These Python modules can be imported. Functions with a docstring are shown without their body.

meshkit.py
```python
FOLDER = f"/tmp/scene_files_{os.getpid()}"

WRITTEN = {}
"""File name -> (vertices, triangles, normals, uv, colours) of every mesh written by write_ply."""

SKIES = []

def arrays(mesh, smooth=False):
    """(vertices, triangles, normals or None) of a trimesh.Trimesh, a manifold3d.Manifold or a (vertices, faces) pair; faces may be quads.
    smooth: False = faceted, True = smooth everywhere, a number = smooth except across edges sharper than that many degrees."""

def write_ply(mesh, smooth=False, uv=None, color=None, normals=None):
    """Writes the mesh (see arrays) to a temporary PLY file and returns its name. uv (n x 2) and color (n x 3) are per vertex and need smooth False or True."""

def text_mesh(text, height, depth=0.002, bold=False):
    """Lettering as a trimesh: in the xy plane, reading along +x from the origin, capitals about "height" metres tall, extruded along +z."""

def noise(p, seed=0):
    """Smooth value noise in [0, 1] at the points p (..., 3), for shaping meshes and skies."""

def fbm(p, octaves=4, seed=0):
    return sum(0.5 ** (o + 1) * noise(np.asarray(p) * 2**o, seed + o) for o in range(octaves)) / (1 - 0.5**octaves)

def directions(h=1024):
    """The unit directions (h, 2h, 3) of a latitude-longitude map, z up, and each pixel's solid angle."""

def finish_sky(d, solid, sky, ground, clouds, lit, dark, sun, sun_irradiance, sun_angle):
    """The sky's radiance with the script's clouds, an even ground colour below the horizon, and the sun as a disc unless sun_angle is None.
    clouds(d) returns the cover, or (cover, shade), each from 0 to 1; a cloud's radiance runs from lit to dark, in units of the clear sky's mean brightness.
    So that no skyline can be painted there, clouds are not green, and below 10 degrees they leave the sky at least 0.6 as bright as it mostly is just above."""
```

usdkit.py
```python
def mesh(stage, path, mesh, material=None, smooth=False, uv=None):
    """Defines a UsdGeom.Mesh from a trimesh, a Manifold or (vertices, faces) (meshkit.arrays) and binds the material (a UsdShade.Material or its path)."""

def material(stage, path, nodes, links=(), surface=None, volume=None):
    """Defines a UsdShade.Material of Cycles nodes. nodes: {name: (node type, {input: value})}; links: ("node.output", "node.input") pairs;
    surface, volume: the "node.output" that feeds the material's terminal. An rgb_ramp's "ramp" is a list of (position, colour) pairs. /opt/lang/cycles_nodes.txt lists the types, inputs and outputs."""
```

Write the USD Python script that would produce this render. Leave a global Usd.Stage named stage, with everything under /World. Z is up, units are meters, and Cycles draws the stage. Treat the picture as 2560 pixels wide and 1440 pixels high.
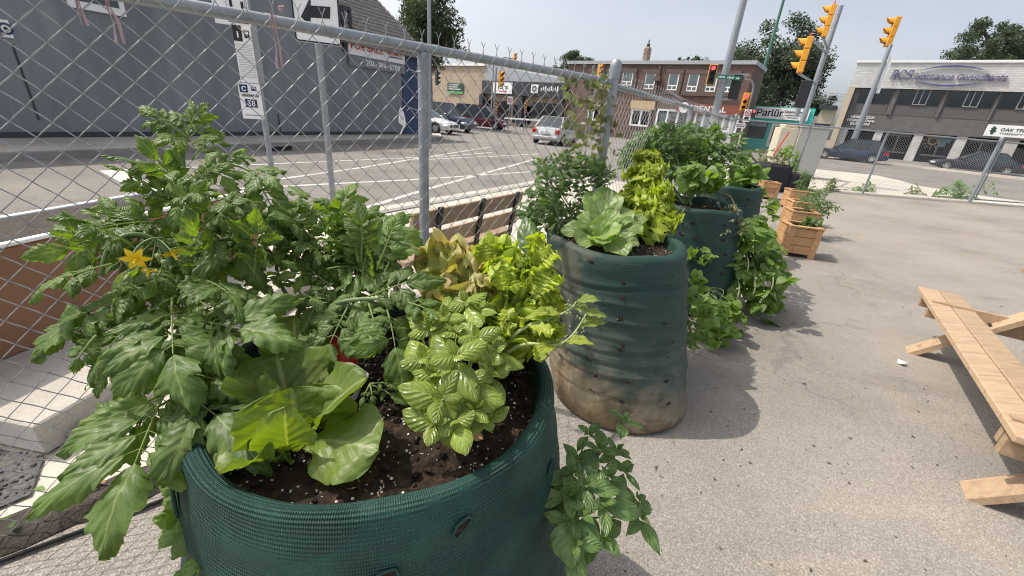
import math
import numpy as np, trimesh, usdkit, meshkit
from pxr import Usd, UsdGeom, UsdLux, UsdShade, Gf, Sdf, Vt

stage = Usd.Stage.CreateInMemory()
UsdGeom.SetStageUpAxis(stage, UsdGeom.Tokens.z)
UsdGeom.SetStageMetersPerUnit(stage, 1.0)
UsdGeom.Xform.Define(stage, '/World')
UsdGeom.Scope.Define(stage, '/World/Looks')

# ---------------------------------------------------------------- camera
FPX, CX, CY, EYE = 1020.0, 1280.0, 720.0, 1.55        # a 103 degree wide phone lens, held at chest height
ROLL, PITCH = math.radians(4.8), math.atan(440 / FPX)
_f = np.array([0, math.cos(PITCH), -math.sin(PITCH)])
_u = np.array([0, math.sin(PITCH), math.cos(PITCH)])
_r = np.array([1.0, 0, 0])
CR = math.cos(ROLL) * _r + math.sin(ROLL) * _u
CU = -math.sin(ROLL) * _r + math.cos(ROLL) * _u
cam = UsdGeom.Camera.Define(stage, '/World/camera')
cam.CreateHorizontalApertureAttr(36.0)
cam.CreateVerticalApertureAttr(20.25)
cam.CreateFocalLengthAttr(36.0 * FPX / 2560)
cam.CreateClippingRangeAttr(Gf.Vec2f(0.05, 2000))
cam.AddTransformOp().Set(Gf.Matrix4d(*CR, 0, *CU, 0, *(-_f), 0, 0, 0, EYE, 1))
cam.CreateExposureAttr(0.5)

# ---------------------------------------------------------------- sky and sun
SUN = np.array([-0.545, 0.15, 0.82]); SUN /= np.linalg.norm(SUN)
elev, rot = math.asin(SUN[2]), math.atan2(SUN[0], SUN[1])
sky_mat = usdkit.material(stage, '/World/Looks/sky_air', {
    'sky': ('sky_texture', {'sky_type': 'single_scattering', 'sun_disc': False, 'sun_elevation': elev, 'sun_rotation': rot,
                            'altitude': 200.0, 'air_density': 0.8, 'aerosol_density': 4.0, 'ozone_density': 1.0}),
    'tc': ('texture_coordinate', {}), 'mp': ('mapping', {'scale': (1.2, 1.2, 4.0)}), 'cn': ('noise_texture', {'scale': 1.6, 'detail': 5.0, 'roughness': 0.55}), 'cr': ('rgb_ramp', {'ramp': [(0.35, (0.95, 0.96, 0.98)), (0.65, (1.06, 1.05, 1.04))]}), 'mu': ('mix_color', {'blend_type': 'multiply', 'fac': 1.0, 'use_clamp': False}),
    'hsv': ('hsv', {'saturation': 0.4}),
    'bg': ('background_shader', {'strength': 0.15})},
    [('sky.color', 'hsv.color'), ('tc.generated', 'mp.vector'), ('mp.vector', 'cn.vector'), ('cn.fac', 'cr.fac'), ('hsv.color', 'mu.a'), ('cr.color', 'mu.b'), ('mu.result', 'bg.color')], surface='bg.background')
dome = UsdLux.DomeLight.Define(stage, '/World/sky')
UsdShade.MaterialBindingAPI.Apply(dome.GetPrim()).Bind(sky_mat)
dome.GetPrim().SetCustomDataByKey('kind', 'structure')
sun = UsdLux.DistantLight.Define(stage, '/World/sun')
sun.CreateNormalizeAttr(True); sun.CreateIntensityAttr(0.72); sun.CreateAngleAttr(0.53)
sun.CreateColorAttr(Gf.Vec3f(1.0, 0.93, 0.83))
_z = SUN; _x = np.cross([0, 0, 1.0], _z); _x /= np.linalg.norm(_x); _y = np.cross(_z, _x)
sun.AddTransformOp().Set(Gf.Matrix4d(*_x, 0, *_y, 0, *_z, 0, 0, 0, 30, 1))

# ---------------------------------------------------------------- measuring: points of the place from the survey of the photograph
def ray(px, py):
    return _f + CR * (px - CX) / FPX - CU * (py - CY) / FPX
def G(px, py, z=0.0):
    d = ray(px, py); t = (z - EYE) / d[2]
    return np.array([0, 0, EYE]) + t * d
def P(px, py, w):
    return np.array([0, 0, EYE]) + w * ray(px, py)
class Wall:
    """A vertical plane through o along the unit direction d; uz() measures along it and up."""
    def __init__(s, o, d):
        s.o = np.array([o[0], o[1]]); s.d = np.array(d[:2]) / np.linalg.norm(d[:2]); s.n = np.array([-s.d[1], s.d[0]])
        s.rot = math.atan2(s.d[1], s.d[0])
    def uz(s, px, py, y=0.0):
        r = ray(px, py); t = (s.n @ s.o + y) / (s.n @ r[:2]); p = np.array([0, 0, EYE]) + t * r
        return np.array([(p[:2] - s.o) @ s.d, p[2]])
    def pt(s, u, y=0.0, z=0.0):
        q = s.o + s.d * u + s.n * y
        return np.array([q[0], q[1], z])

# ---------------------------------------------------------------- mesh helpers
def nrm(a):
    a = np.asarray(a, float); return a / max(np.linalg.norm(a), 1e-12)
class MB:
    def __init__(s): s.v, s.f, s.t, s.n = [], [], [], 0
    def add(s, v, f, uv=None):
        v = np.asarray(v, float); f = np.asarray(f, int)
        if f.shape[1] == 4: f = np.vstack([f[:, [0, 1, 2]], f[:, [0, 2, 3]]])
        s.v.append(v); s.f.append(f + s.n); s.n += len(v)
        s.t.append(np.full((len(v), 2), 0.5) if uv is None else np.asarray(uv, float)); return s
    def box(s, x0, x1, y0, y1, z0, z1):
        v = np.array([[x, y, z] for z in (z0, z1) for y in (y0, y1) for x in (x0, x1)])
        return s.add(v, [[0, 2, 3, 1], [4, 5, 7, 6], [0, 1, 5, 4], [2, 6, 7, 3], [0, 4, 6, 2], [1, 3, 7, 5]])
    def bev(s, x0, x1, y0, y1, z0, z1, b):
        """a box with its edges chamfered by b"""
        c = []
        for sx, X in ((1, x0), (-1, x1)):
            for sy, Y in ((1, y0), (-1, y1)):
                for sz, Z in ((1, z0), (-1, z1)):
                    c += [(X, Y + sy * b, Z + sz * b), (X + sx * b, Y, Z + sz * b), (X + sx * b, Y + sy * b, Z)]
        h = trimesh.convex.convex_hull(np.array(c)); return s.add(h.vertices, h.faces)
    def obox(s, o, ax, ay, az, b=0.0):
        """a box from corner o along three edge vectors"""
        m = MB()
        if b:
            L = [np.linalg.norm(a) for a in (ax, ay, az)]; m.bev(0, L[0], 0, L[1], 0, L[2], b)
            v = np.vstack(m.v); M = np.array([np.array(a) / l for a, l in zip((ax, ay, az), L)])
        else:
            m.box(0, 1, 0, 1, 0, 1); v = np.vstack(m.v); M = np.array([ax, ay, az], float)
        f = np.vstack(m.f)
        if np.linalg.det(M) < 0: f = f[:, ::-1]
        return s.add(np.asarray(o) + v @ M, f)
    def beam(s, p0, p1, w, h, up=(0, 0, 1), b=0.0):
        """a bar of width w and height h between the middles of its ends"""
        p0, p1 = np.asarray(p0, float), np.asarray(p1, float); d = p1 - p0
        side = nrm(np.cross(d, up)); top = nrm(np.cross(side, d))
        return s.obox(p0 - side * w / 2 - top * h / 2, d, side * w, top * h, b)
    def tube(s, pts, r, n=6, cap=True, uv=None):
        p = np.asarray(pts, float); k = len(p); r = np.broadcast_to(np.asarray(r, float), (k,))
        t = np.gradient(p, axis=0) if k > 2 else np.repeat((p[1:] - p[:1]), 2, 0)
        t /= np.maximum(np.linalg.norm(t, axis=1, keepdims=True), 1e-12)
        a = np.cross(t[0], [0, 0, 1.0] if abs(t[0][2]) < 0.9 else [1.0, 0, 0]); N = np.empty_like(p)
        for i in range(k):
            a = a - t[i] * (a @ t[i]); a /= max(np.linalg.norm(a), 1e-12); N[i] = a
        B = np.cross(t, N); th = np.arange(n) / n * 2 * math.pi
        ring = p[:, None] + r[:, None, None] * (np.cos(th)[None, :, None] * N[:, None] + np.sin(th)[None, :, None] * B[:, None])
        v = ring.reshape(-1, 3); i = np.arange(k - 1)[:, None] * n; j = np.arange(n)[None]; j2 = (j + 1) % n
        f = np.stack([i + j, i + j2, i + n + j2, i + n + j], -1).reshape(-1, 4)
        f = np.vstack([f[:, [0, 1, 2]], f[:, [0, 2, 3]]])
        if cap:
            v = np.vstack([v, p[:1], p[-1:]]); c = k * n; e = (k - 1) * n
            f = np.vstack([f, np.stack([np.full(n, c), (np.arange(n) + 1) % n, np.arange(n)], -1), np.stack([np.full(n, c + 1), e + np.arange(n), e + (np.arange(n) + 1) % n], -1)])
        return s.add(v, f, None if uv is None else np.tile(uv, (len(v), 1)))
    def lathe(s, prof, n=24, o=(0, 0, 0)):
        """profile of (radius, z) turned about z"""
        pr = np.asarray(prof, float); th = np.arange(n) / n * 2 * math.pi
        v = np.stack([pr[:, None, 0] * np.cos(th), pr[:, None, 0] * np.sin(th), np.repeat(pr[:, 1:2], n, 1)], -1).reshape(-1, 3) + np.asarray(o)
        i = np.arange(len(pr) - 1)[:, None] * n; j = np.arange(n)[None]; j2 = (j + 1) % n
        return s.add(v, np.stack([i + j, i + j2, i + n + j2, i + n + j], -1).reshape(-1, 4))
    def prism(s, poly, y0, y1, plane='xz'):
        """polygon (counter-clockwise in x and z, or x and y) given thickness"""
        from shapely.geometry import Polygon
        m = trimesh.creation.extrude_polygon(Polygon(poly), abs(y1 - y0), engine='earcut'); v = m.vertices.copy(); lo = min(y0, y1)
        if plane == 'xz': return s.add(np.stack([v[:, 0], lo + v[:, 2], v[:, 1]], 1), m.faces[:, ::-1])
        return s.add(np.stack([v[:, 0], v[:, 1], lo + v[:, 2]], 1), m.faces)
    def sphere(s, c, r, sub=1):
        m = trimesh.creation.icosphere(sub); return s.add(np.asarray(c) + m.vertices * r, m.faces)
    def text(s, txt, h, u, z, y, depth=0.012, bold=False, width=None, shear=0.0, mid=False):
        """lettering on a wall that faces -y, starting at u with its foot at z"""
        m = meshkit.text_mesh(txt, h, depth, bold); v = m.vertices.copy(); v[:, 0] -= v[:, 0].min()
        k = 1.0 if width is None else width / v[:, 0].max()
        v[:, 0] *= k
        if mid: v[:, 0] -= v[:, 0].max() / 2
        v[:, 0] += shear * v[:, 1]
        return s.add(np.stack([u + v[:, 0], y - v[:, 2], z + v[:, 1]], 1), m.faces)
    def arrays(s): return np.vstack(s.v), np.vstack(s.f)
    def moved(s, M, t):
        o = MB(); v, f = s.arrays(); return o.add(v @ np.asarray(M).T + np.asarray(t), f, np.vstack(s.t))

USED = {}
def numbered(parent, name):
    k = (parent, name); n = USED.get(k, 0); USED[k] = n + 1
    return f'{parent}/{name}' if n == 0 else f'{parent}/{name}_{n:03d}'
def note(prim, label=None, cat=None, group=None, kind=None):
    for k, x in (('label', label), ('category', cat), ('group', group), ('kind', kind)):
        if x: prim.SetCustomDataByKey(k, x)
class Thing:
    """an Xform at the thing's base; its children are its parts"""
    def __init__(s, name, label, cat, loc=(0, 0, 0), rot=0.0, group=None, kind=None):
        s.path = numbered('/World', name); s.loc = np.asarray(loc, float); s.rot = rot
        x = UsdGeom.Xform.Define(stage, s.path); x.AddTranslateOp().Set(Gf.Vec3d(*map(float, loc)))
        if rot: x.AddRotateZOp().Set(math.degrees(rot))
        s.prim = x.GetPrim(); note(s.prim, label, cat, group, kind)
        c, n = math.cos(rot), math.sin(rot); s.R = np.array([[c, -n, 0], [n, c, 0], [0, 0, 1.0]])
    def local(s, p): return (np.asarray(p, float) - s.loc) @ s.R
    def part(s, name, mb, mat, under=None, world=False, smooth=False, label=None, kind=None):
        v, f = mb.arrays() if isinstance(mb, MB) else mb
        if world: v = s.local(v)
        path = numbered(under or s.path, name)
        uv = np.vstack(mb.t) if smooth == 'uv' else None
        usdkit.mesh(stage, path, (v, f), M[mat], smooth=True if smooth == 'uv' else smooth, uv=uv)
        note(stage.GetPrimAtPath(path), label, kind=kind)
        return path
def single(name, mb, mat, label=None, cat=None, group=None, kind=None, smooth=False):
    path = numbered('/World', name); uv = np.vstack(mb.t) if smooth == 'uv' else None
    usdkit.mesh(stage, path, mb.arrays(), M[mat], smooth=True if smooth == 'uv' else smooth, uv=uv)
    p = stage.GetPrimAtPath(path); note(p, label, cat, group, kind); return p

# ---------------------------------------------------------------- materials
M = {}
def mat(name, nodes, links, surface='p.BSDF'):
    M[name] = usdkit.material(stage, '/World/Looks/' + name, nodes, links, surface=surface)
def plain(name, col, rough=0.6, metal=0.0, var=0.12, scale=8.0, bump=0.0, bscale=60.0, bdist=0.002, spec=0.5, stain=None, stainscale=1.5, **kw):
    """a colour with a little uneven tone, and fine relief if asked"""
    c = np.array(col, float)
    nodes = {'tc': ('texture_coordinate', {}), 'n': ('noise_texture', {'scale': scale, 'detail': 5.0, 'roughness': 0.6}),
             'r': ('rgb_ramp', {'ramp': [(0.3, c * (1 - var)), (0.7, c * (1 + var))]}),
             'p': ('principled_bsdf', dict(roughness=rough, metallic=metal, specular_ior_level=spec, **kw))}
    links = [('tc.object', 'n.vector'), ('n.fac', 'r.fac')]
    out = 'r.color'
    if kw.get('alpha') is None and stain is None and False: pass
    if stain is not None:
        nodes['n2'] = ('noise_texture', {'scale': stainscale, 'detail': 6.0, 'roughness': 0.65})
        nodes['m2'] = ('map_range', {'from_min': 0.48, 'from_max': 0.7, 'to_min': 0.0, 'to_max': 0.8, 'clamp': True})
        nodes['mx'] = ('mix_color', {'b': stain})
        links += [('tc.object', 'n2.vector'), ('n2.fac', 'm2.value'), ('m2.result', 'mx.fac'), ('r.color', 'mx.a')]; out = 'mx.result'
    if bump:
        nodes['nb'] = ('noise_texture', {'scale': bscale, 'detail': 4.0}); nodes['b'] = ('bump', {'strength': bump, 'distance': bdist})
        links += [('tc.object', 'nb.vector'), ('nb.fac', 'b.height'), ('b.normal', 'p.normal')]
    mat(name, nodes, links + [(out, 'p.base_color')])
def bricks(name, c1, c2, mortar, bw, bh, rough=0.85, msize=0.012):
    mat(name, {'tc': ('texture_coordinate', {}), 'mp': ('mapping', {'rotation': (math.pi / 2, 0, 0)}),
               'cb': ('separate_xyz', {}), 'cc': ('combine_xyz', {}), 'ad': ('math', {'math_type': 'add'}),
               'b': ('brick_texture', {'color1': c1, 'color2': c2, 'mortar': mortar, 'scale': 1.0, 'mortar_size': msize, 'brick_width': bw, 'row_height': bh}),
               'n': ('noise_texture', {'scale': 1.2, 'detail': 6.0}), 'r': ('rgb_ramp', {'ramp': [(0.25, (0.82,) * 3), (0.75, (1.1,) * 3)]}),
               'mx': ('mix_color', {'blend_type': 'multiply', 'fac': 1.0}), 'bu': ('bump', {'strength': 0.5, 'distance': 0.01, 'invert': True}),
               'p': ('principled_bsdf', {'roughness': rough})},
        [('tc.object', 'cb.vector'), ('cb.x', 'ad.value1'), ('cb.y', 'ad.value2'), ('ad.value', 'cc.x'), ('cb.z', 'cc.y'), ('cc.vector', 'b.vector'),
         ('tc.object', 'n.vector'), ('n.fac', 'r.fac'), ('b.color', 'mx.a'), ('r.color', 'mx.b'), ('mx.result', 'p.base_color'), ('b.fac', 'bu.height'), ('bu.normal', 'p.normal')])
def pane(name, tint, dark=0.55):
    """window glass: partly see-through, mirror-like at a glance"""
    mat(name, {'t': ('transparent_bsdf', {'color': tint}), 'g': ('glossy_bsdf', {'color': (0.9, 0.95, 1.0), 'roughness': 0.03}), 'fr': ('fresnel', {'IOR': 1.7}),
               'm': ('mix_closure', {})}, [('fr.fac', 'm.fac'), ('t.BSDF', 'm.closure1'), ('g.BSDF', 'm.closure2')], surface='m.closure')
def emit(name, col, s):
    mat(name, {'p': ('principled_bsdf', {'base_color': col, 'emission_color': col, 'emission_strength': s})}, [])
def wood(name, c1, c2, scale=(3.0, 30.0, 30.0), rough=0.65):
    mat(name, {'tc': ('texture_coordinate', {}), 'mp': ('mapping', {'scale': scale}), 'n': ('noise_texture', {'scale': 1.0, 'detail': 6.0, 'roughness': 0.6, 'distortion': 0.6}),
               'oi': ('object_info', {}), 'cv': ('combine_xyz', {}), 'ms': ('math', {'math_type': 'multiply', 'value2': 40.0}), 'va': ('vector_math', {'math_type': 'add'}),
               'r': ('rgb_ramp', {'ramp': [(0.3, c1), (0.55, c2), (0.72, tuple(0.75 * x for x in c1))]}), 'mr': ('map_range', {'to_min': 0.8, 'to_max': 1.18}),
               'h': ('hsv', {}), 'b': ('bump', {'strength': 0.25, 'distance': 0.002}), 'p': ('principled_bsdf', {'roughness': rough, 'specular_ior_level': 0.35})},
        [('tc.object', 'mp.vector'), ('oi.random', 'ms.value1'), ('ms.value', 'cv.x'), ('ms.value', 'cv.y'), ('mp.vector', 'va.vector1'), ('cv.vector', 'va.vector2'), ('va.vector', 'n.vector'),
         ('n.fac', 'r.fac'), ('r.color', 'h.color'), ('oi.random', 'mr.value'), ('mr.result', 'h.value'), ('h.color', 'p.base_color'), ('n.fac', 'b.height'), ('b.normal', 'p.normal')])
def leafmat(name, c1, c2, vein, trans, tw=0.3, nv=6.0, slope=1.3, mid=0.03, rough=0.42, quilt=0.6, veinfac=0.6, tip=None, spec=0.5, coarse=18.0):
    """a leaf: pale midrib and side veins along its own length, quilted between them, light shining through"""
    N = {'tc': ('texture_coordinate', {}), 's': ('separate_xyz', {}), 'a': ('math', {'math_type': 'subtract', 'value2': 0.5}), 'm': ('math', {'math_type': 'absolute'}),
         'mid': ('map_range', {'from_min': mid * 0.35, 'from_max': mid, 'to_min': 1.0, 'to_max': 0.0, 'clamp': True}),
         'y': ('math', {'math_type': 'multiply', 'value2': nv}), 'k': ('math', {'math_type': 'multiply', 'value2': nv * slope * 0.5}), 'd': ('math', {'math_type': 'subtract'}),
         'pp': ('math', {'math_type': 'pingpong', 'value2': 0.5}), 'sv': ('map_range', {'from_min': 0.02, 'from_max': 0.11, 'to_min': veinfac, 'to_max': 0.0, 'clamp': True}),
         'mx': ('math', {'math_type': 'maximum'}), 'n': ('noise_texture', {'scale': coarse, 'detail': 4.0}), 'r': ('rgb_ramp', {'ramp': [(0.3, c1), (0.7, c2)]}),
         'oi': ('object_info', {}), 'hr': ('map_range', {'to_min': 0.82, 'to_max': 1.2}), 'h': ('hsv', {}), 'cm': ('mix_color', {'b': vein}),
         'hb': ('math', {'math_type': 'multiply_add', 'value2': 0.35}), 'nb': ('noise_texture', {'scale': 130.0, 'detail': 3.0}), 'b': ('bump', {'strength': quilt, 'distance': 0.004}),
         'p': ('principled_bsdf', {'roughness': rough, 'specular_ior_level': spec}), 'tb': ('translucent_bsdf', {}), 'tcm': ('mix_color', {'blend_type': 'multiply', 'fac': 1.0, 'b': trans}),
         'o': ('mix_closure', {'fac': tw})}
    L = [('tc.UV', 's.vector'), ('s.x', 'a.value1'), ('a.value', 'm.value1'), ('m.value', 'mid.value'), ('s.y', 'y.value1'), ('m.value', 'k.value1'), ('y.value', 'd.value1'), ('k.value', 'd.value2'),
         ('d.value', 'pp.value1'), ('pp.value', 'sv.value'), ('mid.result', 'mx.value1'), ('sv.result', 'mx.value2'), ('tc.object', 'n.vector'), ('n.fac', 'r.fac'), ('r.color', 'h.color'),
         ('oi.random', 'hr.value'), ('hr.result', 'h.value'), ('h.color', 'cm.a'), ('mx.value', 'cm.fac'), ('tc.object', 'nb.vector'), ('nb.fac', 'hb.value1'), ('pp.value', 'hb.value3'),
         ('hb.value', 'b.height'), ('b.normal', 'p.normal'), ('b.normal', 'tb.normal'), ('tcm.result', 'tb.color'), ('p.BSDF', 'o.closure1'), ('tb.BSDF', 'o.closure2')]
    col = 'cm.result'
    if tip is not None:
        N['tm'] = ('map_range', {'from_min': 0.34, 'from_max': 0.5, 'to_min': 0.0, 'to_max': 0.6, 'clamp': True}); N['ty'] = ('map_range', {'from_min': 0.75, 'from_max': 1.0, 'to_min': 0.0, 'to_max': 0.5, 'clamp': True})
        N['ta'] = ('math', {'math_type': 'add'}); N['tn'] = ('math', {'math_type': 'multiply', 'use_clamp': True}); N['tx'] = ('mix_color', {'b': tip})
        L += [('m.value', 'tm.value'), ('s.y', 'ty.value'), ('tm.result', 'ta.value1'), ('ty.result', 'ta.value2'), ('ta.value', 'tn.value1'), ('n.fac', 'tn.value2'), ('tn.value', 'tx.fac'), ('cm.result', 'tx.a')]; col = 'tx.result'
    mat(name, N, L + [(col, 'p.base_color'), (col, 'tcm.a')], surface='o.closure')
# ================================================================ materials of the setting
plain('asphalt_lot', (0.30, 0.27, 0.235), rough=0.92, var=0.16, scale=2.2, bump=0.7, bscale=160.0, bdist=0.004, stain=(0.235, 0.215, 0.19), stainscale=0.8, spec=0.3)
E2 = M['asphalt_lot']
def ground_mat(name, c, dark, light, spk=260.0, streak=True, amount=0.55):
    """worn asphalt or concrete: pale and dark aggregate, broad patches, a few sweeping scuffs"""
    c = np.array(c, float)
    N = {'tc': ('texture_coordinate', {}), 'v': ('voronoi_texture', {'scale': spk, 'feature': 'f1'}), 'sc': ('separate_color', {}), 'r': ('rgb_ramp', {'ramp': [(0.0, dark), (0.28, c * 0.9), (0.72, c * 1.08), (0.9, light), (1.0, light)]}),
         'n': ('noise_texture', {'scale': 0.55, 'detail': 8.0, 'roughness': 0.62}), 'r2': ('rgb_ramp', {'ramp': [(0.3, (0.72, 0.72, 0.73)), (0.5, (1, 1, 1)), (0.7, (1.17, 1.15, 1.11))]}),
         'mu': ('mix_color', {'blend_type': 'multiply', 'fac': 1.0, 'use_clamp': False}), 'mp': ('mapping', {'scale': (0.35, 3.2, 1.0), 'rotation': (0, 0, 0.35)}), 'n3': ('noise_texture', {'scale': 0.9, 'detail': 5.0, 'distortion': 0.8}),
         'r3': ('rgb_ramp', {'ramp': [(0.28, (0.8, 0.79, 0.78)), (0.4, (1, 1, 1)), (0.6, (1, 1, 1)), (0.72, (1.16, 1.13, 1.08))]}), 'mu2': ('mix_color', {'blend_type': 'multiply', 'fac': 1.0 if streak else 0.2, 'use_clamp': False}),
         'cl': ('mix_color', {'fac': amount, 'a': c}), 'vc': ('voronoi_texture', {'scale': 0.42, 'feature': 'distance_to_edge'}), 'nw': ('noise_texture', {'scale': 1.7, 'detail': 6.0, 'roughness': 0.6}), 'wv': ('vector_math', {'math_type': 'multiply_add', 'vector2': (0.9, 0.9, 0.0)}), 'ck': ('map_range', {'from_min': 0.0015, 'from_max': 0.007, 'to_min': 0.8, 'to_max': 1.0, 'clamp': True}), 'nm': ('noise_texture', {'scale': 0.5, 'detail': 2.0}), 'nmr': ('map_range', {'from_min': 0.45, 'from_max': 0.6, 'clamp': True}), 'ckm': ('mix_color', {'b': (1.0, 1.0, 1.0)}), 'mu3': ('mix_color', {'blend_type': 'multiply', 'fac': 1.0, 'use_clamp': False}), 'nt': ('noise_texture', {'scale': 0.8, 'detail': 7.0, 'roughness': 0.7, 'distortion': 0.5}), 'ntr': ('map_range', {'from_min': 0.56, 'from_max': 0.72, 'to_min': 0.0, 'to_max': 0.55, 'clamp': True}), 'tan': ('mix_color', {'b': tuple(np.array(c) * [1.12, .98, .74])}), 'nb': ('noise_texture', {'scale': 190.0, 'detail': 3.0}), 'b': ('bump', {'strength': 0.55, 'distance': 0.004}), 'p': ('principled_bsdf', {'roughness': 0.93, 'specular_ior_level': 0.25})}
    mat(name, N, [('tc.object', 'v.vector'), ('v.color', 'sc.color'), ('sc.r', 'r.fac'), ('r.color', 'cl.b'), ('tc.object', 'n.vector'), ('n.fac', 'r2.fac'), ('cl.result', 'mu.a'), ('r2.color', 'mu.b'),
                  ('tc.object', 'mp.vector'), ('mp.vector', 'n3.vector'), ('n3.fac', 'r3.fac'), ('mu.result', 'mu2.a'), ('r3.color', 'mu2.b'), ('tc.object', 'nw.vector'), ('nw.color', 'wv.vector1'), ('tc.object', 'wv.vector3'), ('wv.vector', 'vc.vector'), ('vc.distance', 'ck.value'), ('tc.object', 'nm.vector'), ('nm.fac', 'nmr.value'), ('ck.result', 'ckm.a'), ('nmr.result', 'ckm.fac'), ('mu2.result', 'mu3.a'), ('ckm.result', 'mu3.b'), ('tc.object', 'nt.vector'), ('nt.fac', 'ntr.value'), ('mu3.result', 'tan.a'), ('ntr.result', 'tan.fac'), ('tan.result', 'p.base_color'), ('tc.object', 'nb.vector'), ('nb.fac', 'b.height'), ('b.normal', 'p.normal')])
ground_mat('asphalt_lot', (0.262, 0.237, 0.207), (0.12, 0.11, 0.1), (0.47, 0.43, 0.38), amount=0.68)
ground_mat('asphalt_road', (0.215, 0.198, 0.178), (0.15, 0.14, 0.13), (0.32, 0.3, 0.27), spk=140.0, amount=0.5)
ground_mat('concrete', (0.52, 0.475, 0.41), (0.42, 0.38, 0.33), (0.6, 0.56, 0.5), spk=120.0, streak=False, amount=0.4)
ground_mat('kerb_concrete', (0.3, 0.285, 0.265), (0.2, 0.19, 0.18), (0.4, 0.38, 0.36), spk=90.0, streak=False, amount=0.4)
plain('road_paint', (0.56, 0.54, 0.5), rough=0.8, var=0.14, scale=6.0, stain=(0.33, 0.31, 0.28), stainscale=2.2)
mat('stucco', {'tc': ('texture_coordinate', {}), 'mp': ('mapping', {'scale': (1.6, 1.6, 0.16)}), 'n': ('noise_texture', {'scale': 1.3, 'detail': 7.0, 'roughness': 0.6}), 'r': ('rgb_ramp', {'ramp': [(0.3, (0.168, 0.182, 0.196)), (0.5, (0.2, 0.215, 0.23)), (0.72, (0.235, 0.25, 0.262))]}), 'n2': ('noise_texture', {'scale': 0.45, 'detail': 5.0}), 'r2': ('rgb_ramp', {'ramp': [(0.35, (0.9, 0.9, 0.9)), (0.65, (1.08, 1.08, 1.08))]}), 'mu': ('mix_color', {'blend_type': 'multiply', 'fac': 1.0, 'use_clamp': False}), 'nb': ('noise_texture', {'scale': 40.0, 'detail': 4.0}), 'b': ('bump', {'strength': 0.5, 'distance': 0.01}), 'p': ('principled_bsdf', {'roughness': 0.9})},
    [('tc.object', 'mp.vector'), ('mp.vector', 'n.vector'), ('n.fac', 'r.fac'), ('tc.object', 'n2.vector'), ('n2.fac', 'r2.fac'), ('r.color', 'mu.a'), ('r2.color', 'mu.b'), ('mu.result', 'p.base_color'), ('tc.object', 'nb.vector'), ('nb.fac', 'b.height'), ('b.normal', 'p.normal')])
plain('dark_plinth', (0.05, 0.055, 0.06), rough=0.9)
plain('blue_siding', (0.035, 0.062, 0.13), rough=0.7)
plain('white_paint', (0.78, 0.78, 0.76), rough=0.55, var=0.04)
plain('sign_white', (0.8, 0.8, 0.79), rough=0.4, var=0.03)
plain('sign_grey', (0.17, 0.18, 0.18), rough=0.5, var=0.05)
plain('sign_black', (0.015, 0.016, 0.018), rough=0.45, var=0.05)
plain('sign_navy', (0.015, 0.035, 0.1), rough=0.45, var=0.05)
plain('sign_red', (0.5, 0.02, 0.035), rough=0.45, var=0.05)
plain('sign_green', (0.01, 0.16, 0.1), rough=0.45, var=0.05)
plain('dark_green', (0.015, 0.06, 0.045), rough=0.5)
plain('light_green', (0.12, 0.36, 0.1), rough=0.5)
plain('sky_blue', (0.2, 0.42, 0.55), rough=0.5)
plain('gold', (0.5, 0.38, 0.14), rough=0.5)
plain('purple_letters', (0.085, 0.08, 0.2), rough=0.35)
plain('shingle', (0.21, 0.195, 0.18), rough=0.95, var=0.3, scale=9.0)
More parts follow.
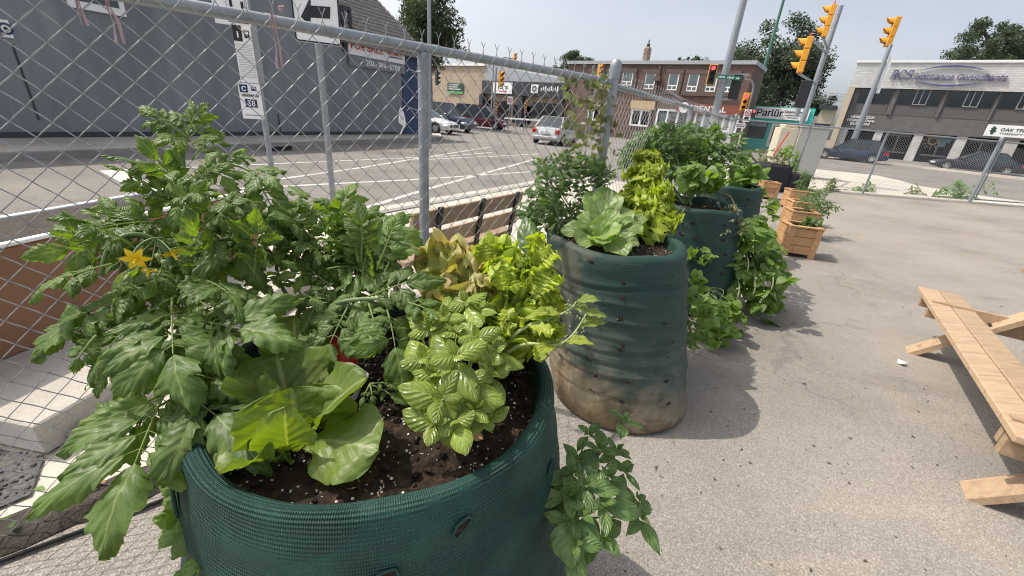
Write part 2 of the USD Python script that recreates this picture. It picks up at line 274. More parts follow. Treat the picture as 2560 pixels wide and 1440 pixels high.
plain('galvanised', (0.27, 0.295, 0.315), rough=0.45, metal=0.45, var=0.16, scale=14.0, stain=(0.3, 0.31, 0.32), stainscale=5.0, bump=0.1, bscale=90.0)

plain('metal_grey', (0.3, 0.31, 0.32), rough=0.5, metal=0.4, var=0.1)
plain('metal_dark', (0.03, 0.03, 0.033), rough=0.5, var=0.15)
plain('pole_green', (0.05, 0.14, 0.1), rough=0.5)
plain('beige_stucco', (0.5, 0.42, 0.31), rough=0.9, var=0.06, bump=0.3, bscale=30.0)
plain('brown_stucco', (0.135, 0.085, 0.067), rough=0.92, var=0.12, scale=1.2, bump=0.5, bscale=22.0, bdist=0.02, stain=(0.19, 0.135, 0.115), stainscale=0.4)
plain('brown_trim', (0.115, 0.08, 0.066), rough=0.85)
plain('rust_board', (0.2, 0.06, 0.038), rough=0.7, var=0.1)
plain('roof_metal', (0.34, 0.36, 0.38), rough=0.55, var=0.06)
plain('charcoal', (0.03, 0.034, 0.042), rough=0.6)
plain('turquoise', (0.05, 0.5, 0.41), rough=0.6, var=0.05)
plain('yellow_board', (0.52, 0.38, 0.2), rough=0.7)
plain('curtain', (0.66, 0.66, 0.64), rough=0.8, var=0.12, scale=5.0)
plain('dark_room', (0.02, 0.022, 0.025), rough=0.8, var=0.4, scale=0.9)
plain('grey_panel', (0.105, 0.1, 0.098), rough=0.8)
bricks('white_brick', (0.62, 0.61, 0.58), (0.55, 0.54, 0.52), (0.42, 0.41, 0.4), 0.42, 0.14)
bricks('grey_brick', (0.155, 0.15, 0.145), (0.135, 0.13, 0.127), (0.11, 0.108, 0.105), 0.42, 0.14)
bricks('beige_brick', (0.46, 0.36, 0.25), (0.38, 0.29, 0.2), (0.4, 0.36, 0.3), 0.5, 0.16)
bricks('chimney_brick', (0.3, 0.2, 0.14), (0.2, 0.15, 0.12), (0.35, 0.33, 0.3), 0.5, 0.16)
pane('glass', (0.86, 0.9, 0.9)); pane('glass_dark', (0.35, 0.38, 0.39))
plain('bark', (0.1, 0.08, 0.062), rough=0.95, var=0.3, scale=12.0)
def foliage(name, c1, c2, trans=(1.3, 1.6, 0.6), tw=0.2):
    mat(name, {'g': ('geometry', {}), 'tc': ('texture_coordinate', {}), 'n': ('noise_texture', {'scale': 0.7, 'detail': 3.0}), 'av': ('math', {'math_type': 'multiply_add', 'value2': 0.55}), 'sb': ('math', {'math_type': 'multiply', 'value2': 0.6}), 'r': ('rgb_ramp', {'ramp': [(0.2, c1), (0.8, c2)]}),
               'p': ('principled_bsdf', {'roughness': 0.55, 'specular_ior_level': 0.35}), 'mu': ('mix_color', {'blend_type': 'multiply', 'fac': 1.0, 'b': trans}), 't': ('translucent_bsdf', {}), 'o': ('mix_closure', {'fac': tw})},
        [('tc.object', 'n.vector'), ('n.fac', 'sb.value1'), ('g.random_per_island', 'av.value1'), ('sb.value', 'av.value3'), ('av.value', 'r.fac'), ('r.color', 'p.base_color'), ('r.color', 'mu.a'), ('mu.result', 't.color'), ('p.BSDF', 'o.closure1'), ('t.BSDF', 'o.closure2')], surface='o.closure')
foliage('tree_green', (0.055, 0.075, 0.042), (0.15, 0.18, 0.10))
foliage('tree_dark', (0.052, 0.072, 0.05), (0.13, 0.16, 0.105))

# ================================================================ ground, roads, pavements
S = nrm(ray(2000, 336)[:2]); Dh = nrm(-ray(-184, 141)[:2])      # along the side street; along the avenue that crosses it
A0, A1 = np.array([-1.17, 1.48]), np.array([0.56, 3.07])        # the near fence
DA = nrm(A1 - A0); AL = A1 - DA * 8.0
B1 = np.array([6.2, 13.35]); DB = nrm(B1 - A1)
C1 = np.array([14.55, 13.75]); DC = nrm(C1 - B1); CG = C1 + DC * 5.0
road_z = -0.12
def sheet(pts, z, name=None, m=None, label=None, thick=0.0, **kw):
    b = MB(); b.prism([tuple(p[:2]) for p in pts], z - max(thick, 0.001), z, plane='xy'); return single(name, b, m, kind='structure', **kw)
b = MB(); b.box(-320, 320, -120, 400, road_z - 1.0, road_z); single('road', b, 'asphalt_road', kind='structure')
off = np.array([-DA[1], DA[0]]) * 0.06; offb = np.array([-DB[1], DB[0]]) * 0.06
LOT = [AL + off, A1 + off * 0.5 + offb * 0.5, B1 + offb, B1 + [0, .25] + DC * .2, C1 + [0, 0.25], CG + [0, 0.25], [CG[0], -14], [AL[0], -14]]
sheet(LOT, 0.0, 'parking_lot', 'asphalt_lot', thick=0.3)
# side street pavement behind the fence: slabs of concrete, a grey kerb and a pale gutter
K0 = G(860, 552)[:2]; nS = np.array([-S[1], S[0]])
def strip(o0, a, bb, s0, s1): return [o0 + S * s0 + nS * a, o0 + S * s1 + nS * a, o0 + S * s1 + nS * bb, o0 + S * s0 + nS * bb]
pave = MB()
from shapely.geometry import Polygon, LineString
lotp = Polygon([tuple(p) for p in LOT])
k_end = 8.0
pv = Polygon([tuple(p) for p in strip(K0, -9, 0, -14, k_end)]).difference(lotp.buffer(0.004))
pv = max(getattr(pv, 'geoms', [pv]), key=lambda g: g.area)
k = 0
pav = Thing('pavement', None, None, kind='structure')
for i in range(-9, 6):                                            # slab by slab, joints between
    for j in range(-6, 0):
        q = Polygon([tuple(K0 + S * (i * 1.5 + di) + nS * (j * 1.5 + dj)) for di, dj in ((.006, .006), (1.494, .006), (1.494, 1.494), (.006, 1.494))]).intersection(pv)
        if q.area > 0.05 and q.geom_type == 'Polygon':
            bb = MB(); bb.prism(list(q.exterior.coords)[:-1], -0.2, -0.004 + 0.003 * ((i * 7 + j * 3) % 3 - 1), plane='xy'); pav.part('slab', bb, 'concrete')
sheet(list(pv.buffer(-0.01).exterior.coords)[:-1], -0.03, 'pavement_bed', 'kerb_concrete')
sheet(strip(K0, 0.0, 0.14, -14, k_end), 0.01, 'kerb', 'kerb_concrete', thick=0.3)
sheet(strip(K0, 0.145, 0.75, -14, k_end), road_z + 0.006, 'gutter', 'concrete')
# pavement across the side street, below the grey building
L0, L1 = G(0, 400, road_z)[:2], G(1130, 347, road_z)[:2]; W1d = nrm(G(1005, 337)[:2] - G(0, 348)[:2])
wall1 = Wall(G(0, 348), W1d)
dl = nrm(L1 - L0)
sheet([L0 - dl * 9, L0 + dl * 16.2, wall1.pt(17.5)[:2] + wall1.n * 0.3, wall1.pt(-10)[:2] + wall1.n * 0.3], 0.03, 'far_pavement', 'concrete', thick=0.2)
sheet([L0 - dl * 9 - [.16, -.0], L0 + dl * 16.2 - [.16, -.0], L0 + dl * 16.2, L0 - dl * 9][::-1] if 0 else [L0 - dl * 9 + [.17, -.08], L0 + dl * 16.3 + [.17, -.08], L0 + dl * 16.3 + [.004, 0], L0 - dl * 9 + [.004, 0]], 0.02, 'far_kerb', 'kerb_concrete', thick=0.2)
# the avenue's near pavement beyond the end fence, bright concrete with a curved kerb
cv = [G(*q, road_z)[:2] for q in ((2035, 428), (2120, 436), (2190, 444), (2240, 455), (2290, 470), (2420, 492), (2560, 512))]
ap = Polygon([tuple(p) for p in [B1 + offb + [0, .26]] + [B1 + [2.2, 7.2]] + cv + [CG + [0, .26]]]).buffer(0).difference(lotp.buffer(0.01))
ap = max(getattr(ap, 'geoms', [ap]), key=lambda g: g.area)
sheet(list(ap.exterior.coords)[:-1], -0.01, 'avenue_pavement', 'concrete', thick=0.2)
# far kerb and forecourt of the avenue
F0, F1 = G(2050, 391, road_z)[:2], G(2545, 449, road_z)[:2]; df = nrm(F1 - F0)
sheet([F0 - df * 3, F1 + df * 12, F1 + df * 12 + [0.28, .30], F0 - df * 3 + [0.28, .30]], 0.06, 'avenue_kerb', 'concrete', thick=0.3)
sheet([F0 - df * 3 + [.3, .32], F1 + df * 12 + [.3, .32], F1 + df * 12 + [18, 20], F0 - df * 3 + [30, 34]], -0.02, 'forecourt', 'asphalt_road', thick=0.2)
# paint on the street
def stripe(pts, w, nm='lane_line'):
    q = [G(*p, road_z)[:2] for p in pts]; g = LineString(q).buffer(w / 2, cap_style=2)
    sheet(list(g.exterior.coords)[:-1], road_z + 0.005, nm, 'road_paint')
for ln, w in (([(250, 428), (480, 419), (1130, 390), (1230, 381)], .12), ([(700, 448), (900, 420), (1040, 397), (1230, 367)], .12), ([(600, 472), (1040, 449), (1352, 428)], .12), ([(880, 530), (1075, 471), (1338, 398)], .12),
              ([(1040, 400), (1352, 385)], .12), ([(1135, 329), (1235, 321)], .15)): stripe(ln, w)
q = [G(*p, road_z)[:2] for p in ((248, 428), (300, 424), (640, 560), (560, 600))]; sheet(q, road_z + 0.009, 'stop_bar', 'road_paint')

# ================================================================ trees
def tree(name, label, px, py, w, rx, rz, matn='tree_green', n=5200, leaf=0.2, base=None, seed=0, lobes=16, trunk=True, group=None, ry=None):
    rng = np.random.default_rng(seed); c = P(px, py, w); ry = ry or rx * 0.8
    gz = -0.12 if base is None else base
    t = Thing(name, label, 'tree', (c[0], c[1], gz), group=group); cz = c[2] - gz
    L = []
    for i in range(lobes):
        d = nrm(rng.normal(size=3)); d[2] = d[2] * 0.9 + 0.08; rr = rng.uniform(0.35, 0.9)
        L.append((d * rr * [rx, ry, rz], rng.uniform(0.16, 0.34) * min(rx, rz) * (1.2 - .35 * rr)))
    br = MB()
    if trunk:
        br.tube([(0, 0, 0), (0.1, 0, cz * 0.35), (0.0, 0.1, cz * 0.8), (0, 0, cz)], [rx * .075, rx * .055, rx * .04, rx * .02], 8)
        for p, r in L[:16]: br.tube([(0, 0.05, max(cz - rz * rng.uniform(.5, 1), .4 * cz)), np.array([0, 0, cz]) + p * 0.5 + rng.normal(size=3) * .1 * r, np.array([0, 0, cz]) + p], [rx * .03, rx * .02, rx * .006], 5)
        t.part('trunk', br, 'bark', smooth=30)
    wts = np.array([r ** 2 for _, r in L]); wts /= wts.sum(); ids = rng.choice(len(L), n, p=wts)
    ctr = np.array([p for p, _ in L])[ids]; rad = np.array([r for _, r in L])[ids]
    pos = ctr + np.clip(rng.normal(size=(n, 3)) * [.52, .52, .42], -.95, .95) * rad[:, None]; k = n // 4; pos[:k] = rng.normal(size=(k, 3)) * [rx * .38, ry * .38, rz * .36]
    keep = meshkit.fbm(pos * (3.2 / min(rx, rz)), 3, seed) > 0.31; pos = pos[keep]; from scipy.spatial import cKDTree; pos = pos[np.array([len(x) for x in cKDTree(pos).query_ball_point(pos, leaf * 2.6)]) > 7]; n = len(pos)
    nn = rng.normal(size=(n, 3)) + [0, 0, .8]; nn /= np.linalg.norm(nn, axis=1, keepdims=True); a = np.cross(nn, rng.normal(size=(n, 3))); a /= np.linalg.norm(a, axis=1, keepdims=True); bq = np.cross(nn, a)
    s1 = (leaf * rng.uniform(.5, 1.3, n))[:, None]; s2 = s1 * rng.uniform(.4, .7, (n, 1))
    v = np.stack([pos - a * s1, pos - bq * s2 + nn * s1 * .2, pos + a * s1, pos + bq * s2 - nn * s1 * .2], 1).reshape(-1, 3) + [0, 0, cz]
    f = (np.arange(n) * 4)[:, None] + [[0, 1, 2, 3]]
    m = MB(); m.add(v, f); t.part('crown', m, matn); return t
tree('leafy_tree', 'tall broad tree rising behind the grey building with the for sale board', 1072, 62, 34, 4.0, 4.4, n=26000, leaf=0.11, seed=1, lobes=46)
tree('leafy_tree', 'big dark tree behind the turquoise shop, beside the brown brick block', 1935, 190, 66, 8.3, 9.0, 'tree_dark', n=42000, leaf=0.2, seed=2, lobes=50)
tree('leafy_tree', 'wide low tree showing above the roof of the storefront row', 1442, 162, 90, 6.4, 2.9, 'tree_dark', n=11000, leaf=0.2, seed=3, lobes=30)
tree('leafy_tree', 'broad tree crown above the roof of the white and grey office building', 2485, 135, 62, 9.5, 4.6, 'tree_dark', n=28000, leaf=0.17, seed=4, lobes=50)
tree('leafy_tree', 'small tree seen between the turquoise shop and the office building', 2042, 262, 75, 3.0, 2.6, 'tree_dark', n=4500, leaf=0.25, seed=5)
for i, (px, py, ww, r) in enumerate(((1700, 158, 95, 1.3), (1716, 157, 95, 1.2), (1738, 156, 95, 1.8), (1762, 158, 95, 1.4))):
    tree('distant_treetop', ['leftmost of the small treetops peeping over the brown brick roof', 'second small treetop from the left over the brown brick roof', 'largest of the small treetops peeping over the brown brick roof', 'rightmost of the small treetops peeping over the brown brick roof'][i], px, py, ww, r, 2.0, 'tree_dark', n=700, leaf=0.2, seed=20 + i, lobes=6, group='small treetops over the brown roof')

# ================================================================ grey stucco building with the for-sale board
uz = wall1.uz
uR = uz(1008, 330)[0]; uB = uz(1050, 330)[0]; uM = uz(842, 60)[0]; zE = uz(930, 112)[1]
g = Thing('grey_building', 'grey stucco building with a shingled mansard and blue corner across the street', 'building', wall1.pt(0), wall1.rot)
m = MB(); m.box(-12, uM, 0, 9, 0.02, 5.8); m.box(uM, uR, 0.004, 9, 0.02, zE - 0.02); g.part('wall', m, 'stucco')
m = MB(); m.box(-12, uR, -0.03, -0.001, 0.032, 0.16); g.part('plinth', m, 'dark_plinth')
nb = 26; zb = (zE - 0.1) / nb
for i in range(nb):
    m = MB(); m.obox((uR + .002, -0.05, 0.05 + i * zb), (uB - uR, 0, 0), (0, 0.05, 0), (0, 0.02, zb * 0.97)); g.part('siding_board', m, 'blue_siding')
m = MB(); m.box(uR + .01, uB - .01, 0.03, 9, .05, zE - .05); g.part('corner_wall', m, 'blue_siding')
m = MB(); nrow = 34
for i in range(nrow):
    t0, t1 = i / nrow, (i + 1) / nrow; y0, z0, y1, z1 = -0.35 + 3.6 * t0, zE + 5.2 * t0, -0.35 + 3.6 * t1, zE + 5.2 * t1
    ur = uB + 0.3 - 5.2 * t0
    m.obox((uM + .02, y0 - 0.03, z0 + 0.02), (ur - uM, 0, 0), (0, y1 - y0 + .02, z1 - z0 - 0.01), (0, 0.04, -0.035))
g.part('shingle_course', m, 'shingle', kind='stuff')
m = MB(); m.prism([(uM + .02, 0), (uB + .3, 0), (uB - 4.9, 5.2), (uM + .02, 5.2)], 0, 0.02); v, f = m.arrays(); v2 = v.copy(); v2[:, 1] = v[:, 2] / 5.2 * 3.6 - .2 + v[:, 1]; v2[:, 2] = v[:, 2] + zE
mm = MB(); mm.add(v2, f); mm.box(uM + .02, uB + .3, -.36, .3, zE - .16, zE - .02); g.part('roof', mm, 'shingle')
m = MB(); a = uz(165, 2); bq = uz(310, 24); m.box(a[0], bq[0], -.06, -.002, a[1] - .12, a[1] + 0.9); g.part('window_frame', m, 'white_paint')
m = MB(); m.box(a[0] + .12, bq[0] - .12, -.07, -.062, a[1] + .05, a[1] + 0.85); g.part('window_pane', m, 'glass_dark')
m = MB(); m.box(uz(845, 22)[0], uz(868, 22)[0], -.9, -.02, uz(845, 60)[1], uz(845, 26)[1]); g.part('bracket', m, 'charcoal') if 0 else None
m = MB(); aa, ab = uz(848, 20), uz(868, 90); m.box(aa[0], aa[0] + .12, -.12, 0.0, ab[1] - .6, aa[1]); m.box(aa[0], ab[0] + .2, -.12, 0.0, aa[1], aa[1] + .12); m.box(ab[0] + .08, ab[0] + .2, -.12, 0.0, ab[1], aa[1]); g.part('sign_bracket', m, 'charcoal')
for (x0, y0, x1, y1) in ((28, 110, 95, 300), (697, 285, 700, 330)):
    p, q = uz(x0, y0), uz(x1, y1); m = MB(); m.box(min(p[0], q[0]), min(p[0], q[0]) + .035, -.02, 0.0, q[1], p[1]); g.part('downpipe', m, 'dark_plinth')
m = MB(); p = uz(700, 368); m.box(p[0], p[0] + .001, 0, .001, 0, .001)
# boards on its wall
s0, s1, s2 = uz(865, 97), uz(1009, 182), uz(866, 165)
zt = uz(937, 110)[1]; zb_ = uz(937, 174)[1]; zm = zb_ + (zt - zb_) * .42
fs = Thing('for_sale_board', 'white and grey FOR SALE board on the grey stucco wall', 'sign', wall1.pt(s0[0], -0.1, zb_), wall1.rot)
W_, Hh = s1[0] - s0[0], zt - zb_
m = MB(); m.box(0, W_, 0, .06, Hh * .42, Hh); fs.part('white_panel', m, 'sign_white')
m = MB(); m.box(0, W_, 0, .06, 0, Hh * .42 - .004); fs.part('grey_panel', m, 'sign_grey')
m = MB(); m.text('FOR SALE', Hh * .25, W_ * .04, Hh * .64, -.002, .01, True, width=W_ * .53); fs.part('lettering', m, 'sign_red')
m = MB(); m.text('RE/MAX', Hh * .14, W_ * .66, Hh * .7, -.002, .01, True, width=W_ * .28); fs.part('lettering', m, 'sign_red')
m = MB(); m.text('COMMERCIAL', Hh * .055, W_ * .67, Hh * .6, -.002, .01, True, width=W_ * .27); m.box(W_ * .665, W_ * .945, -.006, 0, Hh * .585, Hh * .592); fs.part('lettering', m, 'sign_navy')
m = MB(); m.text('204-794-5700', Hh * .2, W_ * .27, Hh * .1, -.002, .01, True, width=W_ * .62); fs.part('lettering', m, 'sign_white')
m = MB(); m.lathe([(.16, 0), (.16, .01), (.13, .012), (.13, 0)], 20); v, f = m.arrays(); m = MB(); m.add(np.stack([v[:, 0] + W_ * .16, -v[:, 2] - .001, v[:, 1] + Hh * .2], 1), f[:, ::-1]); fs.part('emblem', m, 'metal_grey')
c0, c1 = uz(-4, 62), uz(34, 96)
sq = Thing('round_emblem_sign', 'small white square sign with a dark ring, far left on the stucco wall', 'sign', wall1.pt(c0[0], -.04, c1[1]), wall1.rot)
w_, h_ = c1[0] - c0[0], c0[1] - c1[1] + .12; m = MB(); m.box(0, w_, 0, .03, 0, h_); sq.part('plate', m, 'sign_white')
def ringmesh(cx, cz, r0, r1, y, n=28, th=.006):
    m = MB(); m.lathe([(r0, 0), (r0, th), (r1, th), (r1, 0)], n); v, f = m.arrays(); o = MB(); o.add(np.stack([v[:, 0] + cx, y - v[:, 2], v[:, 1] + cz], 1), f[:, ::-1]); return o
sq.part('ring', ringmesh(w_ * .5, h_ * .5, h_ * .22, h_ * .34, -.002), 'sign_navy')
o = ringmesh(w_ * .5, h_ * .5, 0.001, h_ * .1, -.002); sq.part('dot', o, 'sign_black')
# storm drain mouth in the far kerb
p = G(697, 371, -.05); dr = Thing('storm_drain', 'dark storm drain slot in the kerb before the grey building', 'drain', (p[0], p[1], -.12), math.atan2(dl[1], dl[0]))
m = MB(); m.box(-.45, .45, -.03, .02, .01, .13); dr.part('opening', m, 'dark_room'); m = MB(); m.box(-.5, .5, -.06, .02, .134, .165); dr.part('lid', m, 'kerb_concrete')

# ================================================================ storefront row of beige brick with dark fascia
w2 = Wall(G(1310, 316), Dh); uz = w2.uz
st = Thing('storefront_row', 'low beige brick shop row with dark fascia boards across the avenue', 'building', w2.pt(0), w2.rot)
ua, ub_, uc = uz(1060, 250)[0], uz(1210, 250)[0], uz(1419, 230)[0]; zr = uz(1195, 165)[1]; zf1, zf0 = uz(1310, 205)[1], uz(1310, 240)[1]
m = MB(); m.box(ua, ub_, 0, 12, -.1, zr); st.part('brick_wall', m, 'beige_brick')
m = MB(); m.box(ub_, uc, 0.5, 12, -.1, zf1); st.part('shop_wall', m, 'beige_brick')
m = MB(); m.prism([(ub_, zf1 + .003), (uc, zf1 + .003), (uc, uz(1417, 200)[1]), (uz(1350, 187)[0], uz(1350, 187)[1]), (ub_, zr + .1)], 0.0, 6); st.part('metal_parapet', m, 'roof_metal')
m = MB(); m.box(ua - .2, ub_, -.2, 12, zr + .003, zr + .25); st.part('roof_edge', m, 'white_paint')
m = MB(); m.box(ub_, uc, -.5, .49, zf0, zf1); st.part('fascia', m, 'charcoal')
for px in (1207, 1305, 1405):
    u = uz(px, 270)[0]; m = MB(); m.box(u - .3, u + .3, -.45, .1, -.1, zf0 - .003); st.part('column', m, 'charcoal')
for (x0, y0, x1, y1, kind) in ((1216, 250, 1240, 312, 'c'), (1244, 253, 1275, 300, 'w'), (1284, 262, 1300, 308, 'd'), (1312, 265, 1326, 310, 'd'), (1330, 258, 1396, 297, 'w')):
    a, c = uz(x0, y0, .5), uz(x1, y1, .5); z1 = uz((x0 + x1) / 2, y0, .5)[1]; z0 = max(uz((x0 + x1) / 2, y1, .5)[1], .05)
    m = MB(); fr = .09; m.box(a[0], c[0], .42, .498, z0, z0 + fr); m.box(a[0], c[0], .42, .498, z1 - fr, z1); m.box(a[0], a[0] + fr, .42, .498, z0 + fr, z1 - fr); m.box(c[0] - fr, c[0], .42, .498, z0 + fr, z1 - fr)
    w_ = st.part('door' if kind == 'd' else 'window', m, 'charcoal')
    m = MB(); m.box(a[0] + fr, c[0] - fr, .45, .455, z0 + fr, z1 - fr); st.part('pane', m, 'glass_dark', under=w_)
    m = MB(); m.box(a[0] + fr, c[0] - fr, .47, .495, z0 + fr if kind == 'c' else z0 + (z1 - z0) * .45, z1 - fr); st.part('blind', m, 'curtain' if kind != 'd' else 'dark_room', under=w_)
a, c = uz(1170, 152), uz(1180, 300)
def flat_sign(w, name, label, x0, y0, x1, y1, matn, y=-.1, texts=(), extra=None, cat='sign', thick=.06):
    """a board on a wall, measured by its corners"""
    a = w.uz(x0, (y0 + y1) / 2, y); c = w.uz(x1, (y0 + y1) / 2, y); zt = w.uz((x0 + x1) / 2, y0, y)[1]; zb = w.uz((x0 + x1) / 2, y1, y)[1]
    t = Thing(name, label, cat, w.pt(a[0], y, zb), w.rot); Wd, Hd = c[0] - a[0], zt - zb
    m = MB(); m.box(0, Wd, -thick, 0, 0, Hd); t.part('board', m, matn)
    for (tx, u, z, h, wd, mt, bo) in texts:
        m = MB(); m.text(tx, h * Hd, u * Wd, z * Hd, -thick - .002, .012, bo, width=wd * Wd); t.part('lettering', m, mt)
    if extra: extra(t, Wd, Hd, -thick)
    return t
flat_sign(w2, 'shop_sign', 'white shop sign with dark script on the dark fascia', 1231, 206, 1281, 234, 'sign_white', -.52, [("ld's", .3, .42, .36, .5, 'sign_black', True)], lambda t, a, b, y: t.part('underline', MB().box(a * .35, a * .75, y - .02, y - .001, b * .18, b * .26), 'sign_red'))
flat_sign(w2, 'shop_sign', 'square white sign with a dark ring on the dark fascia', 1328, 211, 1346, 233, 'sign_white', -.52, extra=lambda t, a, b, y: t.part('ring', ringmesh(a / 2, b / 2, b * .18, b * .34, y - .002), 'sign_black'))
m = MB(); a = uz(1352, 228, -.5); c = uz(1398, 222, -.5)
sg = Thing('shop_lettering', 'thin pale lettering on the dark fascia right of the ring sign', 'sign', w2.pt(a[0], -.505, a[1]), w2.rot); [m.box((c[0] - a[0]) * k_ / 9, (c[0] - a[0]) * (k_ + .3 + .3 * (k_ % 3) / 2) / 9, -.03, 0, .1 * (k_ % 2), .34 + .1 * (k_ % 3)) for k_ in range(9)]; sg.part('lettering', m, 'sign_white')
flat_sign(w2, 'green_wall_sign', 'dark green board with pale lines on the beige brick wall', 1119, 208, 1158, 234, 'dark_green', -.06, [], lambda t, a, b, y: (t.part('stripe', MB().box(0, a, y - .01, y - .001, 0, b * .2), 'light_green'), [t.part('printed_line', MB().box(a * .1, a * (.85 - .2 * k_ % .3), y - .01, y - .001, b * (.4 + .2 * k_), b * (.47 + .2 * k_)), 'sign_white') for k_ in range(3)]))

# ================================================================ brown two-storey block with the dental clinic
w3 = Wall(w2.o, Dh); uz = w3.uz
de = Thing('brown_block', 'brown stucco two storey block with a dental clinic on its ground floor', 'building', w3.pt(0), w3.rot)
ua, ub_ = uz(1421, 170)[0], uz(1886, 165)[0]; zr = uz(1650, 161)[1]; zmid = uz(1700, 262)[1]
m = MB(); m.box(ua, ub_, 0, 5, -.1, zr); de.part('wall', m, 'brown_stucco')
m = MB(); m.box(ua - .15, ub_ + .15, -.18, 5.1, zr + .003, zr + .3); de.part('parapet_cap', m, 'roof_metal')
ud = uz(1645, 200)[0]; m = MB(); m.box(ud - .08, ud + .08, -.14, -.002, .1, zr - .1); m.box(ud - .3, ud + .3, -.35, -.142, zr - 1.4, zr - 1.0); de.part('downpipe', m, 'brown_trim')
for (x0, y0, x1, y1) in ((1478, 181, 1508, 214), (1516, 181, 1544, 214), (1556, 181, 1582, 214), (1612, 184, 1638, 223), (1670, 184, 1696, 226), (1719, 185, 1746, 229), (1766, 187, 1792, 230), (1810, 188, 1836, 231)):
    xm = (x0 + x1) / 2; ym = (y0 + y1) / 2; a, c = uz(x0, ym)[0], uz(x1, ym)[0]; z1, z0 = uz(xm, y0)[1], uz(xm, y1)[1]; e = .35
    m = MB(); m.box(a - e, c + e, -.12, -.002, z1, z1 + e); m.box(a - e, c + e, -.16, -.002, z0 - e, z0); m.box(a - e, a, -.1, -.002, z0, z1); m.box(c, c + e, -.1, -.002, z0, z1); w_ = de.part('window', m, 'brown_trim')
    m = MB(); m.box(a, c, -.03, -.002, z0, z1); de.part('curtain', m, 'curtain', under=w_)
    m = MB(); zc = z0 + (z1 - z0) * .25; m.box(a, a + .1, -.07, -.035, z0, z1); m.box(c - .1, c, -.07, -.035, z0, z1); m.box(a + .1, c - .1, -.07, -.035, z0, z0 + .1); m.box(a + .1, c - .1, -.07, -.035, zc, zc + .1); m.box((a + c) / 2 - .05, (a + c) / 2 + .05, -.07, -.035, z0 + .1, zc); de.part('sash', m, 'white_paint', under=w_)
    m = MB(); m.box(a + .1, c - .1, -.05, -.046, z0 + .1, z1); de.part('pane', m, 'glass', under=w_)
for (x0, y0, x1, y1, nm) in ((1470, 262, 1500, 302, 2), (1577, 273, 1627, 316, 2), (1640, 274, 1722, 322, 3), (1735, 280, 1780, 328, 2), (1788, 284, 1846, 331, 3)):
    xm = (x0 + x1) / 2; ym = (y0 + y1) / 2; a, c = uz(x0, ym)[0], uz(x1, ym)[0]; z1, z0 = uz(xm, y0)[1], max(uz(xm, y1)[1], .1); m = MB(); fr = .16
    for i in range(nm + 1): u = a + (c - a - fr) * i / nm; m.box(u, u + fr, -.12, -.002, z0 + fr, z1 - fr)
    m.box(a, c, -.12, -.002, z0, z0 + fr); m.box(a, c, -.12, -.002, z1 - fr, z1); w_ = de.part('shop_window', m, 'white_paint')
    m = MB(); m.box(a + fr, c - fr, -.03, -.004, z0 + fr, z1 - fr); de.part('interior', m, 'dark_room', under=w_); m = MB(); m.box(a + fr, c - fr, -.06, -.055, z0 + fr, z1 - fr); de.part('pane', m, 'glass', under=w_)
    if x0 in (1640, 1735): m = MB(); m.box(a + fr + .2, a + (c - a) * (.45 if x0 == 1640 else .9), -.054, -.04, z0 + .5, z1 - .4); de.part('window_poster', m, 'curtain', under=w_)
m = MB(); a, c = uz(1560, 260), uz(1880, 300); m.box(a[0], ub_, -.5, -.003, zmid + .05, zmid + .12) if 0 else None
flat_sign(w3, 'blank_shop_board', 'blank yellowish board over a white framed shop window', 1577, 252, 1638, 273, 'yellow_board', -.15)
flat_sign(w3, 'dental_fascia', 'rust red plank fascia with white DENTAL letters and a blue mark', 1690, 261, 1856, 284, 'rust_board', -.2, [('DENTAL', .28, .22, .55, .5, 'sign_white', True)], lambda t, a, b, y: t.part('emblem', MB().prism([(a * .16, b * .3), (a * .2, b * .25), (a * .26, b * .75), (a * .21, b * .8)], y - .03, y - .002), 'sky_blue') and t.part('emblem', ringmesh(a * .13, b * .5, .12, .45, y - .002), 'sign_white'))
for k in range(6):
    pass
p = P(1600, 152, 72); ch = Thing('chimney', 'round topped stone chimney standing on the roof of the brown block', 'chimney', (*w3.pt(uz(1600, 160)[0], 1.2)[:2], zr + .3), w3.rot)
cw = (uz(1608, 150)[0] - uz(1592, 150)[0]) / 2; hc = uz(1600, 139)[1] - zr + .6
m = MB(); m.bev(-cw, cw, -cw, cw, 0, hc, .15); ch.part('stack', m, 'chimney_brick'); m = MB(); m.lathe([(cw * .5, hc), (cw * .5, hc + .2), (cw * .2, hc + .35), (.05, hc + .6)], 10); ch.part('cowl', m, 'metal_dark')

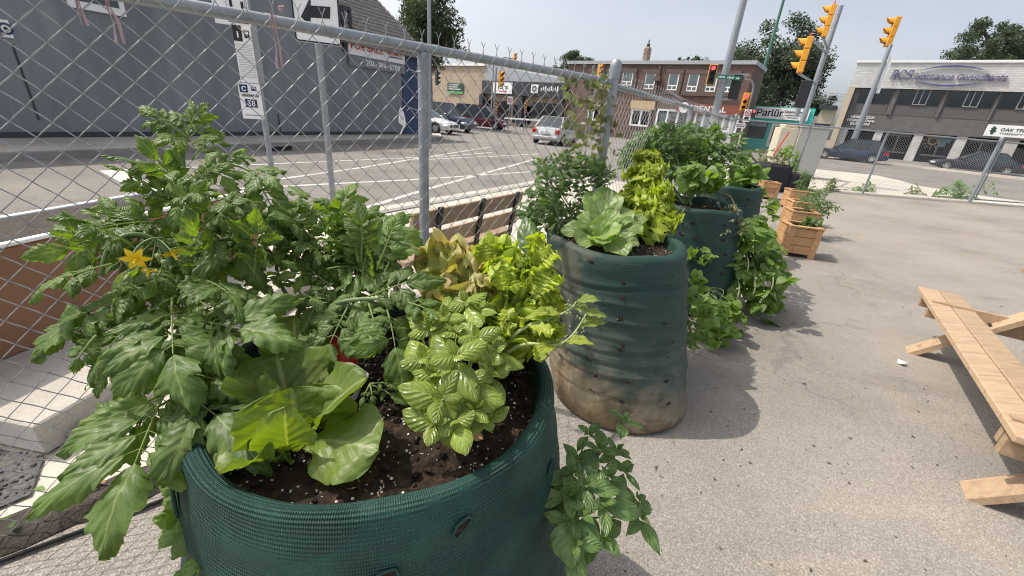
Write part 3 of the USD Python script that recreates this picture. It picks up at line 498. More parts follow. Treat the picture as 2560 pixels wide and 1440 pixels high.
# ================================================================ turquoise shop
w4 = Wall(G(1925, 377), Dh); uz = w4.uz
tq = Thing('turquoise_shop', 'small turquoise shop with a white hair salon sign', 'building', w4.pt(0), w4.rot)
ua, ub_ = uz(1868, 315)[0], uz(1998, 330)[0]; zr = uz(1955, 268)[1]
m = MB(); m.box(ua, ub_, 0, 9, -.1, zr - .3); tq.part('wall', m, 'turquoise')
m = MB(); m.box(uz(1876, 285)[0], uz(2036, 285)[0], -.25, -.003, uz(1955, 306)[1], zr); tq.part('fascia', m, 'turquoise')
for (x0, y0, x1, y1, nm) in ((1868, 302, 1917, 346, 'window'), (1922, 309, 1951, 369, 'door')):
    xm = (x0 + x1) / 2; ym = (y0 + y1) / 2; a, c = uz(x0, ym)[0], uz(x1, ym)[0]; z1, z0 = uz(xm, y0)[1], max(uz(xm, y1)[1], 0.02); fr = .22 if nm == 'door' else .1
    m = MB(); m.box(a, a + fr, -.08, -.002, z0, z1); m.box(c - fr, c, -.08, -.002, z0, z1); m.box(a + fr, c - fr, -.08, -.002, z1 - fr, z1); m.box(a + fr, c - fr, -.08, -.002, z0, z0 + fr * 1.5); w_ = tq.part(nm, m, 'white_paint' if nm == 'door' else 'charcoal')
    m = MB(); m.box(a + fr, c - fr, -.03, -.003, z0 + fr * 1.5, z1 - fr); tq.part('interior', m, 'dark_room', under=w_); m = MB(); m.box(a + fr, c - fr, -.05, -.046, z0 + fr * 1.5, z1 - fr); tq.part('pane', m, 'glass', under=w_)
    if nm == 'window': m = MB(); m.box(a + fr, c - fr, -.044, -.04, z1 - (z1 - z0) * .3, z1 - fr); tq.part('blind', m, 'curtain', under=w_)
flat_sign(w4, 'salon_sign', 'long white sign reading Parlür over the turquoise shop front', 1888, 270, 2024, 299, 'sign_white', -.3, [('Parlür', .03, .25, .58, .5, 'sign_black', True), ('Cosmetology', .55, .6, .2, .4, 'sign_black', True)], lambda t, a, b, y: [t.part('printed_line', MB().box(a * (.57 + .05 * k_), a * (.92 - .1 * k_), y - .01, y - .001, b * (.36 - .2 * k_), b * (.44 - .2 * k_)), 'sign_grey') for k_ in range(2)])
low = Thing('pale_shed', 'low pale building with dark roof edge between turquoise shop and office building', 'building', w4.pt(uz(2030, 300)[0], 6), w4.rot)
a = uz(2030, 285, 6)[0]; c = uz(2085, 285, 6)[0]; zt = uz(2050, 272, 6)[1]; c = uz(2066, 285, 6)[0]; m = MB(); m.box(0, c - a, 0, 3, -.1, zt); low.part('wall', m, 'beige_stucco'); m = MB(); m.box(-.2, c - a, -.3, 3.2, zt + .003, zt + .35); m.box(-.1, c - a, -.15, -.003, zt * .6, zt * .68); low.part('roof', m, 'charcoal')

# ================================================================ office building, white brick over grey
w5 = Wall(G(2345, 409), Dh); uz = w5.uz
of = Thing('office_building', 'two storey office building, white brick band above grey brick and dark windows', 'building', w5.pt(0), w5.rot)
ul = uz(2144, 160)[0]; ur = uz(2560, 300)[0] + 18; zt = uz(2350, 158)[1]; zw = uz(2340, 225)[1]; zs = uz(2300, 290)[1]; zg = uz(2300, 333)[1]
m = MB(); m.box(ul, ur, -.35, 16, zw, zt); of.part('upper_wall', m, 'white_brick')
m = MB(); m.box(ul - .1, ur, -.45, 16.1, zt + .003, zt + .22); of.part('roof_edge', m, 'white_paint')
m = MB(); m.box(ul + .002, ur, 0, 16, zg, zw - .003); of.part('middle_wall', m, 'grey_brick')
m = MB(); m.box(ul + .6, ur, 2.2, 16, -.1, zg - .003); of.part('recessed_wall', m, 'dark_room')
m = MB(); m.box(ul - .02, ul + .56, -.34, 16, -.1, zw - .006); of.part('side_wall', m, 'beige_stucco')
WX = [(2116, 2236), (2230, 2362), (2353, 2498), (2487, 2640), (2632, 2800)]
zb0 = uz(2280, 290)[1]
for i, (x0, x1) in enumerate(WX):
    a = uz(x0 + 14, 250)[0] if i else ul + 1.1; c = uz(x1 - 14, 258)[0]; 
    m = MB(); m.box(a, c, -.02, -.002, zb0, zw - .01); w_ = of.part('window_bay', m, 'grey_panel')
    zq = zb0 + (zw - zb0) * .42
    m = MB(); m.box(a + .05, c - .05, -.06, -.055, zq, zw - .05); of.part('pane', m, 'glass_dark', under=w_)
    m = MB(); m.box(a + .05, c - .05, -.04, -.03, zq, zw - .05); of.part('dark_interior', m, 'dark_room', under=w_)
    if i: 
        m = MB(); L = c - a
        for f_ in (.38, .52, .68): m.box(a + L * f_, a + L * f_ + .08, -.1, -.062, zq + .08, zw - .05)
        m.box(a + L * .38, a + L * .7, -.1, -.062, zq, zq + .08); of.part('sash', m, 'metal_grey', under=w_)
        m = MB(); 
        for f_ in (.55, ): m.box(a + L * .54, a + L * .66, -.053, -.045, zq + .05, zw - .06)
        of.part('blind', m, 'curtain' if 0 else 'grey_panel', under=w_)
    ux = c + .12
    m = MB(); ux1 = (uz(WX[i + 1][0] + 14, 250)[0] - .12) if i + 1 < len(WX) else ux + 1; m.box(ux, ux1, -.12, -.004, zb0, zw - .005); of.part('pier', m, 'grey_brick')
for x0, x1 in ((2088, 2108), (2186, 2207), (2288, 2312), (2398, 2426), (2525, 2560)):
    a, c = uz(x0 + 0, 335)[0], uz(x1, 335)[0]; m = MB(); m.box(max(a, ul + .6), max(c, ul + 1.3), .1, .75, -.1, zg - .004); of.part('column', m, 'white_brick')
for x0, x1 in ((2215, 2280), (2325, 2395), (2435, 2510)):
    a, c = uz(x0, 350)[0], uz(x1, 350)[0]; m = MB(); m.box(a, c, 2.05, 2.19, .6, .75); m.box(a, c, 2.05, 2.19, zg - .4, zg - .2); m.box((a + c) / 2 - .06, (a + c) / 2 + .06, 2.05, 2.19, .75, zg - .4); w_ = of.part('ground_window', m, 'metal_grey'); m = MB(); m.box(a, c, 2.12, 2.125, .75, zg - .4); of.part('pane', m, 'glass_dark', under=w_)
# lettering of the office building
def raised(name, label, txt, x0, y0, x1, y1, matn, y, bold=False, shear=0.0, depth=.08):
    a = uz(x0, (y0 + y1) / 2, y); c = uz(x1, (y0 + y1) / 2, y); zt_ = uz((x0 + x1) / 2, y0, y)[1]; zb = uz((x0 + x1) / 2, y1, y)[1]
    return a[0], c[0], zb, zt_
a0, a1, zb, zt_ = raised(0, 0, 0, 2228, 176, 2526, 200, 0, -.4)
rc = Thing('company_lettering', 'raised purple lettering and oval swooshes reading RCS Insurance Consultants', 'sign', w5.pt(a0, -.36, zb), w5.rot); LW, LH = a1 - a0, zt_ - zb
m = MB(); m.text('RCS', LH * 1.0, 0, 0, -.05, .1, False, width=LW * .19, shear=.15); rc.part('lettering', m, 'purple_letters')
m = MB(); m.text('Insurance Consultants', LH * .62, LW * .215, LH * .02, -.05, .1, False, width=LW * .77, shear=.15); rc.part('lettering', m, 'purple_letters')
for sg_ in (1, -1):
    pts = [(LW * (.24 + .58 * t), LH * (.42 + sg_ * (.62 + .55 * math.sin(math.pi * t)) * .95)) for t in np.linspace(0, 1, 24)]; inn = [(u, z - sg_ * LH * .16 * math.sin(math.pi * max(min(t, 1), 0))) for (u, z), t in zip(pts, np.linspace(0, 1, 24))]
    m = MB(); m.prism([*pts, *inn[::-1][1:-1]][::(-1 if sg_ > 0 else 1)], -.15, -.05); rc.part('swoosh', m, 'purple_letters')
hp = Thing('building_name', 'small white letters reading HENDERSON PROFESSIONAL BUILDING', 'sign', w5.pt(uz(2118, 300)[0], -.01, uz(2150, 313)[1]), w5.rot)
Wn = uz(2190, 300)[0] - uz(2118, 300)[0]; Hn = uz(2150, 290)[1] - uz(2150, 313)[1]
for i, (tx, k) in enumerate((('HENDERSON', .82), ('PROFESSIONAL', 1.0), ('BUILDING', .68))):
    m = MB(); m.text(tx, Hn * .25, Wn * .5, Hn * (.76 - .37 * i), -.004, .04, True, width=Wn * k, mid=True); hp.part('lettering', m, 'sign_white')
def oak(t, a, b, y):
    m = MB(); pts = []
    for s_ in (1, -1):
        for k_ in range(13):
            q = k_ / 12 if s_ > 0 else 1 - k_ / 12; pts.append((a * .13 + s_ * b * (.05 + .13 * math.sin(math.pi * q) * (1 + .45 * math.sin(q * 19))), b * (.16 + .68 * q)))
    m.prism([(p[0], p[1]) for p in pts][::1], y - .02, y - .002); t.part('leaf_emblem', m, 'dark_green')
flat_sign(w5, 'therapy_sign', 'white projecting sign with green oak leaf reading OAK TREE THERAPY', 2462, 314, 2600, 344, 'sign_white', -.9, [('OAK TREE', .27, .48, .26, .55, 'dark_green', True), ('THERAPY', .27, .2, .15, .45, 'sign_grey', True)], oak, thick=.3)
sd = Thing('sun_decal', 'gold sun shape stuck on the office ground floor window', 'decal', w5.pt(uz(2334, 352, 2)[0], 2.04, uz(2334, 352, 2)[1]), w5.rot); m = MB(); v, f = ringmesh(0, 0, .28, .45, 0).arrays(); m.add(v, f)
for k in range(12):
    c, s_ = math.cos(k * math.pi / 6), math.sin(k * math.pi / 6); m.beam((c * .55, -.01, s_ * .55), (c * .85, -.01, s_ * .85), .08, .02, (0, 1, 0))
sd.part('rays', m, 'gold')
for i, (x, y) in enumerate(((2352, 345), (2368, 352), (2354, 362), (2366, 343))):
    q = uz(x, y, 2); d_ = single('window_notice', MB().add(*(lambda b_: (w5.pt(0) + b_.arrays()[0] @ np.array([[w5.d[0], w5.d[1], 0], [w5.n[0], w5.n[1], 0], [0, 0, 1]]), b_.arrays()[1]))(MB().box(q[0] - .3, q[0] + .3, 2.03, 2.05, q[1] - .22, q[1] + .22))), 'sky_blue', ['lowest left', 'lowest right', 'lower', 'upper'][0] and ('pale blue notice nearest the gold sun on the office window', 'lone pale blue notice farthest right of the gold sun decal', 'lowest pale blue notice beside the gold sun decal', 'uppermost pale blue notice right of the gold sun decal')[i], 'notice', 'pale blue notices on the office window')
# ================================================================ chain-link fences
plain('ribbon', (0.42, 0.3, 0.3), rough=0.7)
plain('signal_yellow', (0.72, 0.33, 0.03), rough=0.45, var=0.06)
plain('signal_black', (0.02, 0.021, 0.023), rough=0.5)
emit('red_light', (1.0, 0.04, 0.05), 3.0)
plain('red_plastic', (0.5, 0.02, 0.02), rough=0.4)
plain('beige_cabinet', (0.55, 0.5, 0.37), rough=0.6, var=0.06)
plain('grey_cabinet', (0.36, 0.36, 0.33), rough=0.6, var=0.06)
plain('brown_planter', (0.27, 0.135, 0.072), rough=0.75, var=0.18, scale=3.0, stain=(0.2, 0.1, 0.06), stainscale=2.0)
wood('bench_wood', (0.3, 0.2, 0.125), (0.4, 0.285, 0.185), scale=(2.0, 30.0, 30.0))
plain('bench_iron', (0.012, 0.012, 0.013), rough=0.5)
plain('tyre_black', (0.012, 0.012, 0.012), rough=0.9)
plain('gravel', (0.11, 0.105, 0.1), rough=0.95, var=0.5, scale=55.0, bump=0.9, bscale=70.0, bdist=0.01)
plain('dirt', (0.05, 0.04, 0.03), rough=0.95, var=0.4, scale=22.0, bump=0.9, bscale=60.0, bdist=0.01)
PITCHV = 0.084
plain('wire', (0.34, 0.35, 0.36), rough=0.38, metal=0.65, var=0.15, scale=10.0)
def chain_mesh(p0, p1, h, wr, sides=4, sub=3, seed=0, z0=0.03, barb=True, bulge=0.012, rail=True):
    """woven wires, each a zigzag that hooks its neighbours; twisted ends stand above the rail"""
    rng = np.random.default_rng(seed); p0, p1 = np.array([*p0, 0.0]), np.array([*p1, 0.0]); L = np.linalg.norm(p1 - p0); d = (p1 - p0) / L; n = np.array([-d[1], d[0], 0])
    hp = PITCHV / 2; nw = int(L / hp); segs = int((h - z0) / hp)
    K = segs * sub + 1; t = np.arange(K) / sub; ph = t % 2; tri = np.where(ph <= 1, ph, 2 - ph)          # 0..1..0
    if sub >= 3: tri = np.clip(0.5 + (tri - 0.5) * 1.08, 0.0, 1.0)
    depth = np.where((t.astype(int) % 2) == 0, 1.0, -1.0) * np.sin((t % 1) * math.pi) * wr * 1.1
    if sub < 3: depth = depth * 0
    m = MB()
    allv, allf = [], []; th = np.arange(sides) / sides * 2 * math.pi + .4
    for w in range(nw):
        u = (w + tri) * hp; z = z0 + t * hp
        if w % 2: u = (w + 1 - tri) * hp
        bul = bulge * np.sin(z * 2.1 + w * .017) * np.sin(w * .11 + 1)
        pts = p0 + u[:, None] * d + (depth + bul + 0.03)[:, None] * -n + np.stack([0 * z, 0 * z, z], 1)
        if barb:
            top = pts[-1]; uu = d * (.012 if w % 2 else -.012); pts = np.vstack([pts[:-1], [top + [0, 0, .012], top + [0, 0, .03], top + uu + [0, 0, .055]]])
        tg = np.gradient(pts, axis=0); tg /= np.linalg.norm(tg, axis=1, keepdims=True); a = np.cross(tg, n); a /= np.linalg.norm(a, axis=1, keepdims=True); bb = np.cross(tg, a)
        ring = pts[:, None] + wr * (np.cos(th)[None, :, None] * a[:, None] + np.sin(th)[None, :, None] * bb[:, None]); k = len(pts)
        allv.append(ring.reshape(-1, 3))
        i = np.arange(k - 1)[:, None] * sides; j = np.arange(sides)[None]; j2 = (j + 1) % sides
        m.add(allv[-1], np.stack([i + j, i + j2, i + sides + j2, i + sides + j], -1).reshape(-1, 4))
    return m
def posts(t, pts, r, h, dome=True, name='post', z0=-0.05):
    for (x, y) in pts:
        m = MB(); m.lathe([(r, z0), (r, h - .03)], 20, (x, y, 0)); p = t.part(name, m, 'galvanised', world=True, smooth=40)
        m = MB(); m.lathe([(r * 1.12, h - .1), (r * 1.14, h - .03), (r * 1.05, h - .005), (r * .6, h + .014), (0.001, h + .018)], 20, (x, y, 0)); t.part('post_cap', m, 'galvanised', under=p, world=True, smooth=50)
HA = 1.78
fa = Thing('chain_link_fence', 'near chain-link fence panel with two straps on its thick post, behind the front plants', 'fence', (*A1, 0))
nA = np.array([-DA[1], DA[0]])
fa.part('chain_link', chain_mesh(AL, A1 - DA * .03, HA + .03, .002, 4, 3, 1), 'wire', world=True, smooth=True, kind='stuff')
m = MB(); m.tube([np.array([*(AL + DA * x), HA - .0]) for x in np.linspace(0, np.linalg.norm(A1 - AL) - .03, 30)], .0205, 18); fa.part('top_rail', m, 'galvanised', world=True, smooth=40)
uP = None
for cand in np.linspace(0, 7.9, 4000):
    q = AL + DA * cand; w_ = np.array([*q, HA]) - [0, 0, EYE]; px = CX + FPX * (w_ @ CR) / (w_ @ _f)
    if (w_ @ _f) > .2 and px > 1057: uP = cand; break
PP = AL + DA * uP
m = MB(); m.lathe([(.0245, -.05), (.0245, HA - .03)], 22, (*PP, 0)); fa.part('post', m, 'galvanised', world=True, smooth=40)
m = MB(); m.lathe([(.0255, HA - .07), (.0255, HA - .03), (.022, HA - .015)], 22, (*PP, 0)); fa.part('post_collar', m, 'galvanised', world=True, smooth=40)
def band(c, d, r, w, th=.002):
    """a strap round a pipe with axis d"""
    m = MB(); d = nrm(d); m.tube([c - d * w / 2, c + d * w / 2], r + th, 18); return m
for off_ in (-.62, -.4, -.01, .06, .3, .52): fa.part('rail_band', band(np.array([*(PP + DA * off_), HA]), [*DA, 0], .0205, .012 if abs(off_) > .1 else .02), 'galvanised', world=True, smooth=40)
for z_ in (1.68, 1.52, 1.1, .7, .4):
    m = MB(); m.tube([np.array([PP[0] + .027 * math.cos(a), PP[1] + .027 * math.sin(a), z_ + .004 * math.sin(a * 2)]) for a in np.linspace(0, 6.3, 17)], .0016, 5); m.tube([[*(PP + DA * -.033), z_], [*(PP + DA * -.06 + nA * .02), z_ + .01], [*(PP + DA * -.085), z_ - .004]], .0016, 5); fa.part('tie_wire', m, 'wire', world=True, smooth=True)
posts(fa, [A1], .034, 1.90)
for z_ in (1.62, 1.3, .9, .5): fa.part('tension_band', band(np.array([*A1, z_]), [0, 0, 1], .034, .022), 'galvanised', world=True, smooth=40)
fb = Thing('chain_link_fence', 'chain-link fence running from the domed corner post away behind the grow bags', 'fence', (*A1, 0))
LB = np.linalg.norm(B1 - A1)
fb.part('chain_link', chain_mesh(A1 + DB * .04, B1 - DB * .04, 1.80, .0015, 3, 2, 2, bulge=.02), 'wire', world=True, kind='stuff')
m = MB(); m.tube([[*(A1 + DB * .03), 1.76], [*(A1 + DB * LB * .5), 1.79], [*(B1 - DB * .03), 1.83]], .0205, 12); fb.part('top_rail', m, 'galvanised', world=True, smooth=40)
posts(fb, [A1 + DB * LB * .29], .03, 1.80); posts(fb, [B1], .0385, 1.98)
for k_ in range(12): fb.part('rail_band', band(np.array([*(A1 + DB * (.5 + k_ * .95)), 1.765 + k_ * .0055]), [*DB, 0], .0205, .012), 'galvanised', world=True, smooth=40)
fc = Thing('chain_link_fence', 'far chain-link fence across the end of the lot before the avenue', 'fence', (*B1, 0))
LC = np.linalg.norm(C1 - B1)
fc.part('chain_link', chain_mesh(B1 + DC * .04, C1 - DC * .1, 1.82, .0031, 3, 1, 3, bulge=.02, barb=False), 'wire', world=True, kind='stuff')
m = MB(); m.tube([[*B1, 1.85], [*C1, 1.85]], .0215, 12); fc.part('top_rail', m, 'galvanised', world=True, smooth=40)
posts(fc, [B1 + DC * 2.35, B1 + DC * 4.75], .03, 1.84); posts(fc, [C1], .05, 1.97)
gt = Thing('fence_gate', 'chain-link swing gate with pipe frame hung at the right end of the far fence', 'gate', (*C1, 0))
gt.part('chain_link', chain_mesh(C1 + DC * .16, CG, 1.75, .0027, 3, 1, 4, z0=.12, bulge=.01, barb=False), 'wire', world=True, kind='stuff')
for a, bq in (((.14, .1), (.14, 1.85)), ((.14, .1), (4.9, .1)), ((.14, 1.85), (4.9, 1.85)), ((.14, .95), (4.9, .95))):
    m = MB(); m.tube([[*(C1 + DC * a[0]), a[1]], [*(C1 + DC * bq[0]), bq[1]]], .021, 10); gt.part('frame_pipe', m, 'galvanised', world=True, smooth=40)
for z_ in (.25, .95, 1.6): m = MB(); m.obox([*(C1 - DC * .02 - np.array([-DC[1], DC[0]]) * .04), z_], [*(DC * .16), 0], [-DC[1] * .03, DC[0] * .03, 0], [0, 0, .05]); gt.part('hinge', m, 'galvanised', world=True)
# ribbons tied to the near rail and mesh
def fence_pt(px, py, out=.045):
    w_ = Wall(A0, DA); u, z = w_.uz(px, py); q = w_.pt(u, -out, z); return q
for i, (pts, lab) in enumerate((([(188, -40), (196, 20), (208, 66)], 'short faded pink ribbon hanging on the near fence, left one of the pair'), ([(262, -40), (268, 20), (284, 60), (291, 110)], 'longer faded pink ribbon hanging on the near fence, right one of the pair'), ([(672, 30), (673, 60), (682, 120), (685, 172)], 'faded pink ribbon knotted on the near rail between the two street sign poles'))):
    P_ = [fence_pt(*p) for p in pts]; c = P_[0]; rb = Thing('ribbon', lab, 'ribbon', c); m = MB(); d3 = np.array([*DA, 0]); n3 = np.array([*nA, 0])
    for j in (0, 1):
        q = np.array([p + d3 * (.006 * j * k) for k, p in enumerate(P_)]); V = []
        for k, p in enumerate(q): a = .9 * k + j; V += [p - d3 * .0045 * math.cos(a) - n3 * .004 * math.sin(a), p + d3 * .0045 * math.cos(a) + n3 * .004 * math.sin(a)]
        F_ = [[2 * k, 2 * k + 1, 2 * k + 3, 2 * k + 2] for k in range(len(q) - 1)]; m.add(V, F_)
    rb.part('strand', m, 'ribbon', world=True)
    if i == 2: m = MB(); m.sphere(fence_pt(694, 28), .008); m.tube([fence_pt(694, 28), fence_pt(700, 20), fence_pt(688, 22)], .005, 5); rb.part('knot', m, 'ribbon', world=True)
m = MB(); c = fence_pt(998, 282, .03); rng = np.random.default_rng(5); V = c + rng.normal(size=(14, 3)) * [.01, .01, .035]; h = trimesh.convex.convex_hull(V); 
pb = Thing('plastic_scrap', 'torn pale plastic scrap snagged in the near fence mesh', 'litter', c); m.add(h.vertices, h.faces); m.tube([c, c + [0.01, 0, -.05], c + [-.01, 0, -.09]], [.008, .005, .002], 5); pb.part('scrap', m, 'sign_white', world=True)

# ================================================================ street signs behind the fence
def pole(t, base, top, r, m_='galvanised', n=14, name='pole', r1=None):
    m = MB(); m.tube([base, top], [r, r1 or r], n); t.part(name, m, m_, world=True, smooth=40)
def toward(c, face):
    """axes of a plate at c whose front looks along face"""
    f = nrm([face[0], face[1], 0]); return np.array([-f[1], f[0], 0]), f
class Plate:
    """a flat board on a post, drawn in its own plane"""
    def __init__(s, t, c, face, roll=0.0): s.t, s.c = t, np.asarray(c, float); a, s.f = toward(c, face); s.a = a * 1.0
    def put(s, name, mb, m_, under=None):
        v, f = mb.arrays(); w = s.c + v[:, :1] * s.a - v[:, 1:2] * s.f + v[:, 2:3] * [0, 0, 1.0]; o = MB(); o.add(w, f); return s.t.part(name, o, m_, world=True, under=under)
def rrect(w, h, r, y0, y1):
    from shapely.geometry import box as sbox
    g = sbox(-w / 2 + r, -h / 2 + r, w / 2 - r, h / 2 - r).buffer(r, quad_segs=5); m = MB(); m.prism(list(g.exterior.coords)[:-1][::-1], y0, y1); return m
bus = G(705, 590); tb = Thing('bus_stop', 'bus stop pole with timetable strip, grey box and a white paper notice numbered 38', 'bus stop', bus)
cc = lambda px, py: None
def on_vertical(base, px, py, d=0):
    """the point above base seen at image height py"""
    zs = np.linspace(0, 14, 7001); pts = base[None] + zs[:, None] * [0, 0, 1.0] - [[0, 0, base[2]]]; w_ = pts - [0, 0, EYE]; y = CY - FPX * (w_ @ CU) / (w_ @ _f); return pts[np.argmin(abs(y - py))]
pole(tb, bus, bus + [0, 0, 3.2], .028)
fd = nrm(-bus[:2]) ; sc = (bus @ _f + .6) / FPX
def face_wall(base, face):
    f = nrm(face); return Wall(base + np.array([f[0], f[1], 0]) * .05, np.array([-f[1], f[0]]))
wb = face_wall(bus, fd)
def board(t, w, x0, y0, x1, y1, matn, name, skew=0.0, y=0.0, th=.006, under=None, r=0.0):
    a = w.uz(x0, (y0 + y1) / 2, y)[0]; c = w.uz(x1, (y0 + y1) / 2, y)[0]; z1 = w.uz((x0 + x1) / 2, y0, y)[1]; z0 = w.uz((x0 + x1) / 2, y1, y)[1]
    m = MB(); m.box(a, c, y, y + th, z0, z1); v, f = m.arrays(); o = MB(); o.add(np.array([w.pt(p[0], p[1], p[2]) for p in v]), f); t.part(name, o, matn, world=True, under=under); return a, c, z0, z1
def lettering(t, w, txt, a, z, h, wd, matn, y, bold=True, mid=False):
    m = MB(); m.text(txt, h, 0, 0, 0, .003, bold, width=wd, mid=mid); v, f = m.arrays(); o = MB(); o.add(np.array([w.pt(a + p[0], y + p[1], z + p[2]) for p in v]), f); t.part('lettering', o, matn, world=True)
a, c, z0, z1 = board(tb, wb, 601, 209, 655, 297, 'sign_white', 'paper_notice'); W_, H_ = c - a, z1 - z0
def patch(t, w, a, c, z0, z1, matn, y, name='printed_patch'):
    m = MB(); m.box(a, c, y - .002, y, z0, z1); v, f = m.arrays(); o = MB(); o.add(np.array([w.pt(*p) for p in v]), f); t.part(name, o, matn, world=True)
patch(tb, wb, a + W_ * .06, a + W_ * .42, z0 + H_ * .74, z0 + H_ * .96, 'sign_navy', -.001); lettering(tb, wb, 'C', a + W_ * .15, z0 + H_ * .78, H_ * .13, W_ * .2, 'sign_white', -.004)
patch(tb, wb, a + W_ * .58, a + W_ * .82, z0 + H_ * .8, z0 + H_ * .92, 'sign_navy', -.001); patch(tb, wb, a + W_ * .62, a + W_ * .78, z0 + H_ * .86, z0 + H_ * .9, 'sign_white', -.004)
lettering(tb, wb, 'HENDERSON', a + W_ * .12, z0 + H_ * .63, H_ * .065, W_ * .76, 'sign_black', -.001)
patch(tb, wb, a + W_ * .22, a + W_ * .76, z0 + H_ * .33, z0 + H_ * .56, 'sign_navy', -.001); lettering(tb, wb, '38', a + W_ * .32, z0 + H_ * .37, H_ * .15, W_ * .34, 'sign_white', -.004)
lettering(tb, wb, 'NOTICE', a + W_ * .12, z0 + H_ * .06, H_ * .04, W_ * .3, 'sign_black', -.001) if 0 else patch(tb, wb, a + W_ * .1, a + W_ * .9, z0 + H_ * .1, z0 + H_ * .112, 'sign_black', -.001)
a, c, z0, z1 = board(tb, wb, 591, 66, 636, 206, 'sign_white', 'timetable_strip', y=.008); W_, H_ = c - a, z1 - z0
patch(tb, wb, a, a + W_ * .48, z0 + H_ * .73, z1, 'sign_black', .007); lettering(tb, wb, 'i', a + W_ * .2, z0 + H_ * .79, H_ * .1, W_ * .1, 'sign_white', .004); patch(tb, wb, a + W_ * .6, a + W_ * .88, z0 + H_ * .8, z0 + H_ * .93, 'sign_black', .007); patch(tb, wb, a + W_ * .65, a + W_ * .83, z0 + H_ * .86, z0 + H_ * .91, 'sign_white', .005)
for k in range(14): patch(tb, wb, a + W_ * .06, a + W_ * .94, z0 + H_ * (.1 + .044 * k), z0 + H_ * (.106 + .044 * k), 'metal_grey', .007, 'printed_line')
board(tb, wb, 622, 64, 652, 208, 'metal_grey', 'timetable_box', y=.02, th=.1)
a, c, z0, z1 = board(tb, wb, 560, -60, 618, 62, 'sign_white', 'stop_plate', y=-.03); W_, H_ = c - a, z1 - z0
patch(tb, wb, a + W_ * .06, a + W_ * .94, z0 + H_ * .05, z0 + H_ * .065, 'sign_black', -.031); patch(tb, wb, a + W_ * .06, a + W_ * .075, z0 + H_ * .065, z0 + H_ * .95, 'sign_black', -.031); patch(tb, wb, a + W_ * .925, a + W_ * .94, z0 + H_ * .065, z0 + H_ * .95, 'sign_black', -.031); [patch(tb, wb, a + W_ * x_, a + W_ * (x_ + .12), z0 + H_ * .13, z0 + H_ * h_, 'sign_black', -.031) for x_, h_ in ((.2, .5), (.44, .34), (.68, .5))]
board(tb, wb, 528, -60, 566, 58, 'sign_white', 'rear_plate', y=.05)
# the arrow sign
ar = G(842, 590); ta = Thing('arrow_sign', 'white sign with a black left arrow on a grey post behind the fence', 'sign', ar); pole(ta, ar, ar + [0, 0, 2.75], .033)
wa = face_wall(ar, nrm(-ar[:2])); a, c, z0, z1 = board(ta, wa, 727, -130, 844, 108, 'sign_white', 'plate', th=.004); W_, H_ = c - a, z1 - z0
from shapely.geometry import box as sbox
fr = sbox(a + W_ * .04, z0 + H_ * .03, c - W_ * .04, z1 - H_ * .03).buffer(-.01).buffer(.03); fr = fr.difference(fr.buffer(-.014))
m = MB(); mm = trimesh.creation.extrude_polygon(fr, .002, engine='earcut'); v = mm.vertices; m.add(np.array([wa.pt(p[0], -.001 - p[2], p[1]) for p in v]), mm.faces[:, ::-1]); ta.part('border', m, 'sign_black', world=True)
pa = [wa.uz(*q)[None] for q in ((752, 42), (776, -8), (777, 14), (826, 17), (825, 47), (777, 44), (776, 66))]; pa = np.vstack(pa); m = MB(); m.prism([tuple(p) for p in pa[::-1]], -.003, -.001); v, f = m.arrays(); o = MB(); o.add(np.array([wa.pt(*p) for p in v]), f); ta.part('arrow', o, 'sign_black', world=True)
# thin lamp pole behind the near post
lp = G(1074, 372); t = Thing('lamp_post', 'thin pale lamp post rising behind the near fence post', 'lamp post', lp); pole(t, lp, lp + [0, 0, 9], .075, r1=.05)
# ================================================================ bench beyond the fence, brown planter wall
S3 = np.array([*S, 0]); N3 = np.array([-S[1], S[0], 0]); Z3 = np.array([0, 0, 1.0])
be = S3 * 2.0 + N3 * 2.16; bn = Thing('bench', 'wooden slat bench with black iron legs seen from behind through the fence', 'bench', be)
BL = 1.45
for i, (n0, z) in enumerate(((.02, .45), (.15, .45), (.28, .45))): m = MB(); m.obox(be + N3 * n0 + Z3 * (z - .04), S3 * BL, N3 * .118, Z3 * .04, b=.004); bn.part('seat_slat', m, 'bench_wood', world=True)
for z, n0 in ((.52, -.02), (.7, -.05)): m = MB(); m.obox(be + N3 * n0 + Z3 * z, S3 * BL, N3 * .035, Z3 * .14 - N3 * .03, b=.004); bn.part('back_slat', m, 'bench_wood', world=True)
for s_ in (.25, BL / 2 + .05, BL - .14):
    m = MB(); m.beam(be + S3 * s_ - N3 * .025 + Z3 * .40, be + S3 * s_ - N3 * .10 + Z3 * .86, .045, .02, N3); bn.part('back_support', m, 'bench_iron', world=True)
    if s_ != BL / 2 + .05:
        m = MB(); m.beam(be + S3 * s_ + N3 * .02 + Z3 * .39, be + S3 * s_ - N3 * .06, .045, .045, S3); bn.part('leg', m, 'bench_iron', world=True)
        m = MB(); m.beam(be + S3 * s_ + N3 * .36 + Z3 * .39, be + S3 * s_ + N3 * .42, .045, .045, S3); bn.part('leg', m, 'bench_iron', world=True)
        m = MB(); m.beam(be + S3 * s_ - N3 * .02 + Z3 * .39, be + S3 * s_ + N3 * .42 + Z3 * .39, .045, .035); bn.part('seat_support', m, 'bench_iron', world=True)
pd = nrm([.13, .99]); p3 = np.array([*pd, 0]); q3 = np.array([-pd[1], pd[0], 0]); cbk = np.array([-1.99, 1.30, 0])
kb_ = Thing('concrete_block', 'chunky pale concrete base under the brown planter, beyond the near fence', 'concrete base', cbk)
for k_ in range(2): m = MB(); m.obox(cbk + p3 * (1.16 * k_ + .003 * k_), p3 * 1.155, q3 * 1.35, Z3 * .16, b=.008); kb_.part('slab', m, 'concrete', world=True)
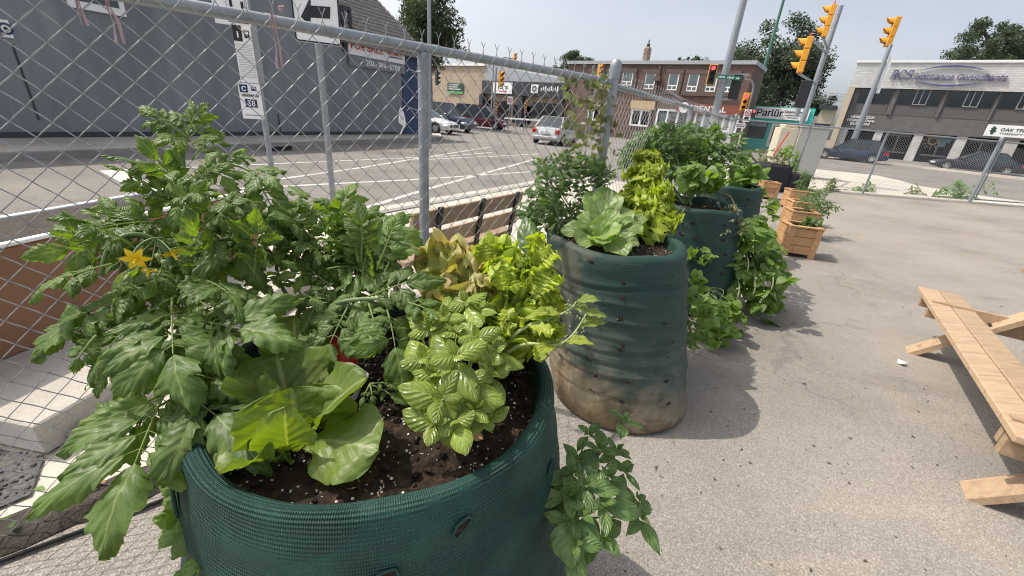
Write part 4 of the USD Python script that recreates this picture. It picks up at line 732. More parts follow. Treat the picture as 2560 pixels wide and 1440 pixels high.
m = MB(); m.obox(cbk + p3 * .08 - q3 * .085, p3 * 1.6, q3 * .08, Z3 * .05, b=.006); kb_.part('step', m, 'concrete', world=True)
pb0 = np.array([-2.608, 1.70, .16]); pw = Thing('brown_planter', 'low brown planter with a white rim beyond the fence, far left', 'planter', pb0)
m = MB(); m.obox(pb0 - p3 * .38, p3 * 2.25, q3 * .55, Z3 * .56, b=.01); pw.part('body', m, 'brown_planter', world=True)
for k_ in range(2): m = MB(); m.obox(pb0 - p3 * .39 + Z3 * .562 + q3 * (-.012 + .535 * k_), p3 * 2.27, q3 * .04, Z3 * .02, b=.004); pw.part('rim', m, 'white_paint', world=True)
m = MB(); m.obox(pb0 - p3 * .34 + Z3 * .561 + q3 * .03, p3 * 2.15, q3 * .49, Z3 * .01); pw.part('soil', m, 'dirt', world=True)
# gravel and dirt along the fence foot
sd_ = nA; fs3 = lambda s_, n_: A0 + DA * s_ + nA * n_
def ribbon_ground(name, s0, s1, n0, n1, z, m_, seed, k=40, amp=.05, label=None):
    rng = np.random.default_rng(seed); ss = np.linspace(s0, s1, k); lo = [fs3(s_, n0 + amp * (rng.random() - .5)) for s_ in ss]; hi = [fs3(s_, n1 + amp * (rng.random() - .5)) for s_ in ss]; V = []; F_ = []; g = 6
    for i in range(k):
        for j in range(g + 1): p = lo[i] + (hi[i] - lo[i]) * j / g; V.append([*p, z + (.03 * rng.random() + .02 * math.sin(j / g * math.pi)) * (0 < j < g)])
    for i in range(k - 1):
        for j in range(g): a_ = i * (g + 1) + j; F_.append([a_, a_ + g + 1, a_ + g + 2, a_ + 1])
    m = MB(); m.add(V, F_); return single(name, m, m_, kind='structure', smooth=True)
ribbon_ground('soil_strip', -4, .9, -.10, .09, .004, 'dirt', 3)
rng = np.random.default_rng(31); ed = [cbk[:2] + q3[:2] * t_ - pd * (.005 + .02 * rng.random()) for t_ in np.linspace(1.3, .0, 14)] + [fs3(s_, .16 + .05 * rng.random()) for s_ in np.linspace(-.75, -2.6, 20)]
sheet(ed, .006, 'gravel_patch', 'gravel'); from shapely.geometry import Point as Pt_; gp = Polygon([tuple(q) for q in ed]).buffer(0); m = MB(); o_ = trimesh.creation.icosphere(0); k_ = 0
while k_ < 900:
    q = np.array([rng.uniform(-3.4, -1.7), rng.uniform(-.2, 1.6)])
    if gp.contains(Pt_(q)): m.add(np.array([*q, .008]) + o_.vertices * rng.uniform(.004, .014) * rng.uniform(.6, 1.3, 3), o_.faces); k_ += 1
single('loose_gravel', m, 'gravel', 'loose dark gravel lying beyond the fence left of the concrete base', 'gravel', kind='stuff')
m = MB(); m.tube([[*fs3(s_, -.14 + .015 * math.sin(s_ * 5)), .012] for s_ in np.linspace(-1.7, .3, 24)], .008, 8); single('black_hose', m, 'tyre_black', 'thin black pipe lying on the asphalt along the near fence foot', 'pipe', smooth=True)
# ================================================================ traffic signals and poles
def signal(name, label, px, py, w, hpx, face, body='signal_yellow', lit=None, shroud=None, group=None, back=None):
    """three round lights with hoods in a housing; hpx is its height in the photograph"""
    c = P(px, py, w); s_ = hpx * w / FPX / 3.15; f = nrm([face[0], face[1], 0]); a = np.array([-f[1], f[0], 0]); t = Thing(name, label, 'traffic signal', c, group=group)
    hw, hd = s_ * .5, s_ * .28
    for k in (1, 0, -1):
        o = c + Z3 * k * s_ * 1.02
        m = MB(); m.bev(-hw, hw, -hd, hd, -s_ * .5, s_ * .5, s_ * .06); t.part('housing', m.moved(np.stack([a, f, Z3], 1), o), body, world=True)
        ln = MB(); ln.lathe([(s_ * .34, 0), (s_ * .3, .03 * s_), (.001, .09 * s_)], 16); Mx = np.stack([a, Z3, f], 1)
        t.part('lens', ln.moved(Mx, o + f * (hd + .004)), 'red_light' if (lit and k == 1) else 'signal_black', world=True)
        th = np.linspace(-.35, math.pi + .35, 15); V = []; F_ = []
        for tt in th:
            ca, sa = math.cos(tt), math.sin(tt)
            for rr, dd in ((.42, 0), (.42, .75 if sa > -.1 else .3), (.38, .75 if sa > -.1 else .3), (.38, 0)): V.append(o + f * (hd + dd * s_ * (.55 + .45 * max(sa, 0)) - .004) + a * ca * rr * s_ + Z3 * sa * rr * s_)
        for i in range(len(th) - 1):
            for j in range(3): F_.append([i * 4 + j, i * 4 + j + 1, (i + 1) * 4 + j + 1, (i + 1) * 4 + j])
        m = MB(); m.add(V, F_); t.part('hood', m, body if body != 'signal_yellow' or back is None else body, world=True)
    if shroud:
        m = MB(); m.bev(-s_ * .72, s_ * .72, -.02, .02, -s_ * 1.75, s_ * 1.75, .015); t.part('back_board', m.moved(np.stack([a, f, Z3], 1), c - f * (hd + .03)), shroud, world=True)
        m = MB(); m.bev(-s_ * .58, s_ * .58, -.02, .02, -s_ * 1.62, s_ * 1.62, .015) ; t.part('board_face', m.moved(np.stack([a, f, Z3], 1), c - f * (hd - .012)), 'signal_black', world=True)
    return t, c, s_
Sg = -S3; Dg = -np.array([*Dh, 0])
_, c1, s1_ = signal('traffic_signal', 'yellow signal seen side-on, lower of the two on the right foreground pole', 2012, 138, 13.5, 81, Dg + .15 * Sg)
_, c2, s2_ = signal('traffic_signal', 'yellow signal seen side-on at the very top of the right foreground pole', 2072, 53, 13.8, 71, Dg + .15 * Sg)
_, c3, s3_ = signal('traffic_signal', 'yellow signal seen side-on, alone on the slim pole before the office building', 2231, 80, 15.5, 66, Dg + .25 * Sg)
b1 = G(1962, 436); wv = (b1 @ _f)
pz = Thing('signal_pole', 'galvanised signal pole with brackets standing beyond the beige cabinet', 'pole', b1)
pt = on_vertical(b1, 2095, 14); pole(pz, b1, pt, .11, r1=.085)
for (c_, dz) in ((c1, s1_ * 1.5), (c1, -s1_ * 1.6), (c2, -s2_ * 1.6)):
    q = c_ + Z3 * dz; m = MB(); m.tube([q, [pt[0], pt[1], q[2]]], .04, 8); m.tube([q, q - Z3 * dz * .25], .04, 8); pz.part('bracket', m, 'galvanised', world=True, smooth=40)
for c_, s_, ph in ((c1, s1_, pz), (c2, s2_, pz)): m = MB(); m.tube([c_ + Z3 * s_ * 1.5, c_ + Z3 * s_ * 2.0], [.03, .005], 6); ph.part('finial', m, 'red_plastic', world=True)
_, cb, sb = signal('traffic_signal', 'black signal seen from its back, low on the right foreground pole', 2006, 236, 13.2, 56, S3 + .3 * Dg, body='signal_black', shroud='signal_black')
b3 = G(2117, 396); po = Thing('street_lamp_pole', 'slim tapering grey pole on a concrete block before the dark blue hatchback', 'pole', b3)
top3 = c3 - Z3 * s3_ * 1.5
bb3 = P(2117, 397, (top3 @ _f) * 1.0)
d3_ = None
p_top = on_vertical(b3, 2224, 112); pole(po, b3, p_top, .26, r1=.15, n=12)
m = MB(); m.bev(-.75, .75, -.75, .75, -.12, 1.0, .06); po.part('concrete_block', m.moved(np.eye(3), b3), 'kerb_concrete', world=True)
m = MB(); m.box(.28, .42, -.06, .06, 5.3, 8.1); po.part('narrow_sign', m.moved(np.stack([np.array([*Dh, 0]), N3, Z3], 1), b3), 'sign_white', world=True)
# the slim pole's signal stands at the pole's own top
UsdGeom.Xformable(stage.GetPrimAtPath('/World/traffic_signal_002')).ClearXformOpOrder(); stage.RemovePrim('/World/traffic_signal_002'); USED[('/World', 'traffic_signal')] = 2
wt = (p_top - [0, 0, EYE]) @ _f
_, c3, s3_ = signal('traffic_signal', 'yellow signal seen side-on, alone on the slim pole before the office building', 2231, 80, wt, 66, Dg + .25 * Sg); USED[('/World', 'traffic_signal')] = 4
sp = G(1752, 425, road_z); tp = Thing('lamp_post', 'thick silver lamp post rising behind the fence before the dental clinic', 'lamp post', sp); ptop = on_vertical(sp, 1868, -60); pole(tp, sp, ptop, .155, r1=.12, n=20)
wS = (P(1800, 200, 1) @ _f); dS = ((sp - [0, 0, EYE]) @ _f)
q0 = on_vertical(sp, 0, 188); wq = (q0 - [0, 0, EYE]) @ _f
signal('traffic_signal', 'yellow edged signal with red light lit, left of the thick silver lamp post', 1780, 186, wq, 42, Sg - .2 * Dg, 'signal_black', lit=True, shroud='signal_yellow')
q6 = on_vertical(sp, 0, 222); signal('traffic_signal', 'black signal seen from its back, right of the thick silver lamp post', 1837, 219, (q6 - [0, 0, EYE]) @ _f, 50, S3 + .25 * Dg, 'signal_black', shroud='signal_black')
for py_, off0, off1 in ((188, -20, 60), (247, 0, 38)):
    q = on_vertical(sp, 0, py_); wv_ = (q - [0, 0, EYE]) @ _f; k_ = wv_ / FPX; m = MB(); m.tube([q + CR * off0 * k_ * 1.0, q + CR * off1 * k_], .05, 8); tp.part('arm', m, 'galvanised', world=True, smooth=40)
for z_ in (1.2, 2.6, 3.4): tp.part('strap', band(sp + Z3 * z_, [0, 0, 1], .155 - z_ * .003, .05, .006), 'metal_grey', world=True, smooth=40)
def street_name(name, label, px0, px1, py, w, txt, hpx=9, tilt=0):
    a, c = P(px0, py, w), P(px1, py + tilt, w); f = nrm(np.cross(c - a, Z3)); t = Thing(name, label, 'street sign', a); L_ = np.linalg.norm((c - a)[:2]); d_ = nrm([*(c - a)[:2], 0]); h = hpx * w / FPX
    m = MB(); m.box(0, L_, -.015, .015, -h / 2, h / 2); t.part('blade', m.moved(np.stack([d_, np.array([-d_[1], d_[0], 0]), Z3], 1), a), 'sign_green', world=True)
    m = MB(); [m.box(L_ * q_, L_ * (q_ + .05), -.022, -.016, -h * .25, h * (.1 + .15 * (k_ % 2))) for k_, q_ in enumerate((.06, .13, .2, .27, .42, .49, .56, .63, .78, .85))]; t.part('lettering', m.moved(np.stack([d_, np.array([-d_[1], d_[0], 0]), Z3], 1), a), 'sign_white', world=True)
street_name('street_name_sign', 'green street name blade beside the thick silver lamp post', 1792, 1854, 191, wq * .98, 'HENDERSON HWY', 9, 1)
g0 = G(1853, 372, road_z); tg_ = Thing('lamp_post', 'thin dark green lamp post rising beside the brown block', 'lamp post', g0); pole(tg_, g0, on_vertical(g0, 1945, -40), .17, 'pole_green', 10, r1=.11)
h0 = G(1858, 372, road_z) * [.62, .62, 1]; h0 = G(1868, 372, road_z) * 1.0; h0 = np.array([h0[0] * .7, h0[1] * .7, road_z]); hw_ = (P(1880, 260, 1) @ _f)
ho = Thing('signal_pole', 'grey pole with curved arm carrying the lit signal before the turquoise shop', 'pole', h0)
q = on_vertical(h0, 0, 232); wv_ = (q - [0, 0, EYE]) @ _f
m = MB(); base_px = P(1852, 345, wv_); topp = P(1881, 232, wv_); bx = np.array([topp[0], topp[1], road_z])
ho2 = [bx, topp, topp + Z3 * .45 - CR * .06, topp + Z3 * .75 - CR * .3, topp + Z3 * .86 - CR * .75]
m.tube(ho2, .055, 10); ho.part('pole', m, 'galvanised', world=True, smooth=50)
signal('traffic_signal', 'yellow signal with red light lit, hanging before the turquoise shop', 1863, 255, wv_, 38, Sg, lit=True, shroud='signal_yellow')
def round_sign(name, label, px, py, w, spx, kind):
    c = P(px, py, w); k_ = w / FPX; t = Thing(name, label, 'sign', c); f = nrm([-c[0], -c[1], 0]); a = np.array([-f[1], f[0], 0]); X = np.stack([a, -f, Z3], 1); W_ = spx[0] * k_; H_ = spx[1] * k_
    m = MB(); m.box(-W_ / 2, W_ / 2, -.01, .01, -H_ / 2, H_ / 2); t.part('plate', m.moved(X, c), 'sign_white', world=True)
    if kind in ('noturn', 'noped'):
        t.part('ring', ringmesh(0, H_ * .18 if kind == 'noturn' else 0, W_ * .3, W_ * .42, -.012).moved(X, c), 'sign_red', world=True)
        m = MB(); m.box(-W_ * .06, W_ * .06, -.016, -.012, -H_ * .05, H_ * .15) if kind == 'noped' else m.tube([(-.1 * W_, -.014, H_ * .1), (-.1 * W_, -.014, H_ * .22), (W_ * .15, -.014, H_ * .22)], .03 * W_ + .004, 5); t.part('symbol', m.moved(X, c), 'sign_black', world=True)
        m = MB(); m.beam((-W_ * .24, -.02, (H_ * .18 if kind == 'noturn' else 0) + W_ * .24), (W_ * .24, -.02, (H_ * .18 if kind == 'noturn' else 0) - W_ * .24), W_ * .07, .003, (0, 1, 0)); t.part('slash', m.moved(X, c), 'sign_red', world=True)
        if kind == 'noturn': m = MB(); m.box(-W_ * .3, W_ * .3, -.014, -.011, -H_ * .38, -H_ * .12); t.part('panel', m.moved(X, c), 'sign_black', world=True)
    if kind == 'name': m = MB(); m.box(-W_ * .42, W_ * .4, -.016, -.011, -H_ * .3, -H_ * .06); m.box(-W_ * .42, W_ * .42, -.016, -.011, H_ * .06, H_ * .3); t.part('printed_line', m.moved(X, c), 'sign_grey', world=True)
    if kind == 'hazard':
        pass
    return t
round_sign('turn_sign', 'white no turn sign with red ring left of the salon sign', 1868, 289, wv_ * .99, (17, 28), 'noturn')
t = round_sign('parking_sign', 'small white plate with dark lettering above the far fence corner', 1851, 314, wv_ * .96, (22, 11), 'name')
pb_ = G(1848, 366, road_z); pp_ = Thing('sign_post', 'pale wooden sign post beneath the no turn sign', 'post', P(1850, 345, wv_)); m = MB(); m.tube([P(1846, 360, wv_), P(1862, 300, wv_)], .05, 8); pp_.part('post', m, 'beige_stucco', world=True)
pc = P(1884, 284, wv_ * .97); pg = Thing('pedestrian_signal', 'small black pedestrian signal with red hand lit left of the salon sign', 'traffic signal', pc); X = np.stack([CR * [1, 1, 0], N3, Z3], 1)
k_ = wv_ / FPX; f_ = nrm([-pc[0], -pc[1], 0]); a_ = np.array([-f_[1], f_[0], 0]); X = np.stack([a_, -f_, Z3], 1)
m = MB(); m.bev(-5 * k_, 5 * k_, -.12, .12, -10 * k_, 10 * k_, .02); pg.part('housing', m.moved(X, pc), 'signal_black', world=True)
m = MB(); m.box(-2.2 * k_, 2.2 * k_, -.135, -.122, 2.5 * k_, 6 * k_)
for i in range(4): m.box((-2.2 + i * 1.15) * k_, (-1.4 + i * 1.15) * k_, -.135, -.122, 6.05 * k_, (8.6 - abs(i - 1.5) * .5) * k_)
pg.part('hand', m.moved(X, pc), 'red_light', world=True)
# signals across the intersection on the left
fR = np.array([*Dh, 0]) + .2 * Sg
signal('traffic_signal', 'yellow signal seen side-on before the storefront row, through the near fence', 1252, 198, 36, 36, fR); signal('traffic_signal', 'small yellow signal on a curved arm above the near fence rail', 1287, 145, 46, 22, fR)
signal('traffic_signal', 'yellow signal beside a small green street blade above the vine', 1500, 179, 40, 33, fR + .2 * Sg); signal('traffic_signal', 'black signal beside the near fence post before the beige brick wall', 1092, 196, 30, 32, S3 + .4 * fR, 'signal_black')
street_name('street_name_sign', 'small green street name blade right of the yellow signal above the vine', 1508, 1532, 188, 40, 'MAIN AVE', 8, 1) if 0 else None
a, c = P(1508, 186, 40), P(1530, 188, 40); t = Thing('street_name_sign', 'small green street name blade right of the yellow signal above the vine', 'street sign', a); m = MB(); d_ = nrm([*(c - a)[:2], 0]); L_ = np.linalg.norm((c - a)[:2]); m.box(0, L_, -.02, .02, -.16, .16); t.part('blade', m.moved(np.stack([d_, np.array([-d_[1], d_[0], 0]), Z3], 1), a), 'sign_green', world=True); m = MB()
for k_ in range(5): m.box(L_ * (.1 + .16 * k_), L_ * (.22 + .16 * k_), -.024, -.021, -.06, .06)
t.part('lettering', m.moved(np.stack([d_, np.array([-d_[1], d_[0], 0]), Z3], 1), a), 'sign_white', world=True)
def upright(name, label, px, py_top, py_base, w, r, m_='galvanised', extra=None, cat='pole'):
    top = P(px, py_top, w); b_ = np.array([top[0], top[1], road_z]); t = Thing(name, label, cat, b_); m = MB(); m.tube([b_, top], [r, r * .8], 8); t.part('pole', m, m_, world=True, smooth=40); return t, top
t, top = upright('signal_pole', 'slim grey signal pole before the white script shop sign', 1241, 168, 0, 36.3, .09)
t, top = upright('signal_pole', 'grey signal pole with a curved arm left of the small high yellow signal', 1234, 160, 0, 46.5, .09); m = MB(); m.tube([top, top + [.4, 0, .5], top + [1.2, 0, .75], P(1284, 147, 46.4)], .06, 8); t.part('arm', m, 'galvanised', world=True, smooth=50)
t, top = upright('signal_pole', 'grey signal pole behind the vine before the brown block', 1497, 160, 0, 40.4, .1)
for (px, lab) in ((1241, 'yellow and black striped marker board on the left signal pole'), (1314, 'yellow and black striped marker board right of the no pedestrians sign')):
    c = P(px, 267, 35.8); t = Thing('hazard_marker', lab, 'sign', c); k_ = 35.8 / FPX; f_ = nrm([-c[0], -c[1], 0]); a_ = np.array([-f_[1], f_[0], 0]); X = np.stack([a_, -f_, Z3], 1); w_, h_ = 3.6 * k_, 14 * k_
    m = MB(); m.box(-w_, w_, -.02, .02, -h_, h_); t.part('board', m.moved(X, c), 'signal_yellow', world=True)
    for i in range(4): z = -h_ + (.3 + i * .5) * h_; m = MB(); m.prism([(-w_, z), (w_, z - w_ * 1.1), (w_, z - w_ * 1.1 + h_ * .24), (-w_, z + h_ * .24)], -.026, -.022); t.part('stripe', m.moved(X, c), 'signal_black', world=True)
    m = MB(); m.tube([c + [0, .08, 0], np.array([c[0], c[1] + .08, road_z])], .05, 6); t.part('post', m, 'galvanised', world=True)
t = round_sign('crossing_sign', 'white no pedestrians sign with red ring before the storefront row', 1275, 251, 35.5, (13, 18), 'noped'); c = P(1275, 251, 35.5); m = MB(); m.tube([c + [0, .06, 0], np.array([c[0], c[1] + .06, road_z])], .04, 6); t.part('post', m, 'galvanised', world=True)
# crash rail and kerb along the avenue behind the silver car
rl0, rl1 = P(1262, 295, 44), P(1500, 311, 40); gr = Thing('guard_rail', 'low pale guard rail along the far side of the avenue', 'guard rail', (rl0[0], rl0[1], road_z))
m = MB(); m.beam(rl0, rl1, .08, .16); gr.part('rail', m, 'white_paint', world=True)
for k_ in range(9): q = rl0 + (rl1 - rl0) * k_ / 8; m = MB(); m.box(q[0] - .05, q[0] + .05, q[1] + .05, q[1] + .15, road_z, q[2]); gr.part('post', m, 'metal_grey', world=True)
# utility cabinet and other things by the far corner
cb0 = G(1968, 440, -.01); cz = on_vertical(cb0, 0, 318)[2]; kb = Thing('utility_cabinet', 'tall beige and grey utility cabinet behind the far fence', 'cabinet', cb0); dcab = nrm([.85, -.2]); ncab = np.array([-dcab[1], dcab[0]])
X = np.stack([[*dcab, 0], [*ncab, 0], Z3], 1)
m = MB(); m.bev(-.06, .95, 0, .9, -.05, cz, .02); kb.part('body', m.moved(X, cb0), 'grey_cabinet', world=True)
m = MB(); m.bev(-.72, -.065, .1, .95, -.05, cz - .05, .02); kb.part('side_cabinet', m.moved(X, cb0), 'beige_cabinet', world=True)
m = MB(); m.bev(-.6, -.1, .2, .85, cz - .048, cz + .13, .02); kb.part('top_box', m.moved(X, cb0), 'beige_cabinet', world=True)
m = MB(); m.bev(-.1, 1.0, -.04, .94, cz + .002, cz + .05, .01); kb.part('lid', m.moved(X, cb0), 'grey_cabinet', world=True)
q = P(1990, 292, (cb0 @ _f)); m = MB(); m.tube([q, q + Z3 * .35], .09, 8); kb.part('vent_stub', m, 'galvanised', world=True)
m = MB(); m.tube([P(1973, 330, 12.2), P(1933, 388, 12.0)], .02, 8); single('garden_tool', m, 'red_plastic', 'long red tool handle leaning by the black fabric planters', 'tool', smooth=True)

# ================================================================ cars
def paint(name, c, rough=0.25): plain(name, c, rough=rough, var=0.02, coat_weight=0.8, coat_roughness=0.05)
paint('car_white', (0.75, 0.75, 0.72)); paint('car_navy', (0.012, 0.018, 0.045)); paint('car_maroon', (0.09, 0.012, 0.016)); paint('car_silver', (0.46, 0.48, 0.48)); paint('car_black', (0.012, 0.013, 0.017)); paint('car_blue', (0.012, 0.02, 0.05))
plain('tyre', (0.02, 0.02, 0.02), rough=0.85); plain('alloy', (0.55, 0.55, 0.55), rough=0.3, metal=0.7); plain('car_glass', (0.03, 0.04, 0.045), rough=0.06, var=0.02); plain('lamp_clear', (0.65, 0.66, 0.67), rough=0.15); plain('lamp_red', (0.45, 0.015, 0.02), rough=0.2); plain('plate', (0.6, 0.62, 0.66), rough=0.5)
def car(name, label, cat, pos, head, matn, L, W, H, prof, cab, group=None, wr=.33):
    """prof: (x along the length 0..1 from tail to nose, belt or bonnet height); cab: tail foot, roof tail, roof nose, screen foot as 0..1"""
    t = Thing(name, label, cat, (*pos[:2], road_z if len(pos) < 3 else pos[2]), math.atan2(head[1], head[0]), group)
    px_, pz_ = np.array(prof).T; X = np.unique(np.concatenate([np.linspace(0, 1, 25), px_])); zt = np.interp(X, px_, pz_)
    def ring(x, z1):
        e = abs(x - .5) * 2; hw = W / 2 * (1 - .16 * e ** 4); zb = .2 + .1 * e ** 6
        y = [0, hw * .9, hw * .97, hw, hw * .985, hw * .93, hw * .8, 0]; z = [zb, zb, zb + .1, zb + (z1 - zb) * .45, zb + (z1 - zb) * .75, z1 - .05, z1, z1 + .03]
        return np.array([[x * L - L / 2, b_, c_] for b_, c_ in zip(y, z)] + [[x * L - L / 2, -b_, c_] for b_, c_ in list(zip(y, z))[-2:0:-1]])
    R_ = np.array([ring(x, z) for x, z in zip(X, zt)]); n = R_.shape[1]; V = np.vstack([R_.reshape(-1, 3), R_[0].mean(0) + [[-.06, 0, 0]][0], R_[-1].mean(0) + [.08, 0, 0]]); F_ = []
    for i in range(len(X) - 1):
        for j in range(n): F_.append([i * n + j, (i + 1) * n + j, (i + 1) * n + (j + 1) % n, i * n + (j + 1) % n])
    F_ = [[a, b_, c_] for q_ in F_ for a, b_, c_ in ((q_[0], q_[1], q_[2]), (q_[0], q_[2], q_[3]))]
    k = len(X) * n
    for j in range(n): F_.append([k, j, (j + 1) % n]); F_.append([k + 1, (len(X) - 1) * n + (j + 1) % n, (len(X) - 1) * n + j])
    m = MB(); m.add(V, F_); t.part('body', m, matn, smooth=35)
    belt = lambda x: np.interp(x, px_, pz_)
    a, b_, c_, d_ = cab; hb, ht = W / 2 * .9, W / 2 * .70
    def cabin(gr, z0o, cut=0.0, ztop=None):
        pts = []
        for (x, top) in ((a, 0), (b_, 1), ((b_ + c_) / 2, 1.02), (c_, 1), (d_, 0)):
            z = belt(x) - .02 + (H - belt(x) + .02) * min(top, 1) + (.015 if top > 1 else 0); y = hb + (ht - hb) * min(top, 1); pts.append((x * L - L / 2, y + gr, z + (gr if top else 0)))
        return pts
    p = cabin(0, 0); bl = [(x, hb, belt((x + L / 2) / L) - .03) for x, _, _ in p]
    V = []; 
    for s_ in (1, -1):
        V += [(x, s_ * y, z) for x, y, z in p] + [(x, s_ * hb, z) for x, _, z in bl]
    F_ = []
    for o in (0, 10):
        for i in range(4): F_.append([o + i, o + i + 1, o + 5 + i + 1, o + 5 + i][::(1 if o else -1)])
    for i in range(4): F_.append([i, i + 1, 10 + i + 1, 10 + i])
    m = MB(); m.add(V, F_); t.part('windows', m, 'car_glass')
    m = MB()
    for i in (1, 2): m.obox((p[i][0], -p[i][1] - .01, p[i][2] - .005), (p[i + 1][0] - p[i][0], 0, p[i + 1][2] - p[i][2]), (0, 2 * p[i][1] + .02, 0), (0, 0, .035))
    t.part('roof', m, matn)
    for s_ in (1, -1):
        for (p0, p1) in ((p[0], p[1]), (p[3], p[4])): m = MB(); m.beam((p0[0], s_ * (p0[1] + .004), p0[2]), (p1[0], s_ * (p1[1] + .004), p1[2]), .07, .05); t.part('pillar', m, matn)
        for fx in (.36, .68) if (c_ - b_) > .3 else (.5,):
            xx = p[1][0] + (p[3][0] - p[1][0]) * fx; m = MB(); m.beam((xx - .05, s_ * (hb + .004), belt((xx + L / 2) / L) - .02), (xx, s_ * (ht + .006), H - .01), .06, .03); t.part('pillar', m, 'car_black')
        m = MB(); xm = p[3][0] + (p[4][0] - p[3][0]) * .75; m.bev(xm - .1, xm + .06, s_ * (W / 2 + .02) - .09, s_ * (W / 2 + .02) + .09, belt(d_) + .0, belt(d_) + .16, .03); t.part('mirror', m, matn)
        for xw in (.185, .815):
            xc = xw * L - L / 2; m = MB(); m.lathe([(wr * .62, -.1), (wr * .95, -.11), (wr, -.07), (wr, .07), (wr * .95, .11), (wr * .62, .1), (wr * .62, -.1)], 24); Mx = np.array([[1, 0, 0], [0, 0, s_], [0, 1, 0]], float)
            w_ = t.part('wheel', m.moved(Mx, (xc, s_ * (W / 2 - .1), wr)), 'tyre', smooth=40)
            m = MB(); m.lathe([(wr * .64, .07), (wr * .58, .09), (wr * .5, .05), (.001, .05)], 20)
            for k in range(6): q = k * math.pi / 3; m.beam((0, 0, .075), (math.cos(q) * wr * .56, math.sin(q) * wr * .56, .08), .06, .03)
            t.part('rim', m.moved(Mx, (xc, s_ * (W / 2 - .1), wr)), 'alloy', under=w_)
            m = MB(); th = np.linspace(0, math.pi, 13); V = []; 
            for q in th: V += [(xc + math.cos(q) * wr * 1.02, s_ * (W / 2 * .985), wr + math.sin(q) * wr * 1.02), (xc + math.cos(q) * wr * 1.2, s_ * (W / 2 * .999), wr + math.sin(q) * wr * 1.2)]
            m.add(V, [[2 * i, 2 * i + 1, 2 * i + 3, 2 * i + 2] for i in range(12)]); t.part('wheel_arch', m, 'tyre')
        zh = belt(.97) - .1; m = MB(); m.bev(L / 2 - .42, L / 2 - .0, s_ * W * .36 - .17, s_ * W * .36 + .17, zh - .1, zh + .07, .05); t.part('headlight', m, 'lamp_clear')
        zr_ = belt(.03) - .14; m = MB(); m.bev(-L / 2 - .03, -L / 2 + .3, s_ * W * .39 - .15, s_ * W * .39 + .12, zr_ - .13, zr_ + .1, .04); t.part('tail_light', m, 'lamp_red')
        m = MB(); m.box(-L * .26, L * .26, s_ * (W / 2 + .002), s_ * (W / 2 + .012), .32, .37); t.part('sill', m, 'car_black')
        for fx in (-.02, .2): m = MB(); m.bev(fx * L - .1, fx * L + .1, s_ * (W / 2 * .985) - .02, s_ * (W / 2 * .985) + .02, belt(.5) - .2, belt(.5) - .16, .008); t.part('door_handle', m, matn)
    m = MB(); m.bev(L / 2 + .0, L / 2 + .075, -.5, .5, .42, .6, .02); t.part('grille', m, 'car_black')
    m = MB(); m.bev(-L / 2 - .075, -L / 2 - .0, -.26, .26, .62, .76, .008); t.part('licence_plate', m, 'plate'); m = MB(); m.bev(-L / 2 - .1, -L / 2 + .1, -W * .43, W * .43, .34, .52, .05); t.part('bumper', m, matn)
    return t
SED = [(0, .62), (.03, .92), (.1, .98), (.2, .95), (.62, .92), (.72, .9), (.95, .72), (1, .5)]
VAN = [(0, .7), (.02, 1.0), (.1, 1.02), (.6, 1.0), (.76, .98), (.94, .85), (1, .55)]
SUV = [(0, .7), (.02, 1.05), (.1, 1.08), (.6, 1.06), (.74, 1.04), (.93, .95), (1, .6)]
hd = nrm([.93, -.36])
v0 = G(1203, 321, road_z); car('parked_minivan', 'dark red minivan parked in front of the beige brick wall', 'minivan', v0, nrm([.97, -.2]), 'car_maroon', 5.1, 1.95, 1.95, VAN, (.0, .06, .58, .8))
v1 = G(1128, 327, road_z); car('parked_suv', 'dark blue sport utility with a white roof parked beside the red minivan', 'car', v1 + [-.5, 0, 0], nrm([.9, -.43]), 'car_navy', 4.6, 1.9, 1.85, SUV, (.01, .06, .55, .72))
v2 = G(1083, 331, road_z); car('parked_car', 'white sedan nosing out from behind the grey stucco building', 'car', v2 + [-.6, 0, 0], nrm([.93, -.36]), 'car_white', 4.5, 1.8, 1.45, SED, (.1, .26, .5, .72))
v3 = G(1400, 364, road_z); car('silver_sedan', 'silver sedan driving away on the side street beyond the vine', 'car', v3 + [-.15, 1.6, 0], nrm([.36, .93]), 'car_silver', 4.7, 1.8, 1.55, SED, (.1, .26, .5, .72))
v4 = G(2112, 402, road_z); car('parked_hatchback', 'dark blue hatchback parked behind the slim pole on a concrete block', 'car', (v4 + np.array([.6, .7, 0])), -np.array([Dh[0], Dh[1]]), 'car_blue', 5.1, 2.0, 1.75, [(0, .62), (.02, .98), (.12, 1.02), (.62, .95), (.72, .92), (.95, .74), (1, .5)], (.02, .16, .52, .74), wr=.38)
v5 = G(2430, 432, road_z); car('parked_sedan', 'black sedan parked by the avenue before the office building', 'car', (v5 + np.array([.6, .7, 0])), -np.array([Dh[0], Dh[1]]), 'car_black', 5.4, 2.0, 1.6, SED, (.1, .26, .5, .72), wr=.37)
